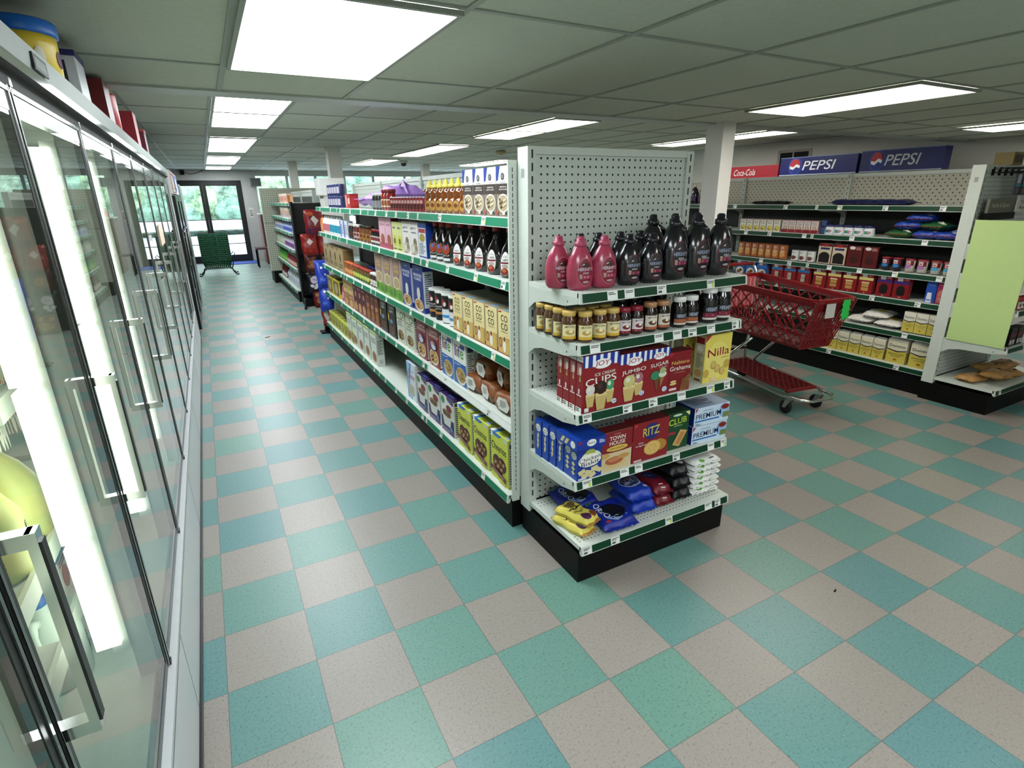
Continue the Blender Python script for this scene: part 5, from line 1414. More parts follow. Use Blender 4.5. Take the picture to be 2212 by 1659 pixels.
cf = carton_mb(.19, .07, .31, '#e4ebe2', front, right=[('r', 0, 0, 1, 1, '#dde3da'), ('t', .5, .90, .8, 'CORN', '#22261e', {'h': .04}), ('t', .5, .845, .86, 'FLAKES', '#22261e', {'h': .04}), ('l', .12, .35, .88, .80, 14, '#7d827a'), ('l', .3, .08, .8, .2, 4, '#a9ada5')], top=[('r', 0, 0, 1, 1, '#cfd8b8')])
G(cf, 'cereal_box', .07, 4.50, 3.26, 5, z, 'white corn flakes cereal box', 'cereal box', 'white cereal boxes on the gondola base', p, x=1.375, jit=.02)
yb = carton_mb(.165, .12, .15, '#cfd15a', [('r', .08, .1, .92, .9, '#b9b83e'), ('t', .5, .7, .6, 'OATS', '#5a5a1c'), ('e', .5, .35, .3, .2, '#8d7a3a')], right=[('l', .1, .2, .9, .8, 6, '#8a8a3a')], top=[('r', .05, .1, .95, .9, '#a9aa48'), ('l', .1, .2, .9, .8, 3, '#6f6f2a')])
G(yb, 'bar_box', .12, 5.50, 4.15, 8, z, 'small yellow green carton', 'box', 'yellow green cartons at the far gondola base', p, x=1.375, ranks=2)
# ---- fourth shelf
z = .58; p = PL['m4']
def loaf_mb():
    b = bag_mb(.20, .24, .105, '#8d5526', [('e', .5, .55, .3, .3, '#a0692f')], seed=21, lump=.05, crimp=.0, boxy=True)
    b.art([('p', [(.22, .1), (.78, .06), (.96, .5), (.74, .95), (.2, .9), (.04, .5)], '#e4e4de'), ('l', .3, .3, .7, .75, 5, '#8a8a84')], lambda a, q, l: (-.066 + a, -.123 - .0005 * l, .012 + q), .132, .086)
    b.art([('r', .1, .1, .9, .9, '#dcdcd6')] + [('r', .18 + k * .1, .2, .22 + k * .1, .8, '#1c1c1e') for k in range(7)], lambda a, q, l: (.0 + a, -.06 + q, .1065 + .0004 * l), .07, .05)
    return b
pl = [(1.53, 1.285, z, .1), (1.54, 1.09, z, -.08), (1.53, .88, z, .12), (1.56, 1.19, z + .098, .0), (1.58, .97, z + .1, -.2), (1.60, .79, z + .02, .25)]
LL = ['lowest left brown bread loaf bag', 'lowest middle brown bread loaf bag', 'lowest right brown bread loaf bag', 'upper left brown bread loaf bag with barcode', 'upper right brown bread loaf bag', 'rightmost brown bread loaf bag near the white post']
goods(loaf_mb(), 'bread_loaf', [(x, y, q, r) for x, y, q, r in pl], SIDE, '', 'bread', 'bread loaves at the near end of the gondola', '', labels=[l + ', gondola fourth shelf' for l in LL])
front = [('r', 0, .0, 1, .52, '#2f6cb8'), ('r', .12, .64, .21, .91, '#7a3a8a'), ('r', .27, .64, .36, .81, '#c06a2a'), ('r', .27, .85, .36, .91, '#c06a2a'), ('t', .48, .775, .2, 'f', '#2f5ca8', {'h': .27}), ('t', .70, .73, .24, 'e', '#5aa02a', {'h': .19}), ('r', .6, .86, .92, .96, '#2a3f8e'), ('t', .35, .47, .5, 'Original', '#dfe8f4', {'h': .05, 'rot': 6}), ('e', .58, .22, .4, .20, '#e6e4da'), ('e', .58, .24, .35, .17, '#b99a5c')] + [('e', .32 + .5 * ((k * 43) % 100) / 100, .13 + .21 * ((k * 71) % 100) / 100, .05, .03, ['#d8c08a', '#8d7038'][k % 2]) for k in range(14)]
front[1:1] = []
lf = carton_mb(.185, .06, .27, '#e9ece6', front, right=[('r', 0, 0, 1, 1, '#d6dad2'), ('r', .2, .82, .8, .94, '#3a4a6a')] + [('l', .15, .2, .85, .78, 12, '#6a6e6a')], top=[('r', 0, 0, 1, 1, '#9aa4a4')])
G(lf, 'cereal_box', .06, 1.715, 1.315, 2, z, 'white and blue cereal box', 'cereal box', 'white and blue cereal boxes beside the bread', p, ranks=2, jit=.0)
def mascotless(bgc, t1, t2, tc, bowl, extra=()):
    return [('t', .52, .86, .7, t1, tc, {'h': .065}), ('t', .52, .765, .86, t2, tc, {'h': .075}), ('e', .5, .24, .42, .2, '#e0dccb'), ('e', .5, .25, .36, .16, bowl)] + [('e', .25 + .5 * ((k * 47) % 100) / 100, .14 + .2 * ((k * 73) % 100) / 100, .045, .026, ['#e0c88a', '#6d4a2a'][k % 2]) for k in range(14)] + list(extra)
front = mascotless('', "CAP'N", 'CRUNCH', '#e6e2dc', '#c9a05c', [('e', .5, .54, .34, .13, '#2a3a80'), ('e', .46, .56, .18, .08, '#c9a888'), ('e', .56, .50, .2, .06, '#d8dae0'), ('r', .05, .03, .3, .08, '#dcc8c8')])
G(carton_mb(.195, .06, .275, '#8d1f2c', front, right=[('r', 0, 0, .12, 1, '#8d1f2c')] + FACTS, top=[('r', 0, 0, 1, 1, '#5c141d')]), 'cereal_box', .06, 2.215, 1.735, 2, z, 'red crunch cereal box with blue oval', 'cereal box', 'red cereal boxes left of the white and blue pair', p, ranks=1, jit=0)
front = [('e', .72, .84, .2, .1, '#6f9a4a'), ('e', .72, .84, .13, .06, '#dfe4d4'), ('t', .45, .70, .8, 'CINNAMON', '#3a2a3a', {'h': .05}), ('t', .45, .62, .5, 'TOAST', '#8d2a4a', {'h': .05}), ('t', .45, .54, .74, 'CRUNCH', '#2a5a8a', {'h': .05}), ('e', .5, .25, .44, .19, '#dcdccf'), ('e', .5, .25, .38, .15, '#9a7a48')] + [('e', .25 + .5 * ((k * 47) % 100) / 100, .15 + .18 * ((k * 73) % 100) / 100, .045, .026, ['#c9a868', '#5d4426'][k % 2]) for k in range(14)]
front[3] = ('t', .45, .62, .5, 'APPLE', '#8d2a4a', {'h': .05})
G(carton_mb(.19, .06, .275, '#d6d9c8', front, right=FACTS), 'cereal_box', .06, 2.685, 2.235, 2, z, 'cream cereal box with green apple motif', 'cereal box', 'cream cereal boxes between black and red ones', p, jit=0)
front = [('t', .5, .86, .62, 'COCOA', '#e9e6e0', {'h': .08, 'rot': 4}), ('t', .5, .75, .5, 'PUFFS', '#e9e6e0', {'h': .07, 'rot': 4}), ('e', .5, .36, .42, .2, '#5a3a26'), ('e', .5, .42, .3, .1, '#2a1a12'), ('e', .45, .46, .2, .06, '#6f9cc0'), ('e', .1, .55, .08, .12, '#d0b04a'), ('e', .5, .2, .4, .12, '#6d4a30')] + [('e', .25 + .5 * ((k * 47) % 100) / 100, .12 + .18 * ((k * 73) % 100) / 100, .04, .022, ['#8a6038', '#3a2416'][k % 2]) for k in range(12)]
G(carton_mb(.20, .06, .28, '#17130f', front, right=[('r', 0, 0, 1, 1, '#221b16')] + FACTS[1:]), 'cereal_box', .06, 3.17, 2.69, 2, z, 'black cocoa cereal box with white lettering', 'cereal box', 'black cereal boxes', p, jit=0)
front = [('r', 0, .62, 1, 1, '#6d2c22'), ('t', .5, .82, .8, 'CRUNCH', '#d9b05a', {'h': .06}), ('l', .2, .45, .8, .6, 3, '#d8b08a'), ('e', .5, .25, .38, .17, '#a8733c')]
G(carton_mb(.135, .06, .275, '#7d3a26', front, right=[('r', 0, 0, 1, 1, '#8a4a30')] + FACTS[1:]), 'cereal_box', .06, 3.63, 3.19, 3, z, 'brown cereal box with gold lettering', 'cereal box', 'brown cereal boxes', p, jit=0)
front = [('e', .5, .6, .34, .2, '#3a1a24'), ('e', .6, .66, .2, .1, '#c98a7a'), ('t', .5, .88, .7, 'BERRY', '#e4d0d4', {'h': .06}), ('e', .5, .22, .4, .16, '#c9a06a')]
G(carton_mb(.155, .06, .275, '#7d1f30', front, right=FACTS), 'cereal_box', .06, 4.13, 3.65, 3, z, 'crimson berry cereal box', 'cereal box', 'crimson cereal boxes', p, jit=0)
front = [('e', .3, .78, .2, .14, '#b98a3c'), ('e', .3, .78, .1, .07, '#e2d09a'), ('e', .7, .78, .2, .14, '#b98a3c'), ('e', .7, .78, .1, .07, '#e2d09a'), ('r', .0, 0, 1, .5, '#b5764c'), ('t', .5, .38, .74, 'HONEY', '#efe0c4', {'h': .06}), ('e', .5, .17, .36, .13, '#d9b47a')]
G(carton_mb(.2, .06, .275, '#d9c48a', front, right=FACTS), 'cereal_box', .06, 4.60, 4.15, 2, z, 'tan honey ring cereal box', 'cereal box', 'tan cereal boxes', p, jit=0)
body = vessel_mb([(0, 0), (.05, 0), (.055, .01), (.05, .12), (.04, .17), (.02, .2), (.018, .22)], mat('#b8586c', .2, coat=.5), 1, 1, [('r', .1, .1, .9, .9, '#d8a0b0'), ('l', .2, .3, .8, .7, 3, '#4a5a9a')], .03, .11, 1.8)
goods(body, 'juice_bottle', [(1.46, 4.72, z)], SIDE, '', 'bottle', None, '', [('cap', cap_mb([(.02, .215), (.021, .24), (0, .241)], mat('#8d2038', .4)))], labels=['pink juice bottle beside the tan cereal boxes, gondola fourth shelf'])
G(carton_mb(.30, .13, .20, '#d8c840', [('r', .06, .1, .94, .9, '#7a6a3c'), ('e', .5, .5, .3, .3, '#c9b48a')], right=[('r', 0, 0, 1, .25, '#d8c840'), ('r', .1, .25, .9, .9, '#4a3f4a')], top=[('r', .08, .1, .92, .9, '#5a3c28')]), 'snack_case', .13, 5.55, 4.83, 2, z, 'open yellow case of snack packs', 'case', 'yellow cases at the far end', p, jit=0)
# ---- third shelf
z = .915; p = PL['m3']
front = [('p', [(.04, .97), (.3, .985), (.3, .955), (.04, .94)], '#b0283a'), ('t', .5, .83, .52, 'CO', '#2c2418', {'h': .15}), ('t', .5, .645, .52, 'CO', '#2c2418', {'h': .15}), ('t', .5, .52, .56, 'WHEATS', '#7a6238', {'h': .035}), ('r', 0, 0, 1, .42, '#d0a85c'), ('e', .2, .26, .13, .12, '#8a5a34'), ('e', .2, .26, .09, .08, '#d0a06a'), ('e', .52, .2, .13, .14, '#eeeae0'), ('e', .52, .36, .05, .06, '#5a2a1a'), ('e', .82, .2, .08, .14, '#d8c050'), ('r', .0, 0, 1, .03, '#8a4a30')]
front[4:5] = [('p', [(0, 0), (1, 0), (1, .42), (0, .36)], '#d4b06a')]
front[3] = ('t', .5, .525, .56, 'WHEATS', '#7a6238', {'h': .03})
cc = carton_mb(.132, .065, .218, '#e8d8a4', front, right=[('r', 0, 0, 1, .1, '#7a2f24'), ('r', .0, .1, 1, 1, '#cfc9b4'), ('l', .15, .2, .85, .9, 15, '#5a5850')], top=[('r', 0, 0, 1, 1, '#a9a08a'), ('p', [(.3, .1), (.6, .1), (.6, .9), (.3, .9)], '#8fb0cc')])
G(cc, 'cereal_box', .065, 1.485, .755, 5, z, 'cream hot wheat cereal box', 'cereal box', 'cream cereal boxes at the near end', p, ranks=3, jit=0)
def oat_can(c, band, n=20):
    body = vessel_mb([(0, 0), (.05, 0), (.0505, .004), (.0505, .172), (.05, .176)], mat('#14161c', .5), 1, 1, [('r', 0, .0, 1, .5, c), ('r', .0, .5, 1, 1, '#15161c'), ('e', .45, .74, .2, .14, '#8d2434'), ('e', .55, .70, .09, .08, '#e6e2dc'), ('t', .5, .50, .6, 'QUAKER', '#eeeeea', {'h': .07}), ('t', .5, .41, .44, 'OATS', '#dcdcd8', {'h': .06}), ('r', .05, .2, .9, .3, band)], .006, .17, 2.4)
    lid = cap_mb([(.0515, .172), (.0525, .174), (.0525, .186), (.0505, .188), (.048, .185), (0, .185)], mat('#d9dbd6', .4), 20)
    return body, lid
body, lid = oat_can('#17181e', '#c08a50')
goods(body, 'oat_canister', [(1.46, 1.885, z), (1.46, 1.775, z)], SIDE + .3, 'dark round oats canister', 'canister', 'dark oats canisters', p, [('lid', lid)])
body, lid = oat_can('#e6e8ea', '#4a9ad0')
goods(body, 'oat_canister', [(1.46, 1.66, z), (1.46, 1.545, z)], SIDE + .3, 'round oats canister with white lower half', 'canister', 'white based oats canisters', p, [('lid', lid)])
front = [('t', .5, .93, .3, "Kellogg's", '#dfe3ee', {'h': .03}), ('t', .5, .80, .8, 'FROSTED', '#eef0f6', {'h': .06}), ('t', .5, .72, .66, 'FLAKES', '#eef0f6', {'h': .06}), ('e', .5, .46, .3, .2, '#2c3f8e'), ('e', .5, .40, .16, .14, '#d8d4cc'), ('e', .5, .15, .44, .14, '#dcd8ca'), ('e', .5, .16, .38, .11, '#c49a64')] + [('e', .25 + .5 * ((k * 47) % 100) / 100, .09 + .12 * ((k * 73) % 100) / 100, .05, .022, ['#e0c088', '#8d6838'][k % 2]) for k in range(10)]
G(carton_mb(.205, .07, .31, '#24398c', front, right=[('r', 0, .0, 1, 1, '#c6cbd4'), ('r', 0, 0, 1, .12, '#24398c'), ('l', .15, .2, .85, .85, 14, '#5c626c'), ('r', 0, .9, 1, 1, '#24398c')]), 'cereal_box', .07, 2.46, 1.96, 2, z, 'tall dark blue frosted flakes cereal box', 'cereal box', 'blue cereal boxes', p, jit=0)
front = [('r', 0, 0, 1, .28, '#7fae42'), ('e', .5, .78, .42, .3, '#8d6a66'), ('e', .5, .78, .36, .25, '#a88a82'), ('t', .5, .80, .6, 'LUCKY', '#d8c45c', {'h': .07, 'arc': .3}), ('t', .5, .71, .66, 'CHARMS', '#d8c45c', {'h': .07}), ('e', .5, .42, .38, .16, '#d9d2a8'), ('e', .5, .42, .3, .12, '#bda884'), ('e', .2, .15, .12, .1, '#4f8a2c'), ('e', .75, .12, .2, .09, '#5d9a36')]
G(carton_mb(.225, .07, .31, '#c8b4ac', front, right=FACTS + [('r', 0, 0, 1, .1, '#7fae42')]), 'cereal_box', .07, 3.18, 2.46, 3, z, 'tall cereal box with rainbow arch', 'cereal box', 'rainbow arch cereal boxes', p, jit=0)
body, lid = jar('#3a1a12', '#e8e8e4', [('r', 0, .1, 1, .9, '#e2e2dc'), ('e', .5, .5, .2, .2, '#8d2a2a'), ('l', .2, .2, .8, .35, 1, '#2a2a2a')], 1.0)
goods(body, 'spread_jar', [(1.44, 3.40, z), (1.44, 3.315, z), (1.44, 3.235, z), (1.52, 3.36, z)], SIDE, '', 'jar', 'white label spread jars', '', [('lid', lid)], labels=['white label spread jar with white lid, leftmost in front, gondola third shelf', 'white label spread jar with white lid, middle in front, gondola third shelf', 'white label spread jar with white lid, rightmost in front, gondola third shelf', 'white label spread jar with white lid, behind the front three, gondola third shelf'])
body, lid = jar('#6a4a22', '#a83a2a', [('r', 0, .0, 1, 1, '#2c7a38'), ('e', .5, .55, .34, .34, '#d8d04a'), ('t', .5, .55, .5, 'JIF', '#e8ecdc', {'h': .3})], 1.05)
G(body, 'peanut_jar', .066, 4.08, 3.46, 7, z, 'green label peanut jar with red lid', 'jar', 'green label peanut jars', p, [('lid', lid)])
body, lid = jar('#6a4a22', '#2a3a8a', [('r', 0, .0, 1, 1, '#2c5a38')], 1.05)
goods(body, 'peanut_jar', [(1.53, y, z) for y in ys(3.9, 3.46, 5)], SIDE, 'blue lidded jar behind the green jars', 'jar', 'blue lidded jars', p, [('lid', lid)])
body, lid = jar('#8a4a1c', '#c8602a', [('r', 0, 0, 1, 1, '#c8743a'), ('e', .5, .5, .3, .3, '#e0b07a')], 1.05)
G(body, 'peanut_jar', .066, 4.45, 4.11, 4, z, 'orange label peanut jar with orange lid', 'jar', 'orange label peanut jars', p, [('lid', lid)])
G(carton_mb(.30, .11, .24, '#a8946a', [('r', .08, .08, .92, .92, '#b9a67c'), ('e', .5, .6, .12, .2, '#6d4a3a'), ('l', .2, .15, .8, .35, 3, '#6d5a3c')], right=[('r', .05, .05, .95, .95, '#8d7a52')]), 'snack_case', .11, 5.5, 4.46, 4, z, 'tan carton with dark crest', 'box', 'tan cartons at the far end', p, jit=0)
# ---- second shelf
z = 1.29; p = PL['m2']
SB = mat('#0c0807', .12, coat=.7, noise=.03)
def table_syrup(lab_art, capc, s=1.0):
    pr = [(0, 0), (.042, 0), (.05, .008), (.053, .05), (.051, .085), (.040, .125), (.022, .155), (.016, .175), (.0155, .205)]
    pr = [(r * s, q * s) for r, q in pr]
    body = vessel_mb(pr, SB, 1.0, .8, lab_art, .012 * s, .118 * s, 1.7, 22)
    return body, cap_mb([(.0175 * s, .20 * s), (.0185 * s, .202 * s), (.0185 * s, .226 * s), (.016 * s, .228 * s), (0, .228 * s)], mat(capc, .35), 16)
art = [('e', .42, .5, .30, .5, '#d8d4d0'), ('e', .42, .5, .275, .465, '#ece9e6'), ('t', .42, .80, .3, 'LOG', '#3a2c30', {'h': .1}), ('t', .42, .66, .38, 'CABIN', '#3a2c30', {'h': .1}), ('r', .14, .50, .70, .57, '#7d2034'), ('e', .42, .40, .2, .08, '#b8aaa4'), ('e', .42, .18, .2, .15, '#9a3424'), ('e', .40, .22, .12, .08, '#c9764a'), ('r', .86, .1, .9, .6, '#55504e')]
body, cap = table_syrup(art, '#8a1f24', 1.04)
G(body, 'syrup_bottle', .09, 1.49, .765, 5, z, 'black table syrup bottle with white oval label', 'bottle', 'white oval label syrup bottles', p, [('cap', cap)], jit=.02)
goods(body, 'syrup_bottle', [(1.46, .735, z)][:0] + [(1.57, y, z) for y in ys(1.40, .80, 4)], SIDE, 'back rank syrup bottle with red cap', 'bottle', 'white oval label syrup bottles', p, [('cap', cap_mb([(.0182, .208), (.0192, .21), (.0192, .235), (0, .237)], mat('#8a1f24', .35), 16))])
art = [('p', [(.18, .0), (.78, 0), (.80, .85), (.48, 1.0), (.16, .85)], '#1c2350'), ('e', .48, .62, .28, .26, '#a4421c'), ('e', .44, .72, .09, .12, '#4a7ac4'), ('t', .48, .30, .5, 'SYRUP', '#d8d4dc', {'h': .09}), ('r', .2, .02, .76, .16, '#dcdce0')]
body, cap = table_syrup(art, '#a02c20', 1.0)
G(body, 'syrup_bottle', .09, 1.86, 1.53, 3, z, 'black syrup bottle with orange and navy label', 'bottle', 'orange label syrup bottles', p, [('cap', cap)], jit=.02)
G(carton_mb(.15, .05, .215, '#1f4aa0', [('r', .06, .05, .94, .86, '#dfe3ea'), ('r', .1, .72, .9, .84, '#a82c3a'), ('e', .5, .58, .34, .12, '#a89a48'), ('l', .14, .1, .86, .44, 8, '#7f8894')], right=[('r', 0, 0, 1, 1, '#1a3f8e')]), 'mix_box', .05, 2.015, 1.865, 1, z, 'blue mix box with white recipe panel', 'box', None, p, jit=0)
front = [('r', 0, .93, 1, 1, '#d0b8bc'), ('t', .46, .80, .7, 'JIFFY', '#2a3468', {'h': .085}), ('l', .2, .66, .8, .72, 1, '#7a7f90'), ('e', .62, .40, .2, .13, '#8a7a68'), ('e', .5, .2, .42, .16, '#c4bfae'), ('e', .35, .2, .16, .1, '#e4e0d4'), ('e', .72, .24, .14, .09, '#9a8d74'), ('r', .08, .03, .6, .05, '#a8404c')]
G(carton_mb(.165, .055, .215, '#e8e4e0', front, right=FACTS), 'mix_box', .055, 2.355, 2.02, 2, z, 'white baking mix box with dark blue lettering', 'box', 'white baking mix boxes', p, jit=0)
front = [('t', .5, .8, .6, 'MIX', '#4a4a8a', {'h': .08}), ('e', .5, .35, .36, .2, '#cfd05a'), ('e', .5, .35, .2, .1, '#7d7f3a'), ('l', .15, .05, .85, .12, 1, '#5a6a2a')]
G(carton_mb(.12, .055, .205, '#d8da9a', front, right=FACTS), 'mix_box', .055, 2.60, 2.36, 2, z, 'pale yellow green mix box', 'box', 'pale yellow mix boxes', p, jit=0)
front = [('r', 0, .0, 1, .18, '#b4566c'), ('t', .5, .78, .66, 'CAKE', '#8d2a48', {'h': .06}), ('e', .55, .3, .3, .18, '#a8664a')]
G(carton_mb(.165, .055, .225, '#dcb4c2', front, right=[('r', 0, 0, 1, 1, '#8d2432')]), 'mix_box', .055, 2.95, 2.61, 2, z, 'tall pink mix box with red side', 'box', 'pink mix boxes', p, jit=0)
body, cap = vessel_mb([(0, 0), (.022, 0), (.024, .004), (.024, .08), (.012, .1), (.011, .108)], SB, 1, 1, [('r', 0, .2, 1, .9, '#d8d4d0'), ('e', .5, .6, .3, .2, '#8d2434')], .005, .08, 2), cap_mb([(.012, .1), (.0125, .125), (0, .126)], mat('#8d2030', .4), 12)
G(body, 'extract_bottle', .05, 3.26, 2.94, 5, z, 'tiny dark extract bottle with red cap', 'bottle', 'extract bottles', p, [('cap', cap)])
def jarrow(cont, lidc, lab_c, a, b_, n, desc, s=1.15):
    body, lid = jar(cont, lidc, [('r', .1, .1, .9, .9, lab_c), ('e', .5, .55, .2, .2, '#6a3a2a'), ('l', .25, .15, .75, .35, 2, '#3a2a2a')], s)
    G(body, 'preserve_jar', .07, a, b_, n, z, desc, 'jar', desc.split(' with')[0] + 's', p, [('lid', lid)])
jarrow('#6a3a12', '#2a1a12', '#a87838', 3.67, 3.30, 3, 'amber preserve jar with dark lid')
jarrow('#5a1a1a', '#d8d4d0', '#c4a0a0', 3.89, 3.68, 2, 'red and white preserve jar with pale lid')
jarrow('#1c1212', '#b8b4ac', '#3a3030', 4.08, 3.90, 2, 'nearly black preserve jar with grey lid')
G(carton_mb(.16, .06, .16, '#d4d8e4', [('r', 0, 0, .25, 1, '#2f4fa8'), ('l', .35, .2, .9, .8, 5, '#8890a4')], right=[('r', 0, 0, 1, 1, '#b8bfd0')]), 'mix_box', .06, 4.43, 4.09, 2, z, 'white carton with blue edge', 'box', 'white and blue cartons', p, jit=0)
def squeeze(c, capc, labc, a, b_, n, desc):
    body = vessel_mb([(0, 0), (.045, 0), (.05, .01), (.05, .11), (.04, .15), (.02, .165)], mat(c, .3), 1, .8, [('r', .1, .1, .9, .9, labc), ('l', .2, .3, .8, .7, 3, '#c8b8bc')], .015, .11, 1.8)
    G(body, 'squeeze_bottle', .08, a, b_, n, z, desc, 'bottle', desc + 's', p, [('cap', cap_mb([(.018, .16), (.02, .165), (.014, .195), (0, .197)], mat(capc, .4), 12))])
squeeze('#e4eaec', '#d8e0e2', '#3a9ab4', 5.02, 4.45, 4, 'white squeeze bottle with teal label')
squeeze('#ecd8d8', '#e8e4e4', '#c87a84', 5.40, 5.04, 3, 'pale pink squeeze bottle')
squeeze('#d87a38', '#d06a2a', '#e0a06a', 5.54, 5.42, 1, 'orange squeeze bottle')
# ---- top shelf
z = 1.57; p = PL['m1']
front = [('r', 0, .0, 1, .66, '#8f8678'), ('r', 0, .45, 1, .66, '#4a3c38'), ('p', [(.0, 1), (.30, 1), (.12, .72), (0, .72)], '#2846a0'), ('t', .5, .685, .46, 'QUAKER', '#3a3a40', {'h': .028}), ('e', .5, .77, .16, .035, '#1d1e22'), ('e', .5, .81, .1, .05, '#c8a890'), ('e', .5, .865, .13, .025, '#1d1e22'), ('r', .41, .865, .59, .90, '#1d1e22'), ('t', .55, .595, .5, 'MAPLE &', '#eeece6', {'h': .03}), ('t', .55, .545, .62, 'BROWN SUGAR', '#eeece6', {'h': .028}), ('e', .55, .27, .44, .19, '#e4ded0'), ('e', .55, .27, .39, .16, '#b4a488')] + [('e', .28 + .54 * ((k * 47) % 100) / 100, .18 + .18 * ((k * 73) % 100) / 100, .05, .026, ['#d8ccb0', '#6d5a44'][k % 2]) for k in range(16)] + [('e', .1, .08, .08, .05, '#b44a48'), ('r', .55, .04, .75, .11, '#d8d4cc'), ('r', .8, .04, .92, .1, '#3a3634')]
# keep the crest plain: a dark oval on white
front[4:8] = [('e', .5, .80, .13, .07, '#3a3c44'), ('e', .5, .80, .08, .045, '#8a8c92')]
G(carton_mb(.122, .055, .215, '#e8e8e4', front, right=[('r', 0, 0, 1, .66, '#a09688')] + FACTS[1:]), 'oatmeal_box', .055, 1.268, .755, 4, z, 'white oatmeal box with bowl picture', 'box', 'white oatmeal boxes', p, jit=0)
HON = mat('#6d3608', .12, coat=.7, noise=.05)
hb = vessel_mb([(0, 0), (.034, 0), (.040, .01), (.041, .05), (.036, .075), (.030, .085), (.034, .10), (.033, .118), (.022, .135), (.018, .14)], HON, 1, .85, [('e', .5, .5, .36, .5, '#b08a48'), ('e', .5, .55, .2, .2, '#7d4a14')], .012, .07, 1.6)
hb.lathe([(.0, -.01), (.012, -.005), (.012, .008), (0, .012)], HON, 8, c=(-.03, -.005, .125)); hb.lathe([(.0, -.01), (.012, -.005), (.012, .008), (0, .012)], HON, 8, c=(.03, -.005, .125))
hc = cap_mb([(.019, .138), (.023, .14), (.023, .155), (.014, .16), (.007, .185), (0, .187)], mat('#dccf5e', .35), 14)
G(hb, 'honey_bottle', .08, 1.90, 1.28, 7, z, 'amber honey bottle with pointed yellow cap', 'bottle', 'honey bottles', p, [('cap', hc)], jit=.05)
tc = vessel_mb([(0, 0), (.030, 0), (.031, .003), (.031, .088), (.03, .091)], mat('#9a9c9c', .3, .8), 1, 1, [('r', 0, 0, 1, 1, '#8d1c2c'), ('e', .5, .7, .14, .14, '#c8a8a4'), ('e', .5, .35, .3, .2, '#5a0f1c'), ('l', .3, .1, .7, .24, 2, '#b08a88')], .004, .086, 2.6)
G(tc, 'small_can', .062, 2.61, 1.915, 11, z, 'small red can', 'can', 'small red cans', p, [('rim', cap_mb([(.0315, .088), (.0315, .092), (.028, .092), (0, .09)], mat('#c8cac8', .25, .9), 18))], ranks=1)
body, lid = jar('#8d2424', '#7a1c22', [('r', .1, .1, .9, .9, '#d8d4b8'), ('e', .5, .5, .3, .3, '#a05a3a')], 1.2)
G(body, 'sauce_jar', .075, 2.845, 2.625, 3, z, 'sauce jar with dark red lid', 'jar', 'dark red lid jars', p, [('lid', lid)])
body, lid = jar('#2a2a2a', '#c4c6c4', [('r', 0, .05, 1, .95, '#8d9094'), ('l', .2, .2, .8, .8, 3, '#d8d8d8')], 1.0)
G(body, 'sauce_jar', .066, 3.13, 2.855, 3, z, 'grey label jar with white top', 'jar', 'grey label jars', p, [('lid', lid)])
pb = bag_mb(1.05, .32, .17, '#b08ad0', [('e', .5, .6, .3, .25, '#c48ac8'), ('e', .35, .35, .2, .15, '#9a70c0'), ('p', [(.4, .7), (.75, .85), (.7, .6)], '#c06aa8')], seed=31, lump=.3, crimp=.04, wr=.5, slope=.35)
goods(pb, 'marshmallow_bag', [(1.665, 3.44, z, .03)], SIDE, '', 'bag', None, '', rx=0, labels=['big crinkled purple bag lying on the long gondola top shelf'])
G(carton_mb(.2, .08, .13, '#a8302c', [('r', .05, .1, .4, .9, '#d8948a'), ('r', .55, .3, .9, .7, '#d8c0b8')], right=[('r', .1, .15, .9, .85, '#c03a34')]), 'mix_box', .08, 4.24, 3.98, 1, z, 'red carton beside the stacked navy cans', 'box', None, p, x=1.44)
nc = vessel_mb([(0, 0), (.042, 0), (.0435, .004), (.0435, .108), (.042, .112)], mat('#23285a', .35), 1, 1, [('r', .1, .1, .5, .9, '#d8d8d4'), ('e', .3, .5, .12, .3, '#2a2f6e'), ('r', .6, .2, .9, .8, '#b8b4c0')], .006, .106, 2.6)
cn = [(1.45, y, z) for y in ys(4.95, 4.36, 5)] + [(1.45, y, z + .114) for y in ys(4.95, 4.36, 5)]
goods(nc, 'navy_can', cn, SIDE, '', 'can', 'stacked navy cans', '', labels=['navy and white can, %s, lower layer of the far top shelf stack' % ordinal(i, 5) for i in range(5)] + ['navy and white can, %s, upper layer of the far top shelf stack' % ordinal(i, 5) for i in range(5)])
# plain dark goods deep on the lower shelves

# ================================================================== right gondola goods
XR0 = 5.36
def GR(mb, name, d, a, b_, n, zz, desc, cat, grp, place, parts=(), jit=.02, labels=None):
    return goods(mb, name, rowpts(XR0, d, a, b_, n, zz), SIDE, desc, cat, grp, place, parts, jit, labels)
z = 1.54; p = PL['r1']
goods(bag_mb(.14, .22, .035, '#15151a', [('e', .3, .6, .2, .15, '#d8d8d4'), ('r', .6, .1, .85, .5, '#c9c9c4')], seed=41), 'flat_bag', [(5.48, 2.62, z, .1), (5.47, 2.43, z, -.1)], 0, 'flat black and white bag', 'bag', 'flat bags on the right gondola top', p)
goods(bag_mb(.20, .26, .045, '#1a2260', seed=43, lump=.3), 'flat_bag', [(5.47, 1.70, z, .1), (5.47, 1.50, z, -.1), (5.47, 1.29, z, .05)], 0, 'navy blue flat bag', 'bag', 'navy bags on the right gondola top', p)
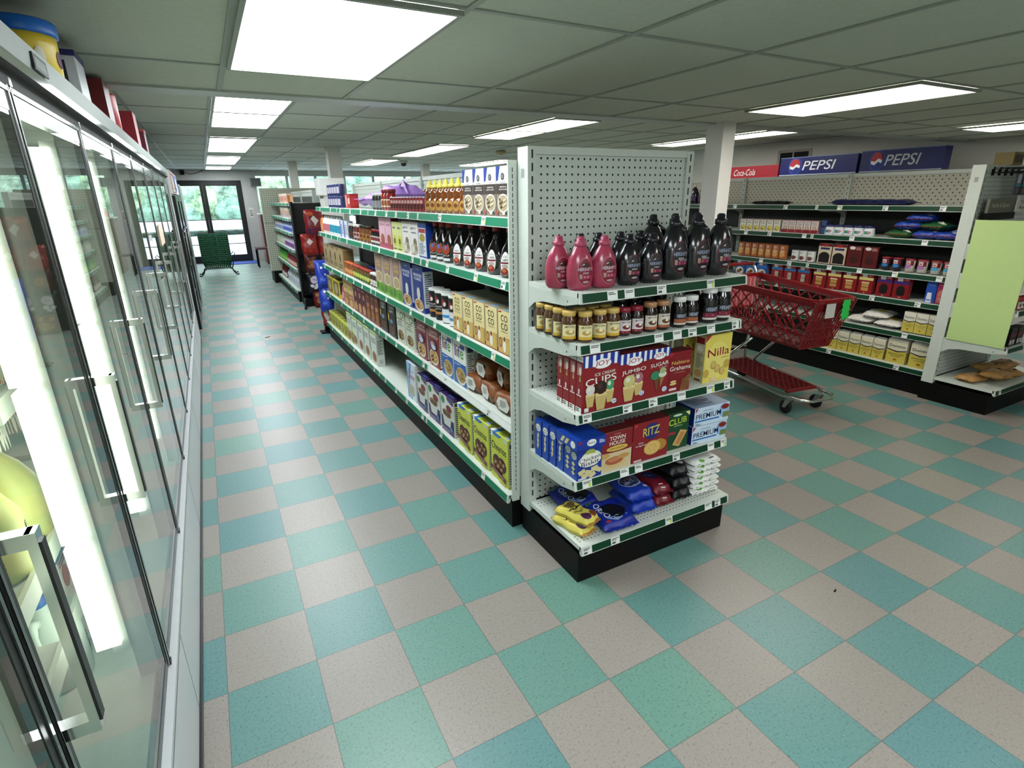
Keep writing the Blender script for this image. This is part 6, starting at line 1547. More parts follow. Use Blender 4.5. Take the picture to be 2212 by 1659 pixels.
for i, (y, c, l) in enumerate(((3.42, '#2a1a2e', 'dark soda bottle left of the white pillar, right gondola top shelf'), (3.25, '#b03a24', 'orange red soda bottle left of the white pillar, right gondola top shelf'), (3.55, '#2a1a2e', 'dark soda bottle farthest left on the right gondola top shelf'))):
    b = vessel_mb([(0, 0), (.045, 0), (.048, .01), (.048, .12), (.03, .17), (.015, .195)], mat(c, .2, coat=.5), 1, 1, [('r', 0, .2, 1, .8, c if i == 1 else '#5a3a6a')], .02, .11, 2)
    goods(b, 'soda_bottle', [(5.42, y, z)], SIDE, '', 'bottle', 'soda bottles left of the pillar', '', [('cap', cap_mb([(.016, .19), (.017, .212), (0, .214)], mat('#dcdcd8', .4), 12))], labels=[l])
z = 1.275; p = PL['r2']
jf = lambda c, c2: [('r', 0, .94, 1, 1, '#c08a90'), ('t', .5, .80, .8, 'JIFFY', '#2a3050', {'h': .1}), ('l', .2, .64, .8, .72, 1, '#8a8a8a')] + c
cb = carton_mb(.072, .045, .12, '#ebe7da', jf([('e', .55, .28, .4, .2, '#d8c850'), ('e', .45, .2, .3, .12, '#c0ac3c'), ('e', .65, .32, .2, .1, '#e8dc80')], 0), right=FACTS)
GR(cb, 'mix_box', .045, 2.80, 2.30, 6, z, 'small white mix box, yellow picture', 'box', 'yellow picture mix boxes', p)
cb = carton_mb(.072, .045, .12, '#e6dcd8', jf([('r', 0, 0, 1, .26, '#9a2430'), ('p', [(.15, .26), (.9, .26), (.7, .55), (.3, .55)], '#c0a08a'), ('e', .5, .4, .2, .1, '#d8c4b0')], 0), right=[('r', 0, 0, 1, 1, '#c8a0a0')] + FACTS[1:])
GR(cb, 'mix_box', .045, 2.285, 1.89, 5, z, 'small white mix box, red picture', 'box', 'red picture mix boxes', p)
nb = vessel_mb([(0, 0), (.03, 0), (.031, .06), (.03, .062)], mat('#25386a', .4), 1, 1, [('r', .1, .1, .9, .9, '#3a5a8a')], .004, .06, 2)
goods(nb, 'navy_tub', [(5.40, 1.855, z), (5.40, 1.855, z + .064)], SIDE, '', 'tub', 'navy tubs', '', labels=['lower navy tub beside the red cake mix boxes, right gondola second shelf', 'upper navy tub beside the red cake mix boxes, right gondola second shelf'])
wt = vessel_mb([(0, 0), (.042, 0), (.046, .006), (.046, .03), (.042, .055), (.040, .072)], mat('#e6e8ea', .35), 1, 1, [('r', .2, .2, .8, .7, '#3a7ac0'), ('e', .5, .45, .2, .2, '#4aa05a'), ('e', .75, .5, .16, .2, '#c08a9a')], .01, .06, 2)
lid = cap_mb([(.042, .072), (.044, .074), (.044, .088), (.041, .09), (0, .09)], mat('#20285e', .35), 18)
GR(wt, 'marshmallow_tub', .09, 1.84, 1.39, 5, z, 'white tub with navy lid', 'tub', 'white navy-lid tubs', p, [('lid', lid)])
art = [('r', .0, .12, 1, .8, '#2c5ab4'), ('p', [(.0, .3), (.3, .3), (.2, .7), (0, .7)], '#3a7a3a'), ('t', .55, .5, .5, 'Jet-Puffed', '#dfe6f0', {'h': .12}), ('e', .8, .2, .16, .1, '#e4e2dc'), ('r', 0, .82, 1, 1, '#b0583a')]
pts = [(5.47, 1.19, z, .0), (5.48, .98, z, .1), (5.47, .83, z, -.05), (5.48, 1.14, z + .07, .2), (5.48, .93, z + .07, -.2), (5.48, 1.05, z + .13, .1)]
hl = ['puffed sweets bag, %s of the colourful heap near the green poster' % q for q in ('lower left', 'lower middle', 'lower right', 'second-layer left', 'second-layer right', 'topmost')]
for c_, ids in (('#2f6a38', (0, 4)), ('#2450b0', (1, 2, 3, 5))):
    goods(bag_mb(.20, .20, .07, c_, art, seed=51 + ids[0], top2='#b0583a', lump=.22, wr=.3), 'marshmallow_bag', [(pts[k][0], pts[k][1], pts[k][2], SIDE + pts[k][3]) for k in ids], 0, '', 'bag', 'blue and green bags heaped on the right gondola', '', labels=[hl[k] for k in ids])
z = 1.008; p = PL['r3']
cn = vessel_mb([(0, 0), (.038, 0), (.0385, .003), (.0385, .138), (.037, .142)], mat('#b06a3c', .4), 1, 1, [('r', 0, 0, 1, 1, '#b5713f'), ('r', .3, .72, .7, .9, '#e4dcd4'), ('r', .34, .74, .66, .86, '#b43a30'), ('e', .5, .5, .34, .14, '#d8b890'), ('e', .5, .28, .36, .16, '#d8a868')], .004, .137, 2.4)
GR(cn, 'crumb_can', .077, 2.80, 2.20, 7, z, 'tall orange brown crumb can', 'can', 'orange brown crumb cans', p, [('lid', cap_mb([(.039, .136), (.039, .144), (0, .144)], mat('#5a2a20', .4), 18))])
wc = vessel_mb([(0, 0), (.036, 0), (.037, .003), (.037, .098), (.036, .1)], mat('#dfe2e0', .4), 1, 1, [('r', 0, 0, 1, 1, '#e6e8e4'), ('t', .5, .80, .5, 'LIBBY', '#3a4a3a', {'h': .1}), ('e', .5, .28, .34, .2, '#7a3a30')], .004, .096, 2.4)
GR(wc, 'milk_can', .074, 2.15, 1.89, 3, z, 'short white can with dark fruit picture', 'can', 'short white cans', p, [('rim', cap_mb([(.0375, .097), (.0375, .102), (.033, .102), (0, .1)], mat('#b8bab8', .3, .8), 18))])
front = [('r', 0, .86, 1, 1, '#6d1f24'), ('e', .5, .9, .22, .06, '#c0283a'), ('r', .15, .7, .85, .8, '#26386e'), ('e', .5, .34, .42, .24, '#1e1210'), ('r', .1, .04, .9, .3, '#1e1210'), ('r', .05, .01, .5, .05, '#c0a8a0')]
GR(carton_mb(.13, .045, .185, '#d8ccb4', front, right=[('r', 0, 0, 1, 1, '#7d2428')]), 'cake_box', .045, 1.855, 1.575, 2, z, 'beige cake mix box with black cake', 'box', 'beige cake mix boxes', p, jit=0)
front = [('e', .3, .9, .2, .08, '#e6dfdc'), ('r', .15, .86, .45, .96, '#e6dfdc'), ('l', .55, .8, .9, .95, 2, '#c89a90'), ('e', .5, .5, .32, .2, '#5a1e18'), ('e', .5, .3, .3, .16, '#4a1612')]
GR(carton_mb(.13, .045, .18, '#6a1a1c', front, right=[('r', 0, 0, 1, 1, '#2a0f12')]), 'cake_box', .045, 1.57, 1.29, 2, z, 'dark red brownie mix box', 'box', 'dark red brownie boxes', p, jit=0)
def frost(bandc, topc, bot, a, b_, n, desc):
    v = vessel_mb([(0, 0), (.033, 0), (.037, .095)], mat(bot, .4), 1, 1, [('r', 0, .55, 1, 1, topc), ('r', .3, .62, .7, .95, '#ece8e6'), ('r', .36, .68, .64, .84, '#b8303c'), ('e', .5, .42, .36, .16, bandc)], .002, .092, 2.2)
    GR(v, 'frosting_tub', .08, a, b_, n, z, desc, 'tub', desc + 's', p, [('lid', cap_mb([(.0375, .094), (.039, .096), (.039, .106), (0, .107)], mat('#8a1f28', .4), 18))])
frost('#3a8ac8', '#7a1a28', '#2a1a2e', 1.28, 1.10, 2, 'dark frosting tub with blue band')
frost('#b888c0', '#8a1f30', '#d8cfc4', 1.09, .90, 2, 'frosting tub with lilac band')
frost('#5ab0d8', '#8a1f30', '#d8d2c8', .89, .71, 2, 'frosting tub with sky blue band')
z = .78; p = PL['r4']
def cake(base, band, pic, a, b_, n, desc, d=.045, w=.125, cream='#c8a070'):
    front = [('r', 0, .86, 1, 1, base), ('r', .2, .82, .55, .96, '#e8e2e0'), ('e', .37, .82, .17, .05, '#e8e2e0'), ('l', .62, .84, .92, .95, 2, '#d89aa0'), ('r', 0, .66, 1, .80, band)] + pic + [('p', [(.42, .03), (.58, .03), (.5, .08)], '#d8c0b0')]
    GR(carton_mb(w, d, .18, base, front, right=[('r', 0, 0, 1, 1, base), ('l', .2, .1, .8, .8, 6, '#b06a6a')]), 'cake_box', d, a, b_, n, z, desc, 'box', desc + 'es' if desc.endswith('box') else desc, p, jit=0)
slab = lambda c: [('r', .24, .14, .74, .30, c), ('r', .24, .30, .74, .33, '#6a3a20'), ('r', .24, .33, .74, .48, c), ('r', .24, .48, .74, .50, '#6a3a20'), ('r', .22, .50, .76, .58, '#e0c8a0')]
cake('#2f6ab4', '#3a7ac4', [('e', .5, .35, .4, .24, '#d8d4c4'), ('e', .4, .3, .2, .1, '#8a5a38'), ('e', .6, .4, .16, .08, '#6a3a28')], 2.80, 2.38, 3, 'blue cookie mix box')
cake('#9a1a22', '#2f7ab4', [('r', .32, .16, .66, .58, '#b8b0a4'), ('r', .32, .36, .66, .38, '#5a2a28'), ('r', .66, .16, .72, .56, '#4a1a1a')], 2.34, 1.89, 3, 'red cake mix box with blue band')
cake('#96181f', '#dccf8a', slab('#c49a5c'), 1.87, 1.28, 4, 'red cake mix box with cream band')
cake('#8f1620', '#4a2a78', [('e', .5, .36, .28, .24, '#140a0c'), ('r', .24, .14, .76, .36, '#140a0c')], 1.265, .985, 2, 'red cake mix box with purple band')
front = [('r', 0, 0, 1, 1, '#2a5ab0'), ('e', .4, .5, .22, .1, '#dfe6f0'), ('p', [(.1, .0), (.7, 0), (.6, .42), (.2, .42)], '#dce2ec'), ('e', .4, .42, .16, .1, '#e8ecf2')]
front = front[:1] + [('p', [(.1, .0), (.7, 0), (.6, .45), (.2, .45)], '#dce2ec'), ('l', .15, .06, .65, .16, 2, '#4a6ab0'), ('t', .5, .8, .6, 'BAKE', '#8ab0e0', {'h': .06})]
GR(carton_mb(.075, .045, .18, '#2a5ab0', front), 'cake_box', .045, .865, .785, 1, z, 'blue flour mix box beside the pink box', 'box', None, p, jit=0)
front = [('r', 0, .78, 1, 1, '#b43a68'), ('t', .5, .88, .8, 'STRAWBERRY', '#f0dce4', {'h': .05}), ('e', .5, .42, .42, .25, '#c88a80'), ('r', .1, .05, .9, .4, '#c07a74'), ('r', .1, .22, .9, .24, '#e0b8b4')]
GR(carton_mb(.085, .045, .17, '#a83a64', front, right=[('r', 0, 0, 1, 1, '#8a2a4c')]), 'cake_box', .045, .785, .695, 1, z, 'pink strawberry cake mix box beside the white end post', 'box', None, p, jit=0)
z = .51; p = PL['r5']
goods(bag_mb(.22, .26, .06, '#e6e4de', [('e', .5, .5, .3, .25, '#dcc860'), ('r', .0, .05, .2, .4, '#b0303c')], seed=61, lump=.2), 'sugar_bag', [(5.49, 1.36, z, 0), (5.49, 1.12, z, .1), (5.50, 1.25, z + .055, .2)], SIDE, '', 'bag', 'white sugar bags lying flat', '', labels=['lower left white sugar bag lying flat, right gondola fifth shelf', 'lower right white sugar bag lying flat, right gondola fifth shelf', 'upper white sugar bag lying across two others, right gondola fifth shelf'])
goods(bag_mb(.2, .2, .04, '#a89a8a', seed=63), 'flat_bag', [(5.5, 1.66, z, .1), (5.5, 1.64, z + .04, -.1), (5.5, 1.66, z + .08, .05)], SIDE, '', 'bag', 'greyish bags stacked behind the red cart', '', labels=['lowest greyish bag of the stack beyond the cart corner, fifth shelf', 'middle greyish bag of the stack beyond the cart corner, fifth shelf', 'topmost greyish bag of the stack beyond the cart corner, fifth shelf'])
dom = lambda c: [('r', 0, 0, 1, .55, c), ('t', .5, .74, .82, 'Domino', '#2a2f62', {'h': .12}), ('p', [(.0, .60), (.5, .52), (1, .60), (1, .56), (.5, .47), (0, .56)], '#2a2f62'), ('t', .5, .38, .8, 'LIGHT BROWN', '#7a6a2a', {'h': .05}), ('t', .5, .3, .5, 'SUGAR', '#7a6a2a', {'h': .05}), ('e', .5, .14, .1, .05, '#c09030')]
GR(carton_mb(.092, .055, .17, '#e8e4d4', dom('#d8ca6a'), right=[('r', 0, 0, 1, 1, '#b0a04a')]), 'sugar_box', .055, .985, .695, 3, z, 'white and yellow sugar carton', 'box', 'sugar cartons', p, jit=.0)
z = .22; p = PL['r6']
dom2 = dom('#d2c260')[:3] + [('t', .5, .38, .8, 'GRANULATED', '#5a4f22', {'h': .06}), ('t', .5, .29, .5, 'SUGAR', '#5a4f22', {'h': .05}), ('e', .5, .14, .1, .05, '#b07a2a')]
def sugar_bag(w, d, h):
    b = carton_mb(w, d, h, '#e2ddc4', dom2, right=[('r', 0, 0, 1, 1, '#b8a85a'), ('r', 0, .5, 1, 1, '#d8d2b8')])
    b.add([(-w / 2, -d / 2, h), (w / 2, -d / 2, h), (w / 2, d / 2, h), (-w / 2, d / 2, h), (-w / 2 + .01, 0, h + .02), (w / 2 - .01, 0, h + .02)], [(0, 1, 5, 4), (2, 3, 4, 5), (1, 2, 5), (3, 0, 4)], mat('#e8e6dc', .5))
    return b
GR(sugar_bag(.10, .065, .175), 'sugar_bag', .065, 1.62, 1.08, 5, z, 'small white and yellow sugar bag', 'bag', 'small sugar bags', p, jit=.06)
GR(sugar_bag(.16, .095, .205), 'sugar_bag', .095, 1.075, .70, 2, z, 'large white and yellow sugar bag', 'bag', 'large sugar bags', p, jit=.06)
# ---- right end unit goods
z = .205
pts = [(5.43, .42, z, .2), (5.62, .36, z, -.2), (5.50, .32, z + .05, .5), (5.80, .34, z, .1), (5.66, .42, z + .05, 0), (5.86, .40, z + .05, .3)]
goods(bag_mb(.15, .22, .055, '#b8925c', [('e', .4, .35, .12, .1, '#3a2a20'), ('r', .3, .4, .8, .75, '#c9b08a')], seed=71, lump=.2), 'pasta_bag', [(x, y, q, r + 1.2) for x, y, q, r in pts], 0, '', 'bag', 'tan bags on the right end unit base', '',
      labels=['tan noodle bag on the right end unit base, %s' % q for q in ('bottom layer nearest the green poster', 'bottom layer middle', 'top layer nearest the green poster', 'bottom layer right', 'top layer middle', 'top layer right')])
def spice(desc, c, capc, x0, n, zz, y=.245):
    v = vessel_mb([(0, 0), (.022, 0), (.023, .003), (.023, .07), (.02, .075)], mat(c, .3), 1, 1, [('r', .05, .1, .95, .85, '#d8d4cc'), ('e', .5, .5, .3, .2, c)], .004, .07, 2.2)
    goods(v, 'spice_jar', [(x0 + i * .052, y, zz) for i in range(n)], 0, desc, 'jar', desc + 's', 'on the right end unit', [('cap', cap_mb([(.022, .072), (.024, .074), (.024, .095), (0, .096)], mat(capc, .4), 14))])
spice('small spice jar with red cap', '#7a2a1c', '#a82a30', 5.33, 6, .82)
spice('small spice jar with dark cap', '#5a3a20', '#1c1a1c', 5.33, 6, 1.05)
spice('small dark spice jar', '#3a2018', '#8a1f28', 5.33, 6, 1.27)
GRB = carton_mb(.10, .06, .14, '#1c1618', [('r', .1, .1, .45, .35, '#dcd8d4'), ('r', .55, .1, .9, .35, '#dcd8d4'), ('r', .0, .5, 1, .7, '#7a1f28')])
goods(GRB, 'seasoning_box', [(5.38, .26, .54), (5.50, .26, .54)], 0, 'black seasoning box with red band', 'box', 'black seasoning boxes', 'beside the green poster')
GRW = carton_mb(.09, .06, .15, '#e4e2dc', [('l', .15, .2, .85, .8, 6, '#5a5a5a')])
goods(GRW, 'seasoning_box', [(5.62, .26, .54), (5.73, .26, .54)], 0, 'white seasoning box', 'box', 'white seasoning boxes', 'on the right end unit')
# header sign and hooks with packets
b = MB(); b.box(-.21, .21, -.01, .01, 0, .10, mat('#6d6f60', .5)); b.art([('t', .42, .5, .66, 'Herbs & Spices', '#d8d6c4', {'h': .4, 'sl': .15})], lambda a, q, l: (-.21 + a, -.0108 - .0004 * l, q), .42, .10)
b.box(-.21, .21, -.02, .03, -.05, -.001, BLACK)
o = b.obj('shelf_sign'); o.location = (5.545, .58, 1.49); tag(o, 'olive grey sign board with herb lettering on the right end unit', 'sign')
b = MB(); b.box(-.13, .13, -.006, .006, 0, .14, mat('#dcdcd6', .5)); b.art([('t', .5, .8, .3, 'A', '#3a3a38', {'h': .16}), ('t', .5, .52, .7, 'The Best', '#3a3a38', {'h': .18}), ('t', .5, .22, .7, 'Spice', '#3a3a38', {'h': .18})], lambda a, q, l: (-.13 + a, -.0068 - .0004 * l, q), .26, .14)
o = b.obj('card_sign'); o.location = (5.87, .56, 1.49); tag(o, 'white hand-lettered card beside the herb sign', 'sign')
for i, x in enumerate((5.40, 5.50, 5.60, 5.70, 5.80)):
    b = MB(); b.tube([(0, .0, 0), (0, -.2, .005), (0, -.215, .02)], .003, mat('#2a2c2c', .3, .6), 6); b.tube([(0, .0, .03), (0, -.19, .03)], .0025, mat('#2a2c2c', .3, .6), 6)
    b.box(-.012, .012, -.002, .008, -.02, .04, BLACK)
    o = b.obj('peg_hook'); o.location = (x, .622, 1.775); tag(o, 'thin dark wire hook at the top of the right end unit, ' + ordinal(i, 5), 'hook', 'wire hooks of the right end unit')
for i, x in enumerate((5.50, 5.60, 5.70)):
    b = MB(); b.box(-.036, .036, -.006, .006, -.15, 0, mat('#1c2a3c', .4)); b.art([('r', .1, .55, .9, .95, '#c8ccd4'), ('r', 0, .4, 1, .52, '#3aa0a8'), ('e', .5, .2, .3, .14, '#8a6a5a')], lambda a, q, l: (-.036 + a, -.0066 - .0003 * l, -.15 + q), .072, .15)
    o = b.obj('hanging_packet'); o.location = (x, .50, 1.765); tag(o, 'teal banded packet hanging from a wire hook, ' + ordinal(i, 3) + ', right end unit', 'packet', 'packets on the wire hooks')
b = MB(); b.box(-.08, .08, -.06, .06, 0, .09, mat('#7a6a34', .5)); b.art([('r', .1, .2, .9, .8, '#4a3a24')], lambda a, q, l: (-.08 + a, -.0606 - .0003 * l, q), .16, .09)
o = b.obj('small_box'); o.location = (5.68, .66, 1.831); tag(o, 'small olive box standing on top of the right end unit', 'box')

# ================================================================== red shopping cart
CRED = mat('#82121a', .35, coat=.2, noise=.05)
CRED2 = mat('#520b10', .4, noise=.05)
cart = empty('shopping_cart', (4.19, 1.43, 0), 0, 'red plastic shopping cart with green tag between endcap and right gondola', 'shopping cart')
cart.rotation_euler = (0, 0, -.13)
cart.location = (4.22, 1.45, 0)
# local frame: -y is the nose, rim corners
ZR, ZB = .93, .53
rim = {'fl': Vector((-.20, -.60, ZR - .02)), 'fr': Vector((.20, -.60, ZR - .02)), 'bl': Vector((-.28, .44, ZR + .03)), 'br': Vector((.28, .44, ZR + .03))}
bot = {'fl': Vector((-.15, -.47, ZB)), 'fr': Vector((.15, -.47, ZB)), 'bl': Vector((-.20, .36, ZB + .02)), 'br': Vector((.20, .36, ZB + .02))}
def bil(a, b_, c, d, s, t): return (a * (1 - s) + b_ * s) * (1 - t) + (c * (1 - s) + d * s) * t
def lattice(P00, P10, P01, P11, n, slope, wid, m, solid=((0, .06), (.86, 1)), b=None):
    """diagonal lattice over a bilinear panel; s along, t up"""
    b = b or MB()
    L = (P10 - P00).length; Hh = (P01 - P00).length
    nrm = (P10 - P00).cross(P01 - P00).normalized()
    def pt(s, t): return bil(P00, P10, P01, P11, s, t)
    for t0, t1 in solid:
        k = 10
        for i in range(k):
            a, c = pt(i / k, t0), pt((i + 1) / k, t0)
            d, e2 = pt((i + 1) / k, t1), pt(i / k, t1)
            off = nrm * .003
            b.add([tuple(v + o_ * off) for o_ in (-1, 1) for v in (a, c, d, e2)], [(0, 1, 2, 3), (7, 6, 5, 4), (0, 4, 5, 1), (2, 6, 7, 3)], m)
    t_lo, t_hi = solid[0][1], solid[1][0]
    span = (t_hi - t_lo) * Hh / slope / L
    for dr in (1, -1):
        for i in range(-n, 2 * n):
            s0 = (i + .5) / n
            s1 = s0 + dr * span
            a_s, a_t, c_s, c_t = s0, t_lo, s1, t_hi
            lo, hi = min(a_s, c_s), max(a_s, c_s)
            if hi <= 0 or lo >= 1: continue
            def cl(sx): 
                f = (sx - a_s) / (c_s - a_s); return a_t + (c_t - a_t) * f
            if a_s < 0: a_s, a_t = 0, cl(0) if True else 0
            elif a_s > 1: a_s, a_t = 1, cl(1)
            s_, t_ = a_s, a_t
            a_s0, a_t0 = s0, t_lo
            if c_s < 0:
                f = (0 - s0) / (s1 - s0); c_s, c_t = 0, t_lo + (t_hi - t_lo) * f
            elif c_s > 1:
                f = (1 - s0) / (s1 - s0); c_s, c_t = 1, t_lo + (t_hi - t_lo) * f
            if s0 < 0: f = (0 - s0) / (s1 - s0); s_, t_ = 0, t_lo + (t_hi - t_lo) * f
            if s0 > 1: f = (1 - s0) / (s1 - s0); s_, t_ = 1, t_lo + (t_hi - t_lo) * f
            b.bar(pt(s_, t_), pt(c_s, c_t), wid, m, w2=.006)
    return b
b = lattice(bot['bl'], bot['fl'], rim['bl'], rim['fl'], 9, 1.15, .014, CRED, solid=((0, .05), (.90, 1))); child(b, 'side_panel', cart)
b = lattice(bot['br'], bot['fr'], rim['br'], rim['fr'], 9, 1.15, .014, CRED, solid=((0, .05), (.90, 1))); child(b, 'side_panel', cart)
b = MB()
nf = 13
for i in range(nf + 1):
    s = i / nf
    b.bar(bot['fl'].lerp(bot['fr'], s), rim['fl'].lerp(rim['fr'], s), .012, CRED, w2=.008)
for t in (0, .2, .42, .62, .8):
    b.bar(bil(bot['fl'], bot['fr'], rim['fl'], rim['fr'], 0, t), bil(bot['fl'], bot['fr'], rim['fl'], rim['fr'], 1, t), .012, CRED, w2=.008)
a = [bil(bot['fl'], bot['fr'], rim['fl'], rim['fr'], s, t) for s, t in ((0, .8), (1, .8), (1, 1), (0, 1))]
b.add([tuple(v) for v in a] + [tuple(v + Vector((0, .006, 0))) for v in a], [(0, 1, 2, 3), (7, 6, 5, 4)], CRED)
child(b, 'front_panel', cart)
b = MB()
for i in range(15):
    s = i / 14
    b.bar(bot['bl'].lerp(bot['br'], s), rim['bl'].lerp(rim['br'], s), .012, CRED, w2=.008)
for t in (0, .35, .7, .95): b.bar(bil(bot['bl'], bot['br'], rim['bl'], rim['br'], 0, t), bil(bot['bl'], bot['br'], rim['bl'], rim['br'], 1, t), .014, CRED, w2=.008)
child(b, 'rear_gate', cart)
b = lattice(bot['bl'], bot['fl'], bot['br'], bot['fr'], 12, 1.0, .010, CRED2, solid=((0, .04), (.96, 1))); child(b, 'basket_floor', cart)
# rim
b = MB()
ring = [rim['bl'], rim['fl'] + Vector((0, .06, 0)), rim['fl'] + Vector((.02, .015, 0)), rim['fl'] + Vector((.07, 0, 0)), rim['fr'] + Vector((-.07, 0, 0)), rim['fr'] + Vector((-.02, .015, 0)), rim['fr'] + Vector((0, .06, 0)), rim['br']]
for p0, p1 in zip(ring, ring[1:] + ring[:1]): b.bar(p0, p1, .026, CRED, w2=.03)
child(b, 'rim', cart)
# handle and uprights
b = MB()
for s in (-1, 1): b.tube([(s * .25, .34, ZB + .02), (s * .27, .42, ZB + .2), (s * .275, .47, ZR + .04), (s * .275, .50, 1.02), (s * .27, .54, 1.045)], .012, CHROME, 8)
child(b, 'upright', cart)
b = MB(); b.tube([(-.275, .54, 1.045), (.275, .54, 1.045)], .016, CRED, 10); child(b, 'handle_bar', cart)
b = MB(); b.box(-.2, .2, .39, .41, .68, .95, mat('#b0525a', .4)); 
for k in range(9): b.box(-.19 + k * .045, -.175 + k * .045, .385, .39, .69, .94, mat('#d08a8e', .4))
child(b, 'child_seat', cart)
# chrome underframe
b = MB()
ub = [(-.2, .40, .19), (-.21, .0, .175), (-.2, -.40, .15), (-.17, -.56, .15), (-.10, -.62, .15), (.10, -.62, .15), (.17, -.56, .15), (.2, -.40, .15), (.21, .0, .175), (.2, .40, .19)]
b.tube(ub, .0125, CHROME, 10)
for s in (-1, 1):
    b.tube([(s * .2, .30, .19), (s * .205, .26, .25), (s * .17, -.02, ZB - .01)], .012, CHROME, 8)
    b.tube([(s * .2, .40, .19), (s * .22, .44, .3), (s * .2, .36, ZB)], .012, CHROME, 8)
b.bar((-.2, .38, .3), (.2, .38, .3), .014, BLACK)
child(b, 'underframe', cart)
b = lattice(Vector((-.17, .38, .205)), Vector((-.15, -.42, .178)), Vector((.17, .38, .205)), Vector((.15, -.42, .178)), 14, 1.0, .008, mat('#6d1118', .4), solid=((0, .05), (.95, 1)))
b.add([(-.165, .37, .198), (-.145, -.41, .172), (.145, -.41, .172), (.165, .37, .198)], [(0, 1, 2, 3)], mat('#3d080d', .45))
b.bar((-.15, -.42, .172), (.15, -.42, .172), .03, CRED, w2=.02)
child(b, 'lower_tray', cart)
for x, y in ((-.16, -.47), (.16, -.47), (-.19, .38), (.19, .38)):
    b = MB()
    b.bar((x, y, .15), (x, y, .12), .03, DCHROME); 
    for s in (-1, 1): b.prism([(y - .025, .12), (y + .025, .12), (y + .045, .05), (y + .02, .05)], x + s * .018 - .002, x + s * .018 + .002, mat('#a9aaa6', .35, .6))
    cs = child(b, 'caster', cart)
    w = MB(); w.T = Matrix.Translation((x, y + .03, .055)) @ Matrix.Rotation(R(90), 4, 'Y')
    w.lathe([(0, -.013), (.03, -.013), (.05, -.014), (.055, -.009), (.055, .009), (.05, .014), (.03, .013), (0, .013)], RUBBER, 20)
    child(w, 'wheel', cs)
b = MB(); b.box(-.11, -.02, -.611, -.608, ZR - .14, ZR - .02, mat('#d8d6d0', .5)); child(b, 'ad_panel', cart)
b = MB(); b.T = Matrix.Translation((-.262, .34, .84)) @ Matrix.Rotation(R(-12), 4, 'Y')
b.box(-.004, 0, -.05, .05, -.06, .06, mat('#d4d2cc', .5)); b.box(-.0055, -.004, -.02, .02, -.045, 0, mat('#8a6a58', .5)); child(b, 'side_card', cart)
CM = cart.matrix_basis
zignote('paper_tag', .085, .15, '#2fd058', 'bright green zigzag-edged paper tag on the nose of the red cart', tuple(Matrix.Translation(cart.location) @ Matrix.Rotation(-.13, 4, 'Z') @ Vector((.07, -.623, ZR - .085))), -.13)
# goods already in view through the lattice are those on the shelves behind

# ================================================================== far gondola and snack rack goods
XF0 = 1.43
def GF(mb, name, d, a, b_, n, zz, desc, cat, grp, place, parts=(), jit=.03):
    return goods(mb, name, rowpts(XF0, d, a, b_, n, zz), SIDE, desc, cat, grp, place, parts, jit)
FP = 'on the far gondola, '
def fbottle(c, capc, lc, h=.2, r=.04):
    s = h / .2
    return vessel_mb([(0, 0), (r * .9, 0), (r, .01), (r, .11 * s), (r * .5, .16 * s), (r * .4, .18 * s)], mat(c, .3), 1, 1, [('r', 0, .1, 1, .9, lc)], .015, .1 * s, 2.0, 14), cap_mb([(r * .42, .178 * s), (r * .42, .2 * s), (0, .2 * s)], mat(capc, .4), 10)
lv = dict(zip(('base', 'second', 'third', 'fourth', 'fifth', 'top'), [.20] + F_LEV))
def frow(zz, c, capc, lc, a, b_, n, desc, where, h=.2, r=.04):
    bd, cp = fbottle(c, capc, lc, h, r)
    GF(bd, 'bottle', 2 * r, a, b_, n, zz, desc, 'bottle', desc + 's of the far gondola', FP + where, [('cap', cp)])
frow(.20, '#d8dce0', '#dfe2e4', '#c4ccd4', 9.9, 8.45, 6, 'big clear white jug', 'base', .27, .07)
frow(.20, '#5a1a20', '#b03030', '#e0d8d4', 10.8, 10.1, 5, 'dark red bottle', 'base', .22, .05)
frow(.55, '#7a1a22', '#d8d0c8', '#d8c0b0', 9.6, 8.45, 8, 'red sauce bottle', 'second shelf')
frow(.55, '#4a9a3a', '#2a6a2a', '#a8d070', 10.8, 9.7, 8, 'green bottle', 'second shelf')
frow(.86, '#c8b8c8', '#8a2a6a', '#8a5a9a', 9.6, 8.45, 8, 'lilac label bottle', 'third shelf')
frow(.86, '#b8c8a8', '#b03030', '#d8d8c8', 10.8, 9.7, 8, 'pale green bottle', 'third shelf')
frow(1.13, '#a8b4d8', '#3a4a9a', '#5a6ab4', 9.6, 8.45, 8, 'blue label bottle', 'fourth shelf', .17)
frow(1.13, '#c8c8d0', '#a03048', '#9aa8d0', 10.8, 9.7, 7, 'pale bottle with red cap', 'fourth shelf', .17)
cb = carton_mb(.16, .1, .17, '#e0d4c4', [('e', .5, .5, .4, .3, '#c08a60'), ('r', .6, .05, .95, .35, '#2a4ab0')], right=[('e', .5, .5, .4, .3, '#b8906a')])
GF(cb, 'snack_box', .1, 9.6, 8.5, 6, 1.36, 'beige cookie box', 'box', 'beige cookie boxes', FP + 'fifth shelf')
cb = carton_mb(.2, .1, .15, '#d8b8a8', [('e', .5, .45, .35, .3, '#c86a3a'), ('r', 0, .8, 1, 1, '#e8dcd0')], right=[('r', .1, .1, .5, .8, '#c07a4a'), ('r', .55, .1, .95, .8, '#e0c090')])
GF(cb, 'bread_box', .1, 9.5, 8.45, 5, 1.60, 'peach bakery box', 'box', 'peach bakery boxes', FP + 'top shelf')
# side ledges seen left of the goods: small tags already on the rails

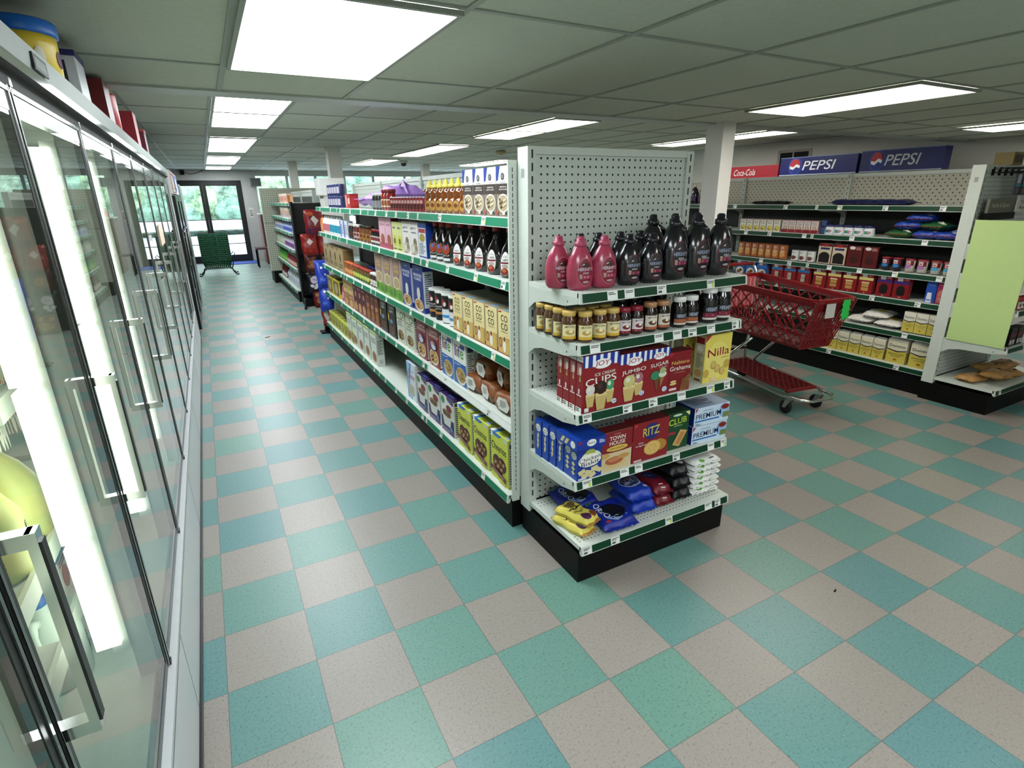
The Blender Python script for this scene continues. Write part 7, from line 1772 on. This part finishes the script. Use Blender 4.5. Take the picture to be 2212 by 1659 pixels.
# snack bags on the black rack, upright, facing the camera
def chip(c, art, seed, w=.26, h=.34, d=.10):
    return bag_mb(w, h, d, c, art, seed=seed, lump=.15, crimp=.012)
def hang(mb, pts, labels, grp, tilt=R(80)):
    goods(mb, 'snack_bag', pts, 0, '', 'bag', grp, '', labels=labels, rx=tilt)
rx = 1.83
ra = [('p', [(.5, .78), (.75, .55), (.5, .34), (.25, .55)], '#e0d6d2'), ('t', .5, .55, .3, 'TWIST', '#8a2a2a', {'h': .04}), ('r', .1, .04, .9, .22, '#3a2a80'), ('e', .3, .85, .2, .08, '#c86a3a')]
hang(chip('#8a1c28', ra, 81, .27, .36), [(1.66, 7.62, 1.31 + .0, 0)], ['large red snack bag with white diamond at the top of the black rack'], None)
rb_ = [('p', [(.5, .8), (.7, .6), (.5, .45), (.3, .6)], '#e0d0cc'), ('r', .1, .1, .9, .3, '#c83a2a')]
hang(chip('#a02a22', rb_, 82, .24, .30), [(1.57, 7.70, .985, 0), (1.82, 7.70, .985, 0)], ['red snack bag, left one on the second tier of the black rack', 'red snack bag, right one on the second tier of the black rack'], 'red snack bags of the second tier')
rc = [('e', .5, .4, .35, .22, '#b0703a'), ('r', .15, .6, .85, .8, '#7a2418')]
hang(chip('#5a1c14', rc, 83, .22, .28), [(1.58, 7.74, .70, 0), (1.82, 7.74, .70, 0)], ['brown snack bag, left one on the third tier of the black rack', 'brown snack bag, right one on the third tier of the black rack'], 'brown snack bags of the third tier')
rd = [('e', .5, .6, .3, .2, '#d8cce0'), ('t', .5, .6, .4, 'Pop', '#4a2a7a', {'h': .14}), ('e', .3, .3, .14, .08, '#e0dce4'), ('e', .65, .3, .16, .09, '#e0dce4'), ('e', .5, .18, .14, .07, '#d8d4dc')]
hang(chip('#120c1c', rd, 84, .22, .30), [(1.58, 7.76, .40, 0), (1.81, 7.76, .40, 0)], ['black popcorn bag, left one on the lower tier of the black rack', 'black popcorn bag, right one on the lower tier of the black rack'], 'black popcorn bags')
re_ = [('r', .1, .62, .7, .82, '#c89a4a'), ('e', .5, .35, .36, .2, '#b88a40'), ('r', 0, .5, .2, .9, '#3a2a7a')]
hang(chip('#7a1a1c', re_, 85, .3, .26), [(1.68, 7.74, .135, 0)], ['wide dark red snack bag at the bottom of the black rack'], None)
bl = [('e', .4, .7, .08, .05, '#e4e8f0'), ('e', .6, .45, .06, .04, '#e4e8f0'), ('r', .2, .2, .5, .3, '#4a7ad0')]
goods(bag_mb(.17, .32, .09, '#2148b4', bl, seed=88), 'snack_bag', [(1.385, 5.74, .76, .1), (1.40, 5.70, .47, -.15)], 0, '', 'bag', 'blue snack bags', '', rx=R(72), labels=['bright blue snack bag hanging at the far end of the long gondola, upper', 'bright blue snack bag hanging at the far end of the long gondola, lower'])
for o_ in []: pass
e = empty('clip_strip', (1.36, 5.76, 0), 0, 'thin black strip stand holding the blue and red snack bags', 'stand')
b = MB(); b.box(-.01, .05, .04, .055, .02, 1.0, BLACK); child(b, 'strip', e)
b = MB(); b.box(-.06, .12, .0, .16, 0, .02, BLACK); child(b, 'foot', e)
goods(bag_mb(.10, .26, .06, '#8a1a20', [('e', .5, .5, .3, .3, '#c8c0b8')], seed=90), 'snack_bag', [(1.355, 5.70, .25, .2)], 0, '', 'bag', None, '', rx=R(75), labels=['slim red snack bag hanging lowest at the far end of the long gondola'])

# scraps on the floor
for x, y, lab, w in ((.66, 5.95, 'small dark paper scrap on the floor of the cooler aisle', .03), (2.37, -.418, 'tiny black speck of debris on the open floor, lower right', .009)):
    b = MB(); b.prism([(-w * .4, 0), (w * .4, 0), (w * .3, .004), (-w * .2, .003)], -w, w, BLACK)
    o = b.obj('paper_scrap'); o.location = (x, y, .0005); o.rotation_euler = (0, 0, .3); tag(o, lab, 'debris')
